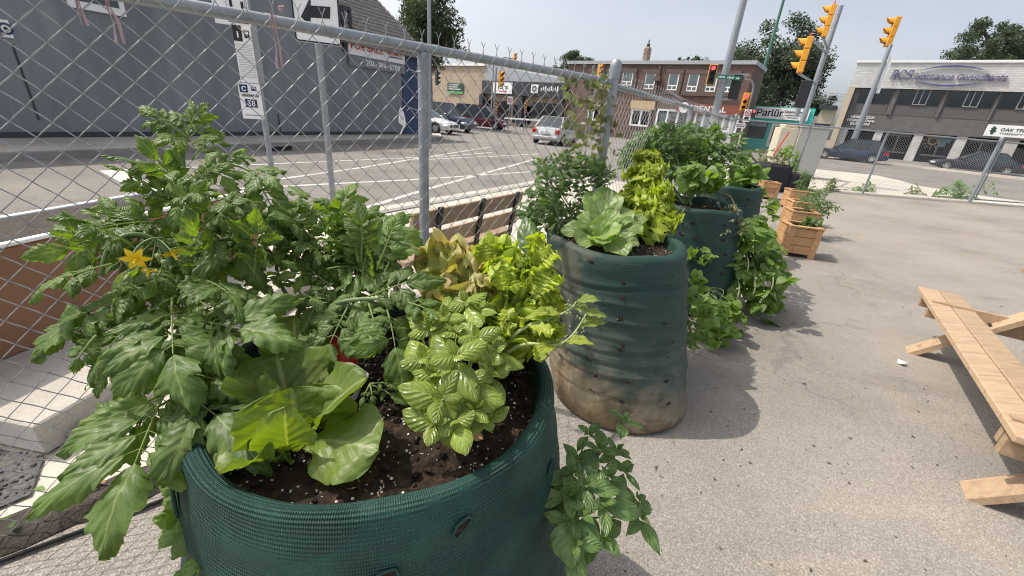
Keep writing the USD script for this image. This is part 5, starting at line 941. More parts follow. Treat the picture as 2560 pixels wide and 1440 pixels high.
# ================================================================ grow bags of knitted green cloth
def cloth(name, dirt, rib=1.0):
    N = {'tc': ('texture_coordinate', {}), 's': ('separate_xyz', {}), 'n': ('noise_texture', {'scale': 5.0, 'detail': 6.0, 'roughness': 0.6}), 'r': ('rgb_ramp', {'ramp': [(0.3, (0.007, 0.033, 0.027) if rib > .5 else (0.010, 0.030, 0.025)), (0.7, (0.018, 0.060, 0.046) if rib > .5 else (0.018, 0.045, 0.036))]}),
         'mv': ('math', {'math_type': 'multiply', 'value2': 820.0}), 'si': ('math', {'math_type': 'sine'}), 'mu': ('math', {'math_type': 'multiply', 'value2': 1500.0}), 'su': ('math', {'math_type': 'sine'}), 'pr': ('math', {'math_type': 'multiply_add', 'value2': 0.6}),
         'wn': ('noise_texture', {'scale': 420.0, 'detail': 2.0}), 'ws': ('map_range', {'from_min': 0.6, 'from_max': 0.74, 'to_min': 0.0, 'to_max': 0.75, 'clamp': True}), 'cs': ('mix_color', {'b': (0.10, 0.25, 0.20)}),
         'br': ('map_range', {'from_min': -1.2, 'from_max': 1.2, 'to_min': 1 - .45 * rib, 'to_max': 1 + .45 * rib, 'clamp': True}), 'nf2': ('noise_texture', {'scale': 9.0, 'detail': 4.0}), 'nq': ('map_range', {'from_min': 0.35, 'from_max': 0.65, 'to_min': 0.0, 'to_max': 1.35, 'clamp': True}), 'pm': ('math', {'math_type': 'multiply'}), 'h': ('hsv', {}), 'b': ('bump', {'strength': 0.9 * rib, 'distance': 0.0022}), 'p': ('principled_bsdf', {'roughness': 0.6, 'specular_ior_level': 0.3})}
    L = [('tc.UV', 's.vector'), ('tc.object', 'n.vector'), ('n.fac', 'r.fac'), ('s.y', 'mv.value1'), ('mv.value', 'si.value1'), ('s.x', 'mu.value1'), ('mu.value', 'su.value1'), ('su.value', 'pr.value1'), ('si.value', 'pr.value3'), ('tc.object', 'nf2.vector'), ('nf2.fac', 'nq.value'), ('pr.value', 'pm.value1'), ('nq.result', 'pm.value2'), ('pm.value', 'br.value'),
         ('tc.UV', 'wn.vector'), ('wn.fac', 'ws.value'), ('r.color', 'cs.a'), ('ws.result', 'cs.fac'), ('cs.result', 'h.color'), ('br.result', 'h.value'), ('pm.value', 'b.height'), ('b.normal', 'p.normal')]
    out = 'h.color'
    if dirt:
        N |= {'z': ('map_range', {'from_min': 0.0, 'from_max': 0.42, 'to_min': 0.7, 'to_max': 0.0, 'clamp': True}), 'nd': ('noise_texture', {'scale': 4.2, 'distortion': 0.7, 'detail': 8.0, 'roughness': 0.65}), 'ad': ('math', {'math_type': 'add'}), 'am': ('map_range', {'from_min': 0.7, 'from_max': 1.02, 'to_min': 0.0, 'to_max': 0.95, 'clamp': True}), 'dc': ('rgb_ramp', {'ramp': [(0.36, (0.06, 0.042, 0.024)), (0.47, (0.16, 0.115, 0.065)), (0.55, (0.24, 0.195, 0.13)), (0.68, (0.12, 0.115, 0.085))]}), 'dm': ('mix_color', {}),
              'z2': ('map_range', {'from_min': 0.25, 'from_max': 0.98, 'to_min': 0.6, 'to_max': -0.3, 'clamp': True}), 'nf': ('noise_texture', {'scale': 7.0, 'detail': 9.0, 'roughness': 0.72}), 'mm': ('math', {'math_type': 'multiply'}), 'nr': ('map_range', {'from_min': 0.3, 'from_max': 0.65, 'clamp': True}), 'xo': ('separate_xyz', {}), 'xs': ('math', {'math_type': 'multiply_add', 'value2': -0.55}), 'x2': ('math', {'math_type': 'multiply_add', 'value2': -0.5, 'use_clamp': True}), 'dm2': ('mix_color', {'b': (0.17, 0.18, 0.15)})}
        L += [('s.y', 'z.value'), ('tc.object', 'nd.vector'), ('nd.fac', 'ad.value1'), ('tc.object', 'xo.vector'), ('xo.x', 'xs.value1'), ('z.result', 'xs.value3'), ('xs.value', 'ad.value2'), ('ad.value', 'am.value'), ('nd.fac', 'dc.fac'), ('s.y', 'z2.value'), ('tc.object', 'nf.vector'), ('nf.fac', 'nr.value'), ('nr.result', 'mm.value1'), ('xo.x', 'x2.value1'), ('z2.result', 'x2.value3'), ('x2.value', 'mm.value2'), ('h.color', 'dm2.a'), ('mm.value', 'dm2.fac'), ('dm2.result', 'dm.a'), ('am.result', 'dm.fac'), ('dc.color', 'dm.b')]; out = 'dm.result'
    mat(name, N, L + [(out, 'p.base_color')])
cloth('bag_cloth', False, .75); cloth('bag_cloth_dirty', True, .22); cloth('bag_cloth_clean', False, .12)
mat('soil', {'tc': ('texture_coordinate', {}), 'n': ('noise_texture', {'scale': 34.0, 'detail': 8.0, 'roughness': 0.7}), 'r': ('rgb_ramp', {'ramp': [(0.3, (0.010, 0.007, 0.0055)), (0.52, (0.030, 0.019, 0.013)), (0.75, (0.09, 0.054, 0.034))]}), 'v': ('voronoi_texture', {'scale': 130.0}), 'sc': ('separate_color', {}), 'gt': ('math', {'math_type': 'greater_than', 'value2': 0.93}), 'lt': ('math', {'math_type': 'less_than', 'value2': 0.34}), 'an': ('math', {'math_type': 'multiply'}), 'mx': ('mix_color', {'b': (0.6, 0.57, 0.52)}),
             'n2': ('noise_texture', {'scale': 90.0, 'detail': 5.0}), 'b': ('bump', {'strength': 1.0, 'distance': 0.008}), 'p': ('principled_bsdf', {'roughness': 0.9, 'specular_ior_level': 0.25})},
    [('tc.object', 'n.vector'), ('n.fac', 'r.fac'), ('tc.object', 'v.vector'), ('v.color', 'sc.color'), ('sc.r', 'gt.value1'), ('v.distance', 'lt.value1'), ('gt.value', 'an.value1'), ('lt.value', 'an.value2'), ('an.value', 'mx.fac'), ('r.color', 'mx.a'), ('mx.result', 'p.base_color'), ('tc.object', 'n2.vector'), ('n2.fac', 'b.height'), ('b.normal', 'p.normal')])
plain('perlite', (0.62, 0.6, 0.55), rough=0.9, var=0.15)
plain('root', (0.3, 0.2, 0.12), rough=0.8)
class Bag:
    def __init__(s, name, label, base, r0, top, r1, h, seed, dirty, rim=.034, group='green cloth grow bags', n=120):
        s.base, s.top, s.r0, s.r1, s.h, s.seed = np.array(base, float), np.array(top, float), r0, r1, h, seed
        s.t = Thing(name, label, 'grow bag', (*base, 0), group=group); s.m = 'bag_cloth_dirty' if dirty else 'bag_cloth' if seed == 1 else 'bag_cloth_clean'; s.rim = rim
        zz = np.concatenate([[0.0, .012, .03, .06], np.linspace(.08, h - rim, 110 if seed == 2 else 44)]); prof = [(z, 0.0, 0) for z in zz]
        V, U = [], []; th = np.linspace(0, 2 * math.pi, n + 1); vlen = 0; rows = []
        for z in zz: rows.append((z, 0.0, z))
        for a in np.linspace(0.25, math.pi * 1.0, 12): rows.append((h - rim + rim * math.sin(a), rim * (1 - math.cos(a)), h - rim + rim * a))
        for k in range(1, 5): rows.append((h - rim - .012 * k, 2 * rim + .004 * k, h + .08 + .013 * k))
        V = np.array([[s.pt(t_, z, inn) for t_ in th] for z, inn, _ in rows]).reshape(-1, 3); U = np.array([[(t_ * .42, v_) for t_ in th] for _, _, v_ in rows]).reshape(-1, 2)
        k = n + 1; i = np.arange(len(rows) - 1)[:, None] * k; j = np.arange(n)[None]
        m = MB(); m.add(V, np.stack([i + j, i + j + 1, i + k + j + 1, i + k + j], -1).reshape(-1, 4), U); s.t.part('cloth', m, s.m, world=True, smooth='uv')
        s.zs = h - .03 - rim * .4; g = 40; V = []; rng = np.random.default_rng(seed + 50)
        rr = np.linspace(0, 1, g); tt = np.linspace(0, 2 * math.pi, 73)[:-1]
        P_ = np.array([[s.pt(t_, h - .06, 2 * rim - .006) for t_ in tt]])[0]; c = P_.mean(0); V = np.array([c + (P_ - c) * r_ for r_ in rr]).reshape(-1, 3)
        V[:, 2] = s.zs - .012 + .06 * (meshkit.fbm(V * 11, 4, seed) - .5) + .024 * (meshkit.fbm(V * 60, 3, seed + 3) - .5); i = np.arange(g - 1)[:, None] * 72; j = np.arange(72)[None]
        s.soilV = V; m = MB(); m.add(V, np.stack([i + j, i + (j + 1) % 72, i + 72 + (j + 1) % 72, i + 72 + j], -1).reshape(-1, 4)[:, ::-1]); s.t.part('soil', m, 'soil', world=True, smooth=True)
    def pt(s, th, z, inset=0.0):
        f = z / s.h; c = s.base + (s.top - s.base) * f; r = s.r0 + (s.r1 - s.r0) * f
        ph = np.array([math.cos(th) * 1.4, math.sin(th) * 1.4, z * 9 + .5 * math.sin(2 * th + s.seed)])
        r += .014 * (meshkit.fbm(ph + s.seed, 3, s.seed) - .5) + .0015 * math.sin(z * 70 + 2.5 * math.sin(th * 2 + s.seed)) * min(1, 4 * z)
        if s.seed == 2:
            for zf, ph_, am in ((.78, .4, .009), (.70, 2.0, .006), (.585, 1.2, .008), (.52, 3.3, .006), (.455, .2, .009), (.40, 2.6, .007), (.30, 1.0, .008), (.22, 3.0, .006)):
                dz = z - zf - .018 * math.sin(th * 1.3 + ph_ * 2) - .006 * math.sin(th * 4 + ph_); r += am * math.exp(-(dz / .011) ** 2) * (.35 + .65 * max(0, math.sin(th * 1.1 + ph_ * 1.7))) - am * .7 * math.exp(-((dz + .02) / .012) ** 2)
        if z < .03: r -= .03 * (1 - z / .03) ** 2
        rimw = (.030 if s.seed == 1 else .018) * (meshkit.noise(np.array([math.cos(th) * 2.2, math.sin(th) * 2.2, s.seed + .5]), 9) - .5) + .008 * math.sin(5 * th + s.seed)
        zz = z + rimw * max(0, (z - s.h * .8) / (s.h * .2)); r -= inset * (1 + .5 * (meshkit.noise(np.array([math.cos(th) * 3, math.sin(th) * 3, 4.5 + s.seed]), 4) - .5))
        return np.array([c[0] + math.cos(th) * r, c[1] + math.sin(th) * r, zz])
    def hole(s, th, z, w=.022, hh=.011, tilt=0.0):
        """a slit with soil behind it and a frayed lip"""
        p = s.pt(th, z); a = nrm(s.pt(th + .02, z) - s.pt(th - .02, z)); u = nrm(s.pt(th, z + .01) - s.pt(th, z - .01)); n_ = np.cross(a, u); n_ = n_ if n_ @ np.array([math.cos(th), math.sin(th), 0]) > 0 else -n_
        ct, st = math.cos(tilt), math.sin(tilt); A, U_ = a * ct + u * st, -a * st + u * ct; rng = np.random.default_rng(int(abs(th * 1000 + z * 977))); q = np.linspace(0, 2 * math.pi, 15)[:-1]; V = [p + n_ * .006]
        k = 1 + .25 * (rng.random(14) - .5); V += [p + A * math.cos(x) * w * k_ + U_ * math.sin(x) * hh * k_ + n_ * .0045 for x, k_ in zip(q, k)]; m = MB(); m.add(np.array(V) , [[0, 1 + i, 1 + (i + 1) % 14] for i in range(14)]); hp = s.t.part('planting_hole', m, 'soil', world=True)
        if s.seed > 1: return
        m = MB(); R_ = [p + A * math.cos(x) * w * 1.06 * k_ + U_ * math.sin(x) * hh * 1.08 * k_ + n_ * .005 for x, k_ in zip(q, k)]; m.tube(R_ + [R_[0]], .0032, 6, cap=False, uv=(.3, .3)); s.t.part('hole_lip', m, s.m, world=True, smooth='uv', under=hp)
    def ztop(s, x, y):
        return s.zs - .01
BAGS = [Bag('grow_bag', 'nearest grow bag of dark green knitted cloth, soil open at its rim', (-.30, .875), .59, (-.30, .865), .425, .925, 1, False, rim=.02, n=200),
        Bag('grow_bag', 'dirt stained green grow bag with a round romaine lettuce on top, second from the camera', (.71, 2.13), .415, (.575, 2.33), .40, .93, 2, True, n=160),
        Bag('grow_bag', 'clean dark green grow bag with bean vines down its right side, third in the row', (1.74, 3.62), .38, (1.60, 3.74), .37, .93, 3, False),
        Bag('grow_bag', 'farthest green grow bag, partly hidden behind the third one', (2.74, 5.25), .385, (2.62, 5.35), .38, .93, 4, False)]
for th, z, w, hh, ti in ((-1.30, .80, .03, .014, .5), (-1.78, .70, .034, .014, .5), (-.98, .86, .02, .009, .6), (-1.05, .66, .03, .012, .6), (-2.35, .80, .026, .014, -.7), (-.35, .80, .018, .009, 0), (-.30, .62, .02, .01, 0), (-2.7, .66, .026, .012, 0), (-1.35, .56, .03, .012, .3)): BAGS[0].hole(th, z, w, hh, ti)
rng = np.random.default_rng(77)
for th in (-2.05, -1.72, -1.05, -.45, .1, -2.6):
    for k, z in enumerate((.84, .735, .62, .51, .40, .30, .19)): (rng.random() < .86) and BAGS[1].hole(th + .05 * (k % 2) + rng.normal() * .05, z + rng.normal() * .018, .013 + .008 * rng.random(), .005 + .005 * rng.random(), rng.normal() * .3)
for b_, ths in ((BAGS[2], (-2.3, -1.95, -1.3, -.9)), (BAGS[3], (-2.0, -1.4, -.8))):
    for th in ths:
        for z in (.82, .7, .56, .42, .28): b_.hole(th + rng.normal() * .04, z + rng.normal() * .015, .024, .01, rng.normal() * .2)
# white grains, roots and crumbs on the soil
def grains(bag, n, lo, hi, seed, mn='perlite', nm='perlite', flat=.8):
    rng = np.random.default_rng(seed); V = bag.soilV; m = MB(); o = trimesh.creation.icosphere(0)
    for i in rng.choice(len(V), n): m.add(V[i] + rng.normal(size=3) * [.012, .012, 0] + o.vertices * rng.uniform(lo, hi) * rng.uniform(.6, 1.3, 3) * [1, 1, flat], o.faces)
    bag.t.part(nm, m, mn, world=True, kind='stuff')
grains(BAGS[0], 700, .0008, .0032, 1); grains(BAGS[0], 1100, .003, .012, 2, 'soil', 'soil_crumbs'); grains(BAGS[1], 160, .002, .0045, 3); grains(BAGS[1], 160, .004, .01, 4, 'soil', 'soil_crumbs')
rng = np.random.default_rng(12)
for k in range(34):
    i = rng.integers(len(BAGS[0].soilV)); p = BAGS[0].soilV[i] + [0, 0, .004]; d = rng.normal(size=3) * [1, 1, .1]; pts = [p]
    for j in range(6): d = nrm(d + rng.normal(size=3) * [.5, .5, .15]); pts.append(pts[-1] + d * rng.uniform(.006, .014))
    m = MB(); m.tube(pts, .0007, 4); BAGS[0].t.part('root', m, 'root', world=True)

# ================================================================ leaves
leafmat('leaf_tomato', (0.075, 0.135, 0.03), (0.16, 0.235, 0.066), (0.24, 0.31, 0.11), (1.8, 1.9, 0.25), tw=0.4, nv=5, slope=1.5, mid=.03, rough=.46, quilt=.55, veinfac=.22, spec=.38)
leafmat('leaf_tomato_far', (0.058, 0.11, 0.03), (0.125, 0.2, 0.058), (0.11, 0.17, 0.07), (1.6, 1.9, 0.4), tw=0.34, nv=5, rough=.5, veinfac=.2, spec=.5)
leafmat('leaf_romaine', (0.105, 0.165, 0.028), (0.165, 0.225, 0.045), (0.30, 0.36, 0.13), (1.6, 1.6, 0.2), tw=0.36, nv=7, slope=1.7, mid=.035, rough=.44, quilt=.6, veinfac=.24, coarse=14, spec=.45)
leafmat('leaf_romaine_pale', (0.16, 0.245, 0.065), (0.26, 0.35, 0.115), (0.36, 0.42, 0.2), (1.4, 1.6, 0.4), tw=0.4, nv=5, slope=1.5, mid=.05, rough=.38, quilt=1.0, veinfac=.35, coarse=14)
leafmat('leaf_basil', (0.19, 0.265, 0.045), (0.30, 0.37, 0.075), (0.36, 0.42, 0.15), (1.4, 1.5, 0.25), tw=0.36, nv=5, slope=1.9, mid=.028, rough=.3, quilt=.8, veinfac=.10, coarse=25, spec=.6)
leafmat('leaf_frilly', (0.28, 0.36, 0.04), (0.44, 0.50, 0.08), (0.5, 0.53, 0.18), (1.4, 1.5, 0.3), tw=0.45, nv=6, rough=.4, quilt=.6, veinfac=.25, coarse=16)
leafmat('leaf_red', (0.32, 0.38, 0.08), (0.46, 0.50, 0.16), (0.46, 0.44, 0.2), (1.4, 1.4, 0.5), tw=0.36, nv=6, rough=.42, quilt=.8, veinfac=.25, coarse=22, tip=(0.5, 0.28, 0.2))
leafmat('leaf_bean', (0.105, 0.19, 0.036), (0.19, 0.285, 0.062), (0.16, 0.25, 0.08), (1.6, 1.8, 0.3), tw=0.4, nv=4, slope=1.6, rough=.42, quilt=.5, veinfac=.3)
leafmat('leaf_pepper', (0.09, 0.165, 0.055), (0.18, 0.27, 0.085), (0.11, 0.17, 0.07), (1.6, 1.9, 0.35), tw=0.33, nv=5, slope=1.6, rough=.36, quilt=.9, veinfac=.3, spec=.6)
leafmat('leaf_vine', (0.11, 0.13, 0.06), (0.22, 0.24, 0.12), (0.2, 0.2, 0.12), (1.3, 1.4, 0.5), tw=0.3, nv=4, rough=.6, veinfac=.2)
plain('stem_green', (0.11, 0.17, 0.06), rough=0.5, var=0.15, scale=25.0); plain('stem_pale', (0.32, 0.38, 0.16), rough=0.5, var=0.1); plain('petal', (0.8, 0.55, 0.01), rough=0.5, var=0.08); plain('bud_green', (0.2, 0.26, 0.1), rough=0.6); plain('dry_leaf', (0.36, 0.23, 0.11), rough=0.8, var=0.3, scale=30.0)
def width(kind, t):
    if kind == 'tomato': w = (t ** .5) * (1 - t) ** .95; return w / w.max()
    if kind == 'romaine': w = (.2 + .8 / (1 + np.exp(-(t - .38) * 11))) * np.sqrt(np.clip(1 - np.clip((t - .62) / .38, 0, 1) ** 2.2, 0, 1)); return w / w.max()
    if kind == 'frilly': w = (.3 + .7 * np.clip(t / .5, 0, 1)) * np.sqrt(np.clip(1 - np.clip((t - .72) / .28, 0, 1) ** 2.5, 0, 1)); return w / w.max()
    if kind == 'basil': return np.sin(math.pi * np.clip(t, 0, 1) ** .8) ** .75
    if kind == 'bean': w = (t ** .3) * (1 - t) ** .85; return w / w.max()
    if kind == 'spinach': w = np.clip(t - .22, 0, 1) ** .35 * (1 - t) ** .55; w = w / w.max(); return np.maximum(w, .05 * (t < .3))
    return np.sin(math.pi * np.clip(t, 0, 1) ** .85) ** 1.1
def blade(kind, L, W, rng, nu=14, nv=6, curl=.5, fold=.15, cup=0.0, wave=.0, wf=3, twist=0.0, side=0.0):
    """one leaf along +x, upper face +z: vertices, faces, uv"""
    t = np.linspace(0, 1, nu + 1); s = np.linspace(-1, 1, nv + 1); w = width(kind, t) * W / 2; T, S_ = np.meshgrid(t, s, indexing='ij'); A = abs(S_)
    edge = np.ones_like(T); ph = rng.random(2) * .6
    xs = np.zeros_like(T)
    if kind == 'tomato':
        
        fr = np.empty_like(T); dep = np.empty_like(T)
        for sd_i, sel in enumerate((S_ > 0, S_ <= 0)):
            kn = np.concatenate([[0], np.sort(np.array([.16, .36, .55, .74, .9]) + rng.normal(size=5) * .03), [1.02]]); dp = np.array([.38, .46, .38, .3, .2, .1]) * rng.uniform(.5, 1.1, 6); ix = np.clip(np.searchsorted(kn, T, 'right') - 1, 0, 5); f_ = (T - kn[ix]) / (kn[ix + 1] - kn[ix]); fr[sel] = f_[sel]; dep[sel] = dp[ix][sel]
        prof = np.where(fr < .62, fr / .62, 1 - .75 * (fr - .62) / .38); edge = 1 - dep * (1 - prof) * A ** .7 + .05 * np.sin(T * 60 + ph[0] * 9) * A; xs = .09 * L * A ** 1.5 * prof
    elif kind in ('romaine', 'bean', 'pepper', 'spinach', 'basil'): edge = 1 + (.05 * np.sin(T * 17 + ph[0] * 9 + S_) + .025 * np.sin(T * 41 + ph[1] * 7)) * A * (1 if kind == 'romaine' else .4)
    elif kind == 'frilly': edge = 1 + (.13 * np.sin(T * 31 + 5 * ph[0] + S_) + .08 * np.sin(T * 67 + 7 * ph[1])) * A; 
    y = S_ * w[:, None] * edge; z = fold * abs(y) + cup * y * y / max(W, 1e-6)
    d = np.abs(((T * (6 if kind == 'tomato' else 4.5) - A * 1.4) % 1) - .5) * 2
    q = {'tomato': .03, 'basil': .065, 'romaine': .02, 'frilly': .05, 'bean': .035, 'pepper': .05, 'spinach': .05}[kind]
    z += q * W * (1 - d ** 2) * np.sin(math.pi * np.clip(A, 0, 1)) * np.clip(np.sin(math.pi * T), 0, 1)
    if kind == 'tomato': z -= .16 * W * A ** 3 * (1 + .8 * np.sin(T * 9 + ph[1] * 20)); z += (.11 * W * (meshkit.fbm(np.stack([T * 7 + ph[0] * 50, S_ * 3.5, 0 * T + ph[1] * 70], -1), 2) - .5)) if nu >= 12 else 0
    if kind == 'frilly': z += .14 * W * (meshkit.fbm(np.stack([T * 9 + ph[0] * 50, S_ * 4, 0 * T + ph[1] * 70], -1), 3) - .5) * 2 * np.clip(A * 3, 0, 1)
    if kind == 'romaine': z += .05 * W * (meshkit.fbm(np.stack([T * 11 + ph[0] * 50, S_ * 6, 0 * T + ph[1] * 70], -1), 3) - .5) * 2 * np.clip(A * 3, 0, 1)
    if kind == 'basil': z -= .30 * W * A ** 2 * np.sin(math.pi * T)
    if kind == 'frilly':
        am = W * (.03 + .20 * A ** 2.0) * np.clip(T * 2.4, 0, 1); p1, p2 = rng.random(2) * 6; fq = 1.0 if nu < 30 else 1.5; z += am * (np.sin(T * 26 * fq + p1 + 2.2 * S_) + .8 * np.sin(T * 44 * fq + p2 - 2 * S_)) + .12 * W * np.where(T > .7, np.sin(S_ * 10 + p1) * (T - .7) * 3.3, 0); xs += .05 * L * A ** 2 * np.sin(T * 35 + p2) + .06 * L * np.where(T > .75, np.sin(S_ * 13 + p2) * (T - .75) * 4, 0)
    if wave: p1 = rng.random() * 6; z += wave * W * A ** 2 * np.sin(T * wf * 6.28 + p1 + S_)
    if nu >= 12: z += .03 * W * (meshkit.fbm(np.stack([T * 5 + ph[0] * 30, S_ * 2.5, 0 * T + ph[1] * 20], -1), 3) - .5) * 2
    ang = -curl * t ** 1.2 ; dx = np.cumsum(np.concatenate([[0], np.cos((ang[1:] + ang[:-1]) / 2)])) * L / nu; dz = np.cumsum(np.concatenate([[0], np.sin((ang[1:] + ang[:-1]) / 2)])) * L / nu
    sa, ca = np.sin(ang), np.cos(ang); tw = twist * t; yy = y * np.cos(tw)[:, None] - z * np.sin(tw)[:, None]; zz = y * np.sin(tw)[:, None] + z * np.cos(tw)[:, None]
    if side: yy = yy + (side * L * t ** 2)[:, None]
    X = dx[:, None] + xs * ca[:, None] - zz * sa[:, None]; Z_ = dz[:, None] + zz * ca[:, None] + xs * sa[:, None]
    v = np.stack([X, yy, Z_], -1).reshape(-1, 3); k = nv + 1; i = np.arange(nu)[:, None] * k; j = np.arange(nv)[None]
    return v, np.stack([i + j, i + k + j, i + k + j + 1, i + j + 1], -1).reshape(-1, 4), np.stack([S_ * .5 + .5, T], -1).reshape(-1, 2)
def put(mb, bl, o, d, n):
    d = nrm(d); n = np.asarray(n, float); y = np.cross(n, d); ln = np.linalg.norm(y)
    y = y / ln if ln > 1e-6 else nrm(np.cross([.3, .5, .8], d)); z = np.cross(d, y); v, f, uv = bl; mb.add(np.asarray(o) + v[:, :1] * d + v[:, 1:2] * y + v[:, 2:3] * z, f, uv)
def compound(mb, p0, p1, rng, n, leaf=.38, pairs=3, q=(22, 8), sag=.1, petiole=.35, kind='tomato', stem=.0028, droop=.9, ratio=.56):
    """a pinnate leaf from its foot to its tip"""
    p0, p1 = np.asarray(p0, float), np.asarray(p1, float); L = np.linalg.norm(p1 - p0); n = nrm(n); t = np.linspace(0, 1, 9); body = 1 - leaf * .8
    mid = p0 + (p1 - p0) * .5 + n * L * sag; C = lambda t_: (1 - t_) ** 2 * p0 + 2 * t_ * (1 - t_) * mid + t_ ** 2 * p1
    pts = np.array([C(x * body) for x in t]); mb.tube(pts, np.linspace(stem, stem * .45, 9), 6, uv=(.5, .5))
    def frame(x): d = nrm(C(min(x + .03, 1)) - C(x - .03)); nn = nrm(n - d * (n @ d)); return d, nn, np.cross(nn, d)
    d, nn, b = frame(body); l = L * leaf * rng.uniform(.9, 1.12); put(mb, blade(kind, l, l * ratio * rng.uniform(.9, 1.15), rng, *q, curl=droop * rng.uniform(.5, 1.5), fold=rng.uniform(.0, .3), twist=rng.normal() * .25), C(body), d + rng.normal(size=3) * .08, nn + b * rng.normal() * .25)
    for i in range(pairs):
        x = petiole + (body - petiole) * (i + .25) / pairs
        for sg in (-1, 1):
            d, nn, b = frame(min(x + rng.uniform(-.03, .03), body)); l = L * leaf * rng.uniform(.62, .95) * (.8 + .25 * (i / max(pairs - 1, 1))); dd = d * rng.uniform(.35, .75) + b * sg - nn * rng.uniform(-.1, .25); o = C(x); st = l * .14
            o2 = o + nrm(dd) * st; mb.tube([o, o2], stem * .4, 4, uv=(.5, .5)); put(mb, blade(kind, l, l * ratio * rng.uniform(.85, 1.1), rng, *q, curl=droop * rng.uniform(.4, 1.6), fold=rng.uniform(0, .3), twist=rng.normal() * .3, side=rng.normal() * .06), o2, dd, nn + b * rng.normal() * .3 + rng.normal(size=3) * .12)
        if i < pairs - 1 and rng.random() < .7:
            for sg in (-1, 1): d, nn, b = frame(x + .07); l = L * leaf * rng.uniform(.18, .3); put(mb, blade(kind, l, l * .6, rng, 6, 4, curl=.4, fold=.2), C(x + .07), d * .5 + b * sg, nn)
TOCAM = lambda p: nrm(np.array([0, 0, EYE]) - p)
def up_n(p, rng, c=.45, r=.25): return nrm(np.array([0, 0, .9]) + TOCAM(np.asarray(p)) * c + rng.normal(size=3) * r)

# ---------------------------------------------------------------- the big tomato in the nearest bag
rng = np.random.default_rng(101)
root0 = np.array([-.50, 1.02, .88])
to = Thing('tomato_plant', 'big leafy tomato plant with yellow flowers leaning out of the nearest grow bag', 'tomato plant', root0)
top0 = P(470, 335, 1.13)
m = MB(); sp = [root0, P(500, 790, 1.04), P(487, 640, 1.06), P(466, 470, 1.1), top0]; ss = np.array(sp)
from scipy.interpolate import CubicSpline
def spline(pts, n=24): pts = np.asarray(pts, float); return CubicSpline(np.linspace(0, 1, len(pts)), pts)(np.linspace(0, 1, n))
m.tube(spline(sp), np.linspace(.0085, .0055, 24), 10); to.part('stem', m, 'stem_green', world=True, smooth=True)
m = MB(); m.tube(spline([root0 + [.02, 0, .1], P(470, 760, .99), P(420, 640, .98), P(330, 585, .93), P(255, 690, .9)]), np.linspace(.0075, .004, 24), 8); to.part('stem', m, 'stem_green', world=True, smooth=True)
m = MB(); m.tube(spline([root0 + [0, 0, .08], P(455, 880, .95), P(430, 980, .88), P(395, 1090, .80)]), np.linspace(.008, .004, 24), 8); to.part('stem', m, 'stem_pale', world=True, smooth=True)
m = MB(); m.tube(spline([P(487, 600, 1.06), P(540, 430, 1.12), P(610, 420, 1.13), P(690, 470, 1.1)]), np.linspace(.006, .003, 24), 8); to.part('stem', m, 'stem_green', world=True, smooth=True)
LT = [(470, 345, 1.12, 352, 266, 1.08, .5), (470, 330, 1.12, 517, 256, 1.12, .5), (470, 350, 1.12, 392, 350, 1.03, .5), (475, 345, 1.12, 530, 292, 1.15, .5), (468, 370, 1.1, 400, 318, 1.14, .45), (470, 340, 1.12, 440, 275, 1.16, .5), (480, 360, 1.1, 540, 345, 1.08, .45),
      (470, 470, 1.1, 292, 392, .98, .4), (470, 500, 1.09, 330, 470, .98, .4), (620, 425, 1.12, 700, 470, 1.06, .5), (560, 430, 1.12, 600, 370, 1.2, .45), (640, 440, 1.1, 700, 560, 1.08, .45), (480, 400, 1.1, 560, 330, 1.16, .45), (500, 400, 1.1, 590, 470, 1.06, .45),
      (440, 560, 1.04, 155, 600, .88, .42), (340, 590, .95, 58, 655, .85, .45), (280, 660, .9, 70, 735, .82, .5), (400, 690, .97, 66, 875, .81, .4), (440, 740, .95, 195, 960, .80, .38), (430, 745, .94, 440, 1010, .76, .45), (480, 690, .99, 605, 770, .88, .45), (465, 800, .96, 705, 850, .84, .45),
      (440, 930, .9, 268, 1362, .66, .46), (425, 960, .9, 635, 1120, .76, .5), (435, 930, .91, 602, 975, .84, .45), (425, 1000, .87, 188, 1190, .73, .42), (420, 980, .88, 225, 1085, .78, .4), (410, 880, .94, 240, 905, .84, .42), (490, 520, 1.1, 700, 565, 1.08, .42), (500, 560, 1.09, 645, 700, 1.0, .42),
      (480, 620, 1.07, 345, 610, .97, .42), (480, 520, 1.09, 365, 490, 1.02, .4), (480, 640, 1.06, 300, 800, .9, .4), (490, 600, 1.08, 560, 640, .98, .45), (490, 700, 1.04, 620, 640, 1.06, .4), (470, 760, 1.0, 330, 740, .92, .42), (480, 740, 1.02, 560, 800, .92, .42), (450, 830, .95, 380, 980, .82, .42), (440, 860, .95, 300, 1000, .82, .4),
      (480, 450, 1.1, 420, 560, 1.0, .42), (480, 560, 1.08, 600, 560, 1.15, .4), (470, 660, 1.05, 400, 560, 1.1, .4), (500, 780, 1.03, 640, 730, 1.08, .4), (440, 900, .93, 540, 900, .87, .4)]
for (x0, y0, w0, x1, y1, w1, lf) in LT:
    p0, p1 = P(x0, y0, w0), P(x1, y1, w1); L_ = np.linalg.norm(p1 - p0); mb = MB(); compound(mb, p0, p1, rng, up_n(p1, rng), leaf=lf + .01, pairs=2 if L_ < .12 else 3 if L_ < .22 else 4, sag=rng.uniform(.06, .2), petiole=.2, ratio=.6, droop=.65); to.part('leaf', mb, 'leaf_tomato', world=True, smooth='uv')
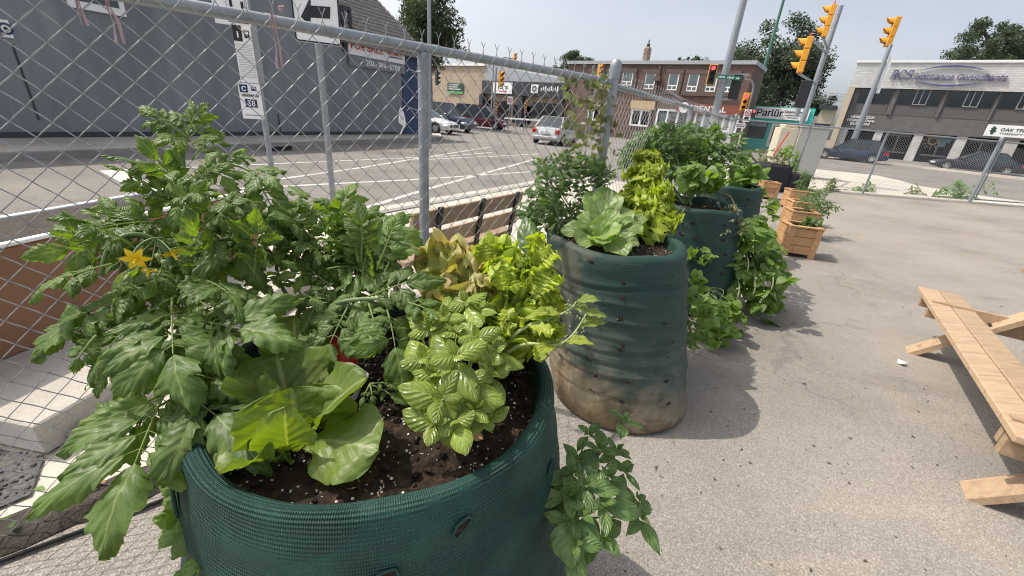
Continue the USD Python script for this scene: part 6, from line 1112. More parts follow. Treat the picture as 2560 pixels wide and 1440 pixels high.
for k in range(26):                                              # the shaded inside of the plant
    x0, y0 = 470 + rng.normal() * 25, rng.uniform(480, 900); w0 = 1.05 + rng.normal() * .03; a = rng.uniform(0, 6.28); r_ = rng.uniform(90, 210); p0, p1 = P(x0, y0, w0), P(x0 + r_ * math.cos(a), y0 + r_ * math.sin(a) * .7, w0 + rng.uniform(-.08, .12)); mb = MB(); compound(mb, p0, p1, rng, up_n(p1, rng, .3, .35), leaf=.5, pairs=2, q=(14, 6), sag=.12, ratio=.6); to.part('leaf', mb, 'leaf_tomato', world=True, smooth='uv')
def canopy(t, poly, nodes, rng, n, wf, size=(.10, .17)):
    from shapely.geometry import Polygon, Point
    pg = Polygon(poly); x0, y0, x1, y1 = pg.bounds; k = 0; nodes = np.asarray(nodes)
    while k < n:
        x, y = rng.uniform(x0, x1), rng.uniform(y0, y1)
        if not pg.contains(Point(x, y)): continue
        k += 1; w0 = wf(x) - rng.uniform(0, .16); c = P(x, y, w0); nd = nodes[np.argmin(((nodes - c) ** 2).sum(1) + rng.random(len(nodes)) * .02)]; d = nrm(c - nd + rng.normal(size=3) * .04 + [0, 0, .05]); L_ = rng.uniform(*size); mb = MB()
        compound(mb, c - d * L_ * .5, c + d * L_ * .5 + [0, 0, .02], rng, up_n(c, rng, .5, .35), leaf=.46, pairs=3, q=(18, 8), sag=rng.uniform(.08, .25), petiole=.15, ratio=rng.uniform(.54, .64), droop=.6); t.part('leaf', mb, 'leaf_tomato', world=True, smooth='uv')
nod = np.vstack([spline(sp), spline([root0, P(420, 640, .98), P(330, 585, .93), P(255, 690, .9)]), spline([P(487, 600, 1.06), P(540, 430, 1.12), P(610, 420, 1.13), P(690, 470, 1.1)])])
canopy(to, [(170, 590), (260, 520), (330, 460), (430, 430), (520, 425), (640, 460), (680, 520), (640, 640), (600, 740), (540, 830), (430, 880), (330, 930), (260, 960), (220, 1050), (215, 930), (180, 850), (200, 780), (330, 720), (240, 660)], nod, rng, 40, lambda x: min(.88 + .0005 * x, 1.12), (.08, .135))
def flower(t, c, d, rng, r=.022):
    m = MB(); d = nrm(d); a = nrm(np.cross(d, [.2, .9, .3])); b = np.cross(d, a)
    for k in range(6): q = k * math.pi / 3 + .2; dd = a * math.cos(q) + b * math.sin(q); put(m, blade('pepper', r * 1.25, r * .55, rng, 6, 3, curl=.7, fold=.2), c, dd * .9 + d * .35, d)
    f = t.part('flower', m, 'petal', world=True, smooth='uv'); m = MB(); m.tube([c, c + d * r * .9], [r * .22, r * .08], 6); t.part('stamen', m, 'petal', world=True, under=f)
    m = MB(); [put(m, blade('pepper', r * 1.0, r * .3, rng, 4, 2, curl=-.3), c - d * .002, a * math.cos(k * 1.05) + b * math.sin(k * 1.05), d) for k in range(6)]; t.part('sepals', m, 'bud_green', world=True, under=f)
fw = .90; m = MB(); tr = spline([P(455, 640, 1.0), P(400, 595, .93), P(350, 612, .9), P(335, 640, .88)]); m.tube(tr, .0022, 6)
for e in ((375, 665), (430, 632), (405, 668), (345, 640)): m.tube(spline([tr[9], P((e[0] + 395) / 2, (e[1] + 590) / 2, .92), P(*e, .9)], 10), .0013, 5)
to.part('flower_stalk', m, 'stem_green', world=True, smooth=True)
flower(to, P(340, 645, .875), TOCAM(P(340, 645, .9)) + [-.2, -.2, -.5], rng, .024); flower(to, P(430, 630, .89), [.5, -.2, -.75], rng, .021); flower(to, P(372, 672, .88), [-.1, -.35, -.9], rng, .02)
for e in ((395, 640), (410, 655), (318, 655), (385, 690)): m = MB(); m.sphere(P(*e, .9), .006); m.tube([P(*e, .9), P(*e, .9) - [0, 0, .018]], [.005, .001], 5); to.part('bud', m, 'bud_green', world=True, smooth=True)
# the second tomato, right of it
rng = np.random.default_rng(102)
root1 = np.array([-.36, 1.14, .88]); t2 = Thing('tomato_plant', 'darker tomato plant reaching over the bench side of the nearest grow bag', 'tomato plant', root1)
for pts in ([root1, P(800, 760, 1.1), P(845, 620, 1.18), P(850, 500, 1.27)], [root1, P(830, 780, 1.05), P(880, 750, 1.0), P(1010, 752, .98), P(1060, 790, .97)], [root1, P(740, 760, 1.12), P(690, 660, 1.14), P(620, 620, 1.14)]):
    m = MB(); m.tube(spline(pts), np.linspace(.007, .0035, 24), 8); t2.part('stem', m, 'stem_green', world=True, smooth=True)
LT2 = [(845, 560, 1.23, 880, 455, 1.26, .5), (845, 570, 1.22, 1034, 588, 1.12, .46), (840, 600, 1.2, 1020, 620, 1.1, .42), (830, 560, 1.23, 738, 468, 1.28, .42), (830, 640, 1.17, 640, 600, 1.12, .42), (840, 660, 1.15, 965, 705, 1.02, .45), (880, 750, 1.02, 785, 965, .92, .5), (960, 752, 1.0, 1000, 990, .92, .5), (830, 780, 1.08, 700, 755, 1.02, .42),
       (855, 600, 1.2, 945, 515, 1.22, .42), (800, 620, 1.18, 700, 520, 1.24, .42), (900, 752, 1.0, 1095, 690, 1.0, .46), (1000, 752, .98, 1100, 790, .93, .46), (860, 700, 1.1, 980, 640, 1.12, .45), (800, 680, 1.13, 720, 650, 1.1, .42), (830, 700, 1.1, 760, 820, .98, .42), (870, 690, 1.1, 900, 800, .98, .42), (850, 520, 1.25, 800, 500, 1.3, .42), (850, 540, 1.24, 920, 560, 1.15, .42),
       (690, 660, 1.12, 600, 610, 1.14, .42), (700, 690, 1.1, 620, 740, 1.0, .42), (740, 740, 1.08, 800, 760, .98, .42), (920, 752, 1.0, 950, 850, .93, .45), (790, 640, 1.16, 860, 640, 1.08, .42), (770, 600, 1.18, 700, 600, 1.12, .42)]
for (x0, y0, w0, x1, y1, w1, lf) in LT2:
    p0, p1 = P(x0, y0, w0), P(x1, y1, w1); L_ = np.linalg.norm(p1 - p0); mb = MB(); compound(mb, p0, p1, rng, up_n(p1, rng), leaf=lf + .03, pairs=2 if L_ < .13 else 3, sag=rng.uniform(.06, .2), petiole=.2, ratio=.6, droop=.65); t2.part('leaf', mb, 'leaf_tomato', world=True, smooth='uv')
for k in range(22):
    x0, y0 = 790 + rng.normal() * 45, rng.uniform(560, 790); w0 = 1.14 + rng.normal() * .03; a = rng.uniform(0, 6.28); r_ = rng.uniform(80, 160); p0, p1 = P(x0, y0, w0), P(x0 + r_ * math.cos(a), y0 + r_ * math.sin(a) * .7, w0 + rng.uniform(-.06, .14)); mb = MB(); compound(mb, p0, p1, rng, up_n(p1, rng, .3, .35), leaf=.42, pairs=2, q=(10, 6), sag=.12); t2.part('leaf', mb, 'leaf_tomato', world=True, smooth='uv')
canopy(t2, [(700, 560), (760, 530), (850, 530), (890, 580), (980, 620), (1020, 670), (960, 710), (900, 720), (800, 750), (710, 730), (660, 650)], [root1 + (P(845, 520, 1.25) - root1) * f_ for f_ in np.linspace(.2, 1, 12)] + [P(x_, 750, 1.0) for x_ in (880, 960, 1040)], rng, 34, lambda x: 1.24 - .0003 * (x - 690), (.08, .14))
sm = Thing('tomato_seedling', 'small dark tomato seedling on the soil left of the basil', 'tomato plant', P(930, 975, .94))
for (x1, y1) in ((1010, 1010), (935, 1010), (985, 960), (900, 1015)): mb = MB(); compound(mb, P(925, 960, .95), P(x1, y1, .92), rng, [0, 0, 1], leaf=.5, pairs=1, q=(10, 6)); sm.part('leaf', mb, 'leaf_tomato', world=True, smooth='uv')
# red cup and white pot sunk among the leaves
def pot(name, label, cat, c, r0, r1, h, m_, tilt=(0, 0, 1), rimm=None):
    t = Thing(name, label, cat, c); m = MB(); m.lathe([(r0 * .9, 0), (r1, h), (r1 * 1.05, h), (r1 * 1.05, h - .006), (r1 * .95, h - .012), (r0 * .86, .004), (.001, .004)], 28); z = nrm(tilt); x = nrm(np.cross([0, 1, 0], z)); y = np.cross(z, x); t.part('wall', m.moved(np.stack([x, y, z], 1), c), m_, world=True, smooth=40); return t, np.stack([x, y, z], 1)
pot('red_cup', 'red plastic cup sunk in the soil under the tomato leaves', 'cup', P(862, 900, 1.03) - [0, 0, .02], .035, .045, .075, 'red_plastic', (-.25, .2, .9))
wp, X = pot('white_pot', 'small white plastic pot with dark spots lying in front of the red cup', 'pot', P(850, 965, .97) - [0, 0, .03], .04, .05, .06, 'white_paint', (.15, .3, .9))
for k in range(7): m = MB(); q = -1.9 + k * .5; m.lathe([(.001, 0), (.006, 0), (.006, .002), (.001, .002)], 8); o = wp.loc + X @ np.array([math.cos(q) * .0485, math.sin(q) * .0485, .028 + .014 * (k % 2)]); a = X @ np.array([math.cos(q), math.sin(q), 0]); b = X @ np.array([0, 0, 1.]); wp.part('spot', m.moved(np.stack([b, np.cross(a, b), a], 1), o), 'sign_black', world=True)

# ---------------------------------------------------------------- romaine in front, basil, lettuces
rng = np.random.default_rng(103)
def big_leaf(t, p0, p1, W, n, matn, rng, kind='romaine', curl=.5, cup=.5, fold=.1, wave=.06, q=(26, 14), twist=0., L=None, wf=3):
    p0, p1 = np.asarray(p0), np.asarray(p1); d = p1 - p0; Lc = np.linalg.norm(d); L_ = Lc * (1 + curl ** 2 / 24); n = nrm(n); n = nrm(n - nrm(d) * (n @ nrm(d))); d0 = nrm(d) * math.cos(curl * .45) + n * math.sin(curl * .45)
    mb = MB(); put(mb, blade(kind, L_, W, rng, *q, curl=curl, fold=fold, cup=cup, wave=wave, twist=twist, wf=wf), p0, d0, n); return t.part('leaf', mb, matn, world=True, smooth='uv')
zb = BAGS[0].zs
ro = Thing('romaine_lettuce', 'bright green romaine lettuce with broad cupped leaves in the nearest grow bag', 'lettuce', G(752, 1115, zb))
B_ = G(745, 1120, zb - .01)
for (bx, by, tx, ty, tw_, W, n, curl, cup, wv) in ((735, 1060, 690, 885, .93, .20, 'c', .5, 1.0, .03), (748, 1090, 728, 968, .84, .215, 'c', .9, 1.3, .03), (775, 1100, 915, 945, .82, .13, (-.55, -.25, .75), .7, .6, .05), (725, 1130, 712, 1020, .735, .105, (.35, -.75, .45), .7, .9, .05), (735, 1150, 545, 1188, .70, .105, (-.15, .45, .85), .5, 1.0, .1),
                                                   (770, 1105, 948, 1125, .755, .155, (-.05, -.45, .9), .75, -.25, .07), (740, 1000, 735, 790, 1.02, .15, 'c', .5, .7, .03), (650, 1040, 500, 880, .93, .13, (.4, -.6, .6), .7, .5, .03), (690, 1130, 520, 1110, .80, .11, (.1, -.3, .9), .6, .5, .1), (720, 1080, 590, 1000, .87, .14, (.45, -.6, .5), .6, .8, .03), (770, 1080, 850, 990, .90, .12, (-.4, -.6, .6), .6, .7, .03)):
    p0 = G(bx, by, zb - .01); p1 = P(tx, ty, tw_); nn = TOCAM(p1) + [0, 0, .15] if n == 'c' else n; big_leaf(ro, p0, p1, W, nn, 'leaf_romaine', rng, curl=curl, cup=cup, wave=wv)
def whorl(t, c, up, size, rng, matn='leaf_basil', kind='basil', pairs=3, ratio=.62, q=(12, 8), spread=1.0, first=1.0, curl=.45):
    up = nrm(up); a = nrm(np.cross(up, rng.normal(size=3))); b = np.cross(up, a)
    for k in range(pairs):
        s_ = size * first * (1, .72, .42, .25)[k]
        for sg in (-1, 1):
            d = (a if k % 2 == 0 else b) * sg * (1.0, .8, .6, .4)[k] * spread + up * (.12, .4, .9, 1.3)[k] + rng.normal(size=3) * .12; mb = MB(); put(mb, blade(kind, s_ * rng.uniform(.85, 1.15), s_ * ratio * rng.uniform(.9, 1.1), rng, *q, curl=curl * rng.uniform(.6, 1.5), fold=.1), c + up * (0, .1, .16, .2)[k] * size + nrm(d) * s_ * .06, d, up + rng.normal(size=3) * .1); t.part('leaf', mb, matn, world=True, smooth='uv')
ba = Thing('basil_plant', 'pale glossy basil plant standing in the soil of the nearest grow bag', 'basil', G(1145, 1075, zb)); bb_ = G(1140, 1050, zb)
WH = [(1062, 905, .87, .072), (1138, 900, .84, .078), (1192, 850, .9, .062), (1105, 1000, .80, .07), (1172, 970, .83, .062), (1240, 885, .91, .058), (1165, 765, .98, .066), (1115, 800, .95, .06), (1232, 945, .88, .05), (1090, 1060, .79, .062), (1218, 1050, .83, .04), (1075, 830, .95, .062), (1030, 770, 1.0, .05), (1185, 1025, .81, .055), (1140, 840, .92, .06), (1200, 780, .98, .055), (1140, 1060, .79, .06), (1090, 940, .85, .06)]
for (x, y, w_, sz) in WH:
    c = P(x, y, w_); up = nrm(TOCAM(c) * .55 + np.array([0, 0, .75]) + (c - (bb_ + [0, 0, .1])) * 1.6 + rng.normal(size=3) * .15); m = MB(); m.tube(spline([bb_ + rng.normal(size=3) * [.015, .015, 0], (bb_ * .5 + c * .5) + [0, 0, -.01], c], 10), np.linspace(.0032, .002, 10), 6); ba.part('stem', m, 'stem_pale', world=True, smooth=True); whorl(ba, c, up, sz * 1.18, rng, ratio=.66)
for (x, y) in ((1120, 1085), (1190, 1090), (1165, 1075)): big_leaf(ba, G(x - 15, y - 10, zb + .01), G(x + 20, y + 8, zb + .008), .03, (0, 0, 1), 'dry_leaf', rng, 'basil', q=(8, 6))
rl = Thing('red_lettuce', 'loose leaf lettuce with reddish frilled edges behind the basil', 'lettuce', G(1190, 880, zb))
for (tx, ty, w_, W, bx) in ((1092, 588, 1.1, .12, 1150), (1165, 648, 1.06, .13, 1170), (1060, 640, 1.13, .1, 1140), (1235, 655, 1.1, .1, 1190), (1205, 700, 1.04, .11, 1190), (1120, 690, 1.04, .11, 1150), (1150, 600, 1.16, .1, 1170), (1085, 730, 1.05, .09, 1150), (1180, 740, 1.02, .1, 1180)):
    p0 = G(bx, 880, zb); p1 = P(tx, ty, w_); big_leaf(rl, p0, p1, W, TOCAM(p1) + np.array([0, .1, .2]) + rng.normal(size=3) * .35, 'leaf_red', rng, 'frilly', curl=.5, cup=.3, wave=.05, q=(60, 18))
fl = Thing('frilly_lettuce', 'bolting frilly lettuce with bud stalks over the nearest bag rim', 'lettuce', G(1250, 880, zb))
for (tx, ty, w_, W) in ((1218, 600, 1.14, .10), (1285, 640, 1.12, .11), (1345, 690, 1.1, .1), (1385, 735, 1.06, .1), (1310, 725, 1.03, .1), (1260, 700, 1.06, .1), (1375, 800, 1.02, .09), (1290, 800, .98, .1), (1230, 760, 1.02, .09), (1335, 640, 1.16, .09), (1330, 770, 1.0, .09), (1270, 600, 1.18, .09), (1240, 830, .95, .09), (1310, 860, .97, .08), (1360, 740, 1.06, .09)):
    p0 = G(1250 + rng.normal() * 15, 880, zb); p1 = P(tx, ty, w_); big_leaf(fl, p0, p1, W, TOCAM(p1) + np.array([.1, .0, .4]) + rng.normal(size=3) * .4, 'leaf_frilly', rng, 'frilly', curl=.8, cup=.3, wave=.06, q=(60, 18))
for k in range(46):
    c = P(rng.uniform(1205, 1385), rng.uniform(620, 850), rng.uniform(.98, 1.14)); d = nrm(c - P(1255, 860, 1.02) + rng.normal(size=3) * .05); mb = MB(); L_ = rng.uniform(.045, .08); put(mb, blade('frilly', L_, L_ * rng.uniform(.8, 1.2), rng, 30, 10, curl=rng.uniform(-.3, 1.0), fold=.1, cup=rng.uniform(-.3, .6)), c - d * L_ * .5, d, TOCAM(c) + np.array([0, 0, .6]) + rng.normal(size=3) * .4); fl.part('leaf', mb, 'leaf_frilly', world=True, smooth='uv')
for pts in (((1260, 870, .99), (1320, 815, .97), (1390, 790, .97), (1440, 755, .98)), ((1270, 880, .98), (1340, 860, .95), (1400, 860, .95), (1465, 785, .96))):
    pp = [P(*q) for q in pts]; m = MB(); sp_ = spline(pp); m.tube(sp_, np.linspace(.005, .002, 24), 7); fl.part('bud_stalk', m, 'stem_pale', world=True, smooth=True)
    for k in range(12, 24, 2):
        m = MB(); 
        for j in range(7): m.sphere(sp_[k] + rng.normal(size=3) * .011, rng.uniform(.002, .0035), 1)
        fl.part('bud_cluster', m, 'bud_green', world=True)
    for k in (8, 13, 17, 21, 23): big_leaf(fl, sp_[k], sp_[k] + nrm(np.array([rng.normal(), rng.normal() * .6, .2 - .5 * rng.random()]) + (CR * .7 if k > 16 else 0)) * rng.uniform(.05, .085), .035, [0, -.2, 1], 'leaf_frilly' if k < 20 else 'leaf_basil', rng, 'pepper' if k > 12 else 'frilly', q=(12, 6))
big_leaf(fl, P(1300, 640, 1.1), P(1360, 790, 1.0), .06, [.3, -.8, .4], 'leaf_basil', rng, 'pepper') if 0 else None

# ---------------------------------------------------------------- herbs growing from the sides of the nearest bag
rng = np.random.default_rng(104)
sb_ = Thing('pepper_plant', 'dark leafy herb bush growing from the right side of the nearest grow bag', 'herb', BAGS[0].pt(-.32, .62)); o_ = BAGS[0].pt(-.32, .66)
for (x, y, w_, sz) in ((1555, 1060, 1.1, .075), (1495, 1130, 1.07, .08), (1500, 1265, .98, .105), (1592, 1295, 1.02, .09), (1445, 1160, 1.04, .08), (1450, 1290, .94, .09), (1435, 1360, .9, .095), (1560, 1185, 1.06, .07), (1500, 1340, .95, .085), (1420, 1240, .96, .08), (1470, 1090, 1.09, .06), (1540, 1130, 1.08, .06), (1590, 1250, 1.04, .05), (1430, 1190, 1.0, .08), (1520, 1200, 1.02, .075), (1460, 1220, .98, .085), (1420, 1310, .93, .08)):
    c = P(x, y, w_); m = MB(); m.tube(spline([o_ + rng.normal(size=3) * .03, (o_ + c) / 2 + [0, 0, -.02], c], 12), np.linspace(.0035, .0018, 12), 6); sb_.part('stem', m, 'stem_green', world=True, smooth=True); whorl(sb_, c, nrm((c - o_) * 2 + TOCAM(c) * .5 + [0, 0, .5]), sz, rng, 'leaf_pepper', 'pepper' if rng.random() < .8 else 'basil', 4, .48, (12, 8), curl=.8)
big_leaf(sb_, P(1425, 1300, .92), P(1430, 1425, .86), .09, [.2, -.9, .3], 'leaf_pepper', rng, 'basil', curl=.4)
sl = Thing('spinach_plant', 'pale leafy greens growing from the left side of the nearest grow bag', 'leafy greens', BAGS[0].pt(2.9, .6))
for (x, y, w_, x1, y1, w1, W) in ((450, 1290, .83, 380, 1300, .8, .045), (452, 1300, .82, 395, 1375, .78, .06), (455, 1220, .86, 405, 1180, .88, .06), (460, 1260, .84, 410, 1240, .86, .05), (470, 1380, .78, 440, 1330, .8, .05), (475, 1420, .76, 450, 1440, .74, .06), (470, 1350, .8, 430, 1400, .77, .05), (470, 1400, .77, 465, 1460, .73, .05)): big_leaf(sl, P(x, y, w_), P(x1, y1, w1), W, [-.3, -.4, .8], 'leaf_bean', rng, 'basil', q=(14, 8))

# ---------------------------------------------------------------- second bag: romaine, frilly lettuce, tomato, side greens
rng = np.random.default_rng(105)
z2 = BAGS[1].zs; c2_ = G(1505, 612, z2)
r2 = Thing('romaine_lettuce', 'round pale green romaine head crowning the dirt stained grow bag', 'lettuce', c2_)
for (tx, ty, w_, W, cu) in ((1520, 470, 2.5, .19, .3), (1455, 530, 2.4, .17, .7), (1600, 560, 2.35, .17, .7), (1545, 585, 2.15, .19, .9), (1445, 612, 2.2, .17, .9), (1565, 640, 2.12, .15, .9), (1400, 575, 2.35, .14, .8), (1500, 545, 2.3, .13, .5), (1570, 520, 2.45, .16, .5), (1490, 500, 2.45, .14, .4), (1600, 610, 2.25, .13, .9), (1480, 480, 2.55, .16, .4), (1535, 520, 2.35, .12, .5), (1615, 540, 2.45, .12, .7), (1440, 560, 2.5, .15, .6), (1510, 610, 2.12, .14, 1.0)):
    p1 = P(tx, ty, w_); p0 = c2_ + rng.normal(size=3) * [.02, .02, .0] + [0, 0, .0]; n_ = nrm(np.array([0, 0, 1.0]) + TOCAM(p1) * .6 - nrm(p1 - p0 + [0, 0, -.05]) * .4); big_leaf(r2, p0, p1, W, n_, 'leaf_romaine_pale', rng, 'romaine', curl=cu, cup=.25, wave=.07, q=(18, 12), fold=.12)
f2 = Thing('frilly_lettuce', 'tall yellow green frilly lettuce standing behind the romaine head', 'lettuce', G(1610, 585, z2))
b2_ = G(1612, 590, z2); tp_ = P(1615, 400, 2.85)
m = MB(); m.tube([b2_, tp_], [.012, .006], 8); f2.part('stem', m, 'stem_pale', world=True, smooth=True)
for k in range(150):
    f_ = rng.random() ** .85; a = rng.uniform(0, 6.28); R_ = (.14 * min(1, f_ * 4 + .3) * (1 - f_) ** .55 + .025) * rng.uniform(.35, 1.1); rd = np.array([math.cos(a), math.sin(a), 0]); o = b2_ + (tp_ - b2_) * f_ * .95 + rd * R_ * .55; L_ = rng.uniform(.085, .15) * (1.1 - .35 * f_)
    d = nrm(rd * rng.uniform(.5, 1.0) + [0, 0, rng.uniform(.0, .6) + .8 * f_] + rng.normal(size=3) * .3); mb = MB(); put(mb, blade('frilly', L_, L_ * rng.uniform(.8, 1.2), rng, 30, 10, curl=rng.uniform(-.2, .9), fold=rng.uniform(-.1, .3), cup=rng.uniform(-.3, .6)), o, d, [0, 0, 1] - rd * rng.uniform(-.2, .7) + rng.normal(size=3) * .35); f2.part('leaf', mb, 'leaf_frilly', world=True, smooth='uv')
def bush(t, foot, pts, rng, n, size, matn, kind='tomato', q=(8, 4), wr=(0, 0), pairs=2, leaf=.42, stems=6, nr=.35, spread=1.0, stemm='stem_green', droop=.6, simple=False, ratio=.56, down=0.0):
    """leaves on stems from a foot into a region given by its outline"""
    from shapely.geometry import Polygon, Point
    pg = Polygon(pts); x0, y0, x1, y1 = pg.bounds; tips = []; cs = []
    while len(cs) < n:
        p = (rng.uniform(x0, x1), rng.uniform(y0, y1))
        if pg.contains(Point(p)): cs.append(P(*p, rng.uniform(*wr)))
    cs = np.array(cs); 
    ks = rng.choice(len(cs), min(stems, len(cs)), replace=False); nodes = []
    for k in ks:
        m = MB(); s_ = spline([foot + rng.normal(size=3) * [.03, .03, 0], (foot * .6 + cs[k] * .4) + rng.normal(size=3) * .03, cs[k]], 12); m.tube(s_, np.linspace(size * .035, size * .012, 12), 5); t.part('stem', m, stemm, world=True, smooth=True); nodes += list(s_[2:])
    nodes = np.array(nodes)
    for c in cs:
        j = nodes[np.argmin(((nodes - c) ** 2).sum(1) + rng.random(len(nodes)) * size ** 2 * .3)]; d = c - j; d = nrm(d + rng.normal(size=3) * .02 * spread); L_ = size * rng.uniform(.65, 1.25); n_ = up_n(c, rng, .35, nr); mb = MB(); o = c - d * L_ * .5; dd = d + np.array([0, 0, -down])
        if simple: mb.tube([j, o], size * .014, 4, uv=(.5, .5)); put(mb, blade(kind, L_, L_ * ratio, rng, *q, curl=droop * rng.uniform(.4, 1.4), fold=.15), o, dd, n_)
        elif kind == 'bean':
            mb.tube([j, o], size * .014, 4, uv=(.5, .5)); b = nrm(np.cross(n_, dd))
            for sg, k_ in ((0, 1), (-1, .85), (1, .85)): put(mb, blade('bean', L_ * .62 * k_, L_ * .62 * ratio * k_, rng, *q, curl=droop * rng.uniform(.5, 1.4), fold=.12), o + nrm(dd) * L_ * .12 * (sg == 0), nrm(dd) + b * sg * 1.3, n_ + rng.normal(size=3) * .15)
        else: compound(mb, o, c + d * L_ * .5 + [0, 0, -.12 * L_], rng, n_, leaf=leaf, pairs=pairs, q=q, sag=.15, petiole=.2, stem=size * .012, droop=droop, ratio=ratio)
        t.part('leaf', mb, matn, world=True, smooth='uv')
t3 = Thing('tomato_plant', 'upright tomato plant behind the romaine head, beside the vine on the fence', 'tomato plant', G(1440, 575, z2))
bush(t3, G(1440, 570, z2), [(1345, 400), (1400, 385), (1490, 390), (1530, 430), (1525, 480), (1470, 560), (1380, 560), (1320, 570), (1330, 480)], rng, 150, .18, 'leaf_tomato_far', wr=(2.45, 2.85), q=(11, 6), stems=9, ratio=.46)
bush(t3, G(1400, 590, z2), [(1310, 480), (1400, 470), (1390, 600), (1345, 640), (1320, 600)], rng, 26, .15, 'leaf_tomato_far', wr=(2.35, 2.6), q=(9, 4), stems=5)
s2 = Thing('spinach_plant', 'broad leafed greens hanging between the nearest bag and the stained bag', 'leafy greens', BAGS[1].pt(3.0, .6))
for (x, y, w_, x1, y1, w1, W) in ((1330, 640, 2.3, 1312, 540, 2.4, .14), (1350, 700, 2.2, 1330, 610, 2.2, .12), (1355, 690, 2.15, 1385, 630, 2.1, .07), (1350, 680, 2.3, 1290, 640, 2.3, .1), (1350, 740, 2.2, 1340, 690, 2.2, .1), (1345, 720, 2.25, 1310, 700, 2.3, .1)): big_leaf(s2, P(x, y, w_), P(x1, y1, w1), W, TOCAM(P(x, y, w_)) + np.array([-.2, 0, .4]), 'leaf_pepper' if W > .09 else 'leaf_bean', rng, 'basil', q=(14, 8))
g2 = Thing('herb_clump', 'feathery green herb and small bean leaves at the right side of the stained bag', 'herb', BAGS[1].pt(.2, .5))
bush(g2, BAGS[1].pt(.3, .45), [(1715, 700), (1760, 690), (1790, 740), (1800, 830), (1750, 880), (1715, 860)], rng, 40, .11, 'leaf_bean', 'bean', wr=(2.55, 2.8), q=(8, 4), stems=6, ratio=.8, droop=.5)
bush(g2, BAGS[1].pt(.25, .4), [(1708, 790), (1745, 780), (1770, 830), (1740, 880), (1708, 870)], rng, 60, .055, 'leaf_pepper', 'pepper', wr=(2.45, 2.6), q=(5, 3), stems=6, simple=True, ratio=.3)
big_leaf(g2, P(1707, 850, 2.4), P(1705, 935, 2.35), .06, [.6, -.6, .3], 'leaf_pepper', rng, 'basil', q=(12, 6)); big_leaf(g2, P(1706, 800, 2.4), P(1700, 845, 2.38), .06, [-.3, -.8, .3], 'dry_leaf', rng, 'frilly', q=(14, 6))

# ---------------------------------------------------------------- third and fourth bags
rng = np.random.default_rng(106)
z3 = BAGS[2].zs
t4 = Thing('tomato_plant', 'wide spreading dark tomato bush over the third grow bag', 'tomato plant', np.array([1.55, 3.85, z3]))
bush(t4, np.array([1.55, 3.85, z3]), [(1550, 390), (1600, 345), (1660, 312), (1740, 318), (1800, 325), (1845, 345), (1870, 400), (1800, 430), (1700, 435), (1620, 430)], rng, 280, .24, 'leaf_tomato_far', wr=(3.75, 4.35), q=(9, 4), stems=14)
bush(t4, np.array([1.55, 3.85, z3]), [(1640, 325), (1680, 303), (1700, 320), (1670, 345)], rng, 10, .18, 'leaf_tomato_far', wr=(4.0, 4.2), q=(8, 4), stems=3)
be_ = Thing('bean_plant', 'yellow green bean plant on top of the third grow bag', 'bean plant', G(1770, 490, z3))
bush(be_, G(1755, 490, z3), [(1685, 430), (1720, 405), (1790, 410), (1815, 440), (1800, 475), (1740, 490), (1695, 480)], rng, 75, .17, 'leaf_bean', 'bean', wr=(3.4, 3.75), q=(8, 5), stems=7, ratio=.85, droop=.5)
bw = Thing('bean_plant', 'long bean vines hanging down the right side of the third grow bag to the ground', 'bean plant', BAGS[2].pt(-.5, .7))
bush(bw, BAGS[2].pt(-.55, .72), [(1830, 560), (1880, 530), (1935, 550), (1970, 620), (1970, 700), (1955, 770), (1965, 815), (1900, 825), (1860, 760), (1825, 680), (1815, 610)], rng, 230, .17, 'leaf_bean', 'bean', wr=(3.45, 3.95), q=(9, 6), stems=16, ratio=.85, droop=.7, down=.7)
bush(bw, BAGS[2].pt(-.55, .72), [(1900, 540), (1930, 515), (1945, 540), (1910, 560)], rng, 8, .18, 'leaf_bean', 'bean', wr=(3.9, 4.2), q=(9, 6), stems=4, ratio=.7, droop=.4)
for (x, y) in ((1868, 640), (1885, 690), (1930, 680), (1845, 700)): m = MB(); m.tube(spline([P(x, y, 3.5), P(x + 3, y + 25, 3.48), P(x - 4, y + 48, 3.5)], 8), [.002, .005, .006, .006, .006, .006, .005, .002], 6); bw.part('pod', m, 'stem_pale', world=True, smooth=True)
for k in range(18): m = MB(); m.sphere(P(rng.uniform(1840, 1930), rng.uniform(600, 760), 3.42), .006); bw.part('blossom', m, 'perlite' if k % 2 else 'stem_pale', world=True)
bm = Thing('bean_plant', 'low bean shoots spreading on the ground before the third grow bag', 'bean plant', BAGS[2].pt(-1.4, .2))
bush(bm, BAGS[2].pt(-1.6, .3), [(1740, 760), (1790, 740), (1850, 760), (1890, 800), (1840, 830), (1800, 870), (1750, 860)], rng, 48, .16, 'leaf_bean', 'bean', wr=(3.05, 3.35), q=(9, 6), stems=9, ratio=.85, droop=.6, down=.3)
bush(bm, BAGS[2].pt(-1.9, .55), [(1720, 630), (1760, 620), (1790, 640), (1750, 670)], rng, 12, .13, 'leaf_bean', 'bean', wr=(3.3, 3.45), q=(8, 5), stems=4, ratio=.8)
wt_ = Thing('wilted_stem', 'wilted tomato stem with shrivelled leaves hanging over the third grow bag rim', 'tomato plant', P(1800, 485, 3.7))
m = MB(); m.tube(spline([P(1800, 485, 3.7), P(1828, 495, 3.55), P(1836, 530, 3.45), P(1815, 580, 3.4)], 12), .006, 6); wt_.part('stem', m, 'dry_leaf', world=True, smooth=True)
bush(wt_, P(1830, 520, 3.45), [(1790, 545), (1840, 500), (1850, 545), (1870, 520), (1850, 580), (1800, 590)], rng, 26, .09, 'leaf_vine', wr=(3.35, 3.5), q=(7, 4), stems=4, pairs=2)
sw = Thing('leafy_greens', 'pale broad leaved greens on top of the farthest grow bag', 'leafy greens', G(1860, 455, BAGS[3].zs))
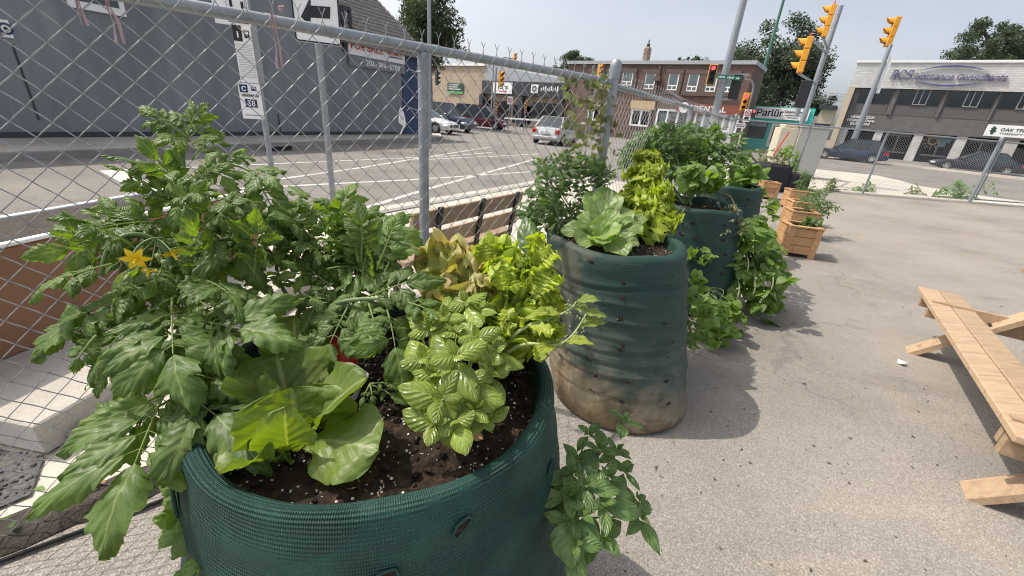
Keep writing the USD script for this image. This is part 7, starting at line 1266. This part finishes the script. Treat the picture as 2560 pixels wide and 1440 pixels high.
bush(sw, G(1860, 452, BAGS[3].zs), [(1820, 420), (1850, 405), (1900, 410), (1912, 440), (1870, 455), (1825, 470)], rng, 60, .19, 'leaf_bean', 'basil', wr=(5.0, 5.5), q=(9, 6), stems=7, simple=True, ratio=.6)
bush(sw, BAGS[3].pt(-.3, .75), [(1880, 470), (1905, 465), (1915, 490), (1890, 495)], rng, 12, .16, 'leaf_bean', 'bean', wr=(4.9, 5.1), q=(7, 4), stems=3, ratio=.8)
# ---------------------------------------------------------------- black fabric planters, weeds, vine
plain('black_fabric', (0.012, 0.014, 0.018), rough=0.85, var=0.2, scale=12.0, bump=0.4, bscale=120.0)
rng = np.random.default_rng(107)
k0, k1 = G(1912, 478), G(2012, 484); dk = nrm((k1 - k0)[:2]); nk = np.array([-dk[1], dk[0]]); Xk = np.stack([[*dk, 0], [*nk, 0], Z3], 1); wk = np.linalg.norm(k1 - k0)
for i, (a, b, h_) in enumerate(((-.05, .49, .74), (.51, 1.02, .52))):
    t = Thing('fabric_planter', ('tall black fabric planter at the end of the row of grow bags', 'lower black fabric planter beside the taller one, before the cabinet')[i], 'planter', k0 + Xk @ [a * wk, 0, 0], group='black fabric planters'); m = MB(); m.bev(a * wk, b * wk, 0, .8, 0, h_, .05); t.part('fabric', m.moved(Xk, k0), 'black_fabric', world=True); m = MB(); m.box(a * wk + .05, b * wk - .05, .05, .75, h_ + .002, h_ + .012); t.part('soil', m.moved(Xk, k0), 'soil', world=True)
    for sx in (a + .02, b - .02): m = MB(); m.bev(sx * wk - .03, sx * wk + .03, -.012, .0, .05, h_, .005); t.part('seam', m.moved(Xk, k0), 'black_fabric', world=True)
    bt = Thing('bushy_plant', ('sparse reddish and green plants in the tall black planter', 'yellow green pepper bush in the lower black planter')[i], 'plant', k0 + Xk @ [(a + b) / 2 * wk, .4, h_]); bush(bt, k0 + Xk @ [(a + b) / 2 * wk, .4, h_], [((1885, 375), (1960, 370), (1962, 412), (1895, 412)), ((1950, 370), (2000, 360), (1995, 425), (1962, 428))][i], rng, 80, .2, 'leaf_vine' if i == 0 else 'leaf_bean', 'pepper', wr=(12, 12.8), q=(5, 3), stems=12, simple=True, ratio=.45)
for i, (poly, lab, n_) in enumerate((([(2105, 478), (2180, 455), (2195, 482)], 'low weeds at the far fence foot left of its middle post', 50), ([(2255, 485), (2290, 455), (2320, 490)], 'thin reddish weed at the far fence foot right of its middle post', 26), ([(2320, 492), (2400, 445), (2450, 500)], 'largest weed clump at the far fence foot near the gate post', 130), ([(2050, 480), (2085, 440), (2100, 482)], 'grassy weeds at the far fence foot beside the wooden boxes', 40), ([(2420, 470), (2480, 420), (2500, 490)], 'tall thin weed climbing the gate post of the far fence', 26))):
    cx_ = np.mean([p[0] for p in poly]); f_ = G(cx_, max(p[1] for p in poly) - 6); t = Thing('weed_clump', lab, 'weed', f_, group='weeds along the far fence'); wz = (f_ - [0, 0, EYE]) @ _f; bush(t, f_, poly, rng, int(n_ * 1.5), .19, 'leaf_vine' if i in (1, 3) else 'leaf_pepper', 'pepper', wr=(wz - .35, wz + .2), q=(4, 2), stems=10, simple=True, ratio=.35)
vn = Thing('climbing_vine', 'dry climbing vine woven through the near fence beside its domed post', 'vine', fence_pt(1470, 420))
wv2 = Wall(A0, DA)
for i in range(16):
    x = rng.uniform(1405, 1520); pts = [fence_pt(x + rng.normal() * 14 * (1 - k / 9), 455 - k * 27 + rng.normal() * 8, rng.uniform(-.04, .05)) for k in range(9)]; m = MB(); m.tube(spline(pts, 24), .0016, 4); vn.part('tendril', m, 'dry_leaf' if i % 2 else 'stem_green', world=True)
for i in range(300):
    x, y = rng.uniform(1395, 1528), rng.uniform(185, 440)
    if rng.random() > .35 + .65 * meshkit.fbm(np.array([x / 28, y / 40, 0.5]), 3, 3): continue
    if x < 1432 and rng.random() < .75: continue
    p = fence_pt(x, y, rng.uniform(-.07, .06)); mb = MB(); L_ = rng.uniform(.04, .075); put(mb, blade('bean', L_, L_ * .8, rng, 5, 4, curl=.6, fold=.2), p, rng.normal(size=3) + [0, 0, -.6], rng.normal(size=3) + TOCAM(p)); vn.part('leaf', mb, 'leaf_vine', world=True, smooth='uv')
for i in range(70):
    s_, n_ = rng.uniform(-.9, .8), rng.normal() * .06; q = fs3(s_, n_)
    if i == 0: fw_ = Thing('weed_clump', 'small broad leaved weeds and dead leaves along the near fence foot', 'weed', (*fs3(0, 0), 0))
    L_ = rng.uniform(.02, .06); mb = MB(); put(mb, blade('bean' if i % 2 else 'pepper', L_, L_ * .7, rng, 6, 4, curl=.5, fold=.2), [q[0], q[1], rng.uniform(.02, .1)], [rng.normal(), rng.normal(), rng.uniform(-.1, .6)], [rng.normal() * .3, rng.normal() * .3, 1]); fw_.part('leaf', mb, ('leaf_bean', 'dry_leaf', 'leaf_pepper')[i % 3], world=True, smooth='uv')
# ---------------------------------------------------------------- cedar planter boxes
wood('cedar', (0.35, 0.18, 0.08), (0.45, 0.26, 0.125), scale=(3.0, 3.0, 22.0)); wood('cedar_flat', (0.35, 0.18, 0.08), (0.45, 0.26, 0.125), scale=(22.0, 22.0, 3.0)); wood('pine', (0.3, 0.2, 0.125), (0.42, 0.3, 0.19), scale=(2.2, 22.0, 22.0), rough=.55)
bx0 = np.array([3.65, 5.32]); bx1 = np.array([4.05, 5.23]); db = nrm(bx1 - bx0); ang = math.atan2(db[1], db[0])
def cedar_box(label, o, S_=.41, H_=.43):
    t = Thing('cedar_box', label, 'planter box', (*o, 0), ang, 'cedar planter boxes'); e = .02
    for y0, y1 in ((.006, .024), (S_ - .024, S_ - .006)):
        for k in range(3): m = MB(); m.bev(.075, S_ - .075, y0, y1, .05 + k * .118, .05 + k * .118 + .113, .003); t.part('plank', m, 'cedar_flat')
    for x0, x1 in ((.006, .024), (S_ - .024, S_ - .006)):
        for k in range(3): m = MB(); m.bev(x0, x1, .075, S_ - .075, .05 + k * .118, .05 + k * .118 + .113, .003); t.part('plank', m, 'cedar_flat')
    for x0 in (0, S_ - .08):
        for y0 in (0, S_ - e): m = MB(); m.bev(x0, x0 + .08, y0, y0 + e, 0, H_ - .022, .003); t.part('corner_board', m, 'cedar')
    for y0 in (e + .001, S_ - .08):
        for x0 in (0, S_ - e): m = MB(); m.bev(x0, x0 + e, y0, y0 + .08 - e - .001, 0, H_ - .022, .003); t.part('corner_board', m, 'cedar')
    for (x0, x1, y0, y1) in ((-.008, S_ + .008, -.008, .06), (-.008, S_ + .008, S_ - .06, S_ + .008), (-.008, .06, .062, S_ - .062), (S_ - .06, S_ + .008, .062, S_ - .062)): m = MB(); m.bev(x0, x1, y0, y1, H_ - .021, H_, .003); t.part('rim_board', m, 'cedar_flat')
    m = MB(); m.box(.026, S_ - .026, .026, S_ - .026, H_ - .08, H_ - .06); t.part('soil', m, 'soil'); return t
rng = np.random.default_rng(108)
CB = [(G(1978, 563, .43)[:2], 'nearest cedar planter box, holding a small dark green bush'), (G(1984, 527, .43)[:2], 'second cedar planter box from the camera, with a tall thin plant'), (G(1985, 503, .43)[:2], 'third cedar planter box from the camera'), (G(1979, 475, .43)[:2], 'farthest cedar planter box of the four in line, beside the black planter')]
polys = [[(2000, 575), (2015, 545), (2050, 540), (2060, 575)], [(2010, 545), (2000, 500), (2060, 470), (2095, 520), (2050, 550)], [(2005, 510), (2000, 480), (2050, 480), (2050, 520)], [(1995, 480), (1990, 445), (2010, 425), (2035, 440), (2035, 480)]]
for (o, lab), pl, pn in zip(CB, polys, ('dark green pepper bush in the nearest cedar box', 'tall thin grey green tomato plant leaning right from the second cedar box', 'small tomato plant in the third cedar box', 'upright tomato plant in the farthest cedar box')):
    t = cedar_box(lab, o); ct = t.R @ np.array([.2, .2, .38]) + t.loc; wz = (ct - [0, 0, EYE]) @ _f; b_ = Thing('potted_plant', pn, 'plant', ct); bush(b_, ct, pl, rng, 60 if pl is not polys[1] else 80, .13 if pl is polys[0] else .17, 'leaf_tomato_far', 'pepper' if pl is polys[0] else 'tomato', wr=(wz - .14, wz + .14), q=(6, 3), stems=7, simple=pl is polys[0], ratio=.45, pairs=2)
t = cedar_box('small cedar box half hidden behind the farthest grow bag', G(1893, 497)[:2] + [.1, .1], .4, .42)
# ---------------------------------------------------------------- picnic table
e1 = nrm(np.array([-1.27, -1.91, 0])); e2 = np.array([-e1[1], e1[0], 0]); e2 = e2 if e2[0] > 0 else -e2; s0 = np.array([3.53, 3.39, 0]); SL = 2.33
pt_ = Thing('picnic_table', 'pale wooden picnic table at the right edge of the lot', 'picnic table', s0)
def plank(a, w0, z, L=SL, wd=.145, th=.038, s_off=0.0): m = MB(); m.obox(s0 + e1 * s_off + e2 * w0 + Z3 * (z - th), e1 * L, e2 * wd, Z3 * th, b=.005); pt_.part(a, m, 'pine', world=True)
Z3 = np.array([0, 0, 1.0])
plank('seat_plank', 0.0, .43, wd=.13); plank('seat_plank', .139, .43, wd=.13); plank('seat_plank', 1.42, .43); plank('seat_plank', 1.575, .43)
for k in range(5): plank('top_plank', .50 + k * .152, .75, s_off=.0)
for s_ in (.42, 2.17):
    m = MB(); m.beam(s0 + e1 * s_ + e2 * .02 + Z3 * .372, s0 + e1 * s_ + e2 * 1.70 + Z3 * .372, .04, .14); pt_.part('seat_beam', m, 'pine', world=True)
    m = MB(); m.beam(s0 + e1 * s_ + e2 * .5 + Z3 * .66, s0 + e1 * s_ + e2 * 1.26 + Z3 * .66, .04, .09); pt_.part('top_beam', m, 'pine', world=True)
    for a, bq in ((.02, .72), (1.72, 1.04)): m = MB(); m.beam(s0 + e1 * (s_ + .042) + e2 * a + Z3 * -.02, s0 + e1 * (s_ + .042) + e2 * bq + Z3 * .70, .038, .14, e1); pt_.part('leg', m, 'pine', world=True)
    for (a, z) in ((.36, .37), (.4, .38), (.66, .62)): m = MB(); m.tube([s0 + e1 * (s_ + .03) + e2 * a + Z3 * z, s0 + e1 * (s_ + .068) + e2 * a + Z3 * z], .009, 8); pt_.part('bolt', m, 'metal_dark', world=True)
m = MB(); m.obox(s0 + e1 * .12 + e2 * .02 + Z3 * .30, e1 * .04, e2 * .27, Z3 * .09, b=.004); pt_.part('cleat', m, 'pine', world=True)
m = MB(); m.obox(s0 + e1 * 2.2 + e2 * .02 + Z3 * .27, e1 * .04, e2 * .27, Z3 * .12, b=.004); pt_.part('cleat', m, 'pine', world=True)
rng = np.random.default_rng(9)
p = G(2255, 910); m = MB(); h = trimesh.convex.convex_hull(rng.normal(size=(20, 3)) * [.03, .018, .008]); m.add(p + h.vertices + [0, 0, .012], h.faces); single('white_pebble', m, 'perlite', 'flat white pebble on the asphalt before the picnic table', 'pebble')
# wires far off
pl0 = P(2030, 232, 70); pw_ = Thing('power_lines', 'four thin overhead wires between the dark tree and the office building', 'power line', pl0)
for k in range(4): m = MB(); m.tube([P(1990, 222 + 7 * k, 72), P(2030, 228 + 6.5 * k, 71), P(2075, 233 + 6 * k, 70), P(2130, 237 + 6 * k, 69)], .035, 4); pw_.part('wire', m, 'metal_grey', world=True)
m = MB()
for k in range(150):
    q = G(rng.uniform(1420, 2540), rng.uniform(560, 1430)); h = trimesh.convex.convex_hull(rng.normal(size=(8, 3))); m.add(q + h.vertices * rng.uniform(.002, .006) * [1, 1, .5] + [0, 0, .003], h.faces)
single('grit', m, 'bark', 'loose grit and crumbs scattered over the asphalt', 'grit', kind='stuff')
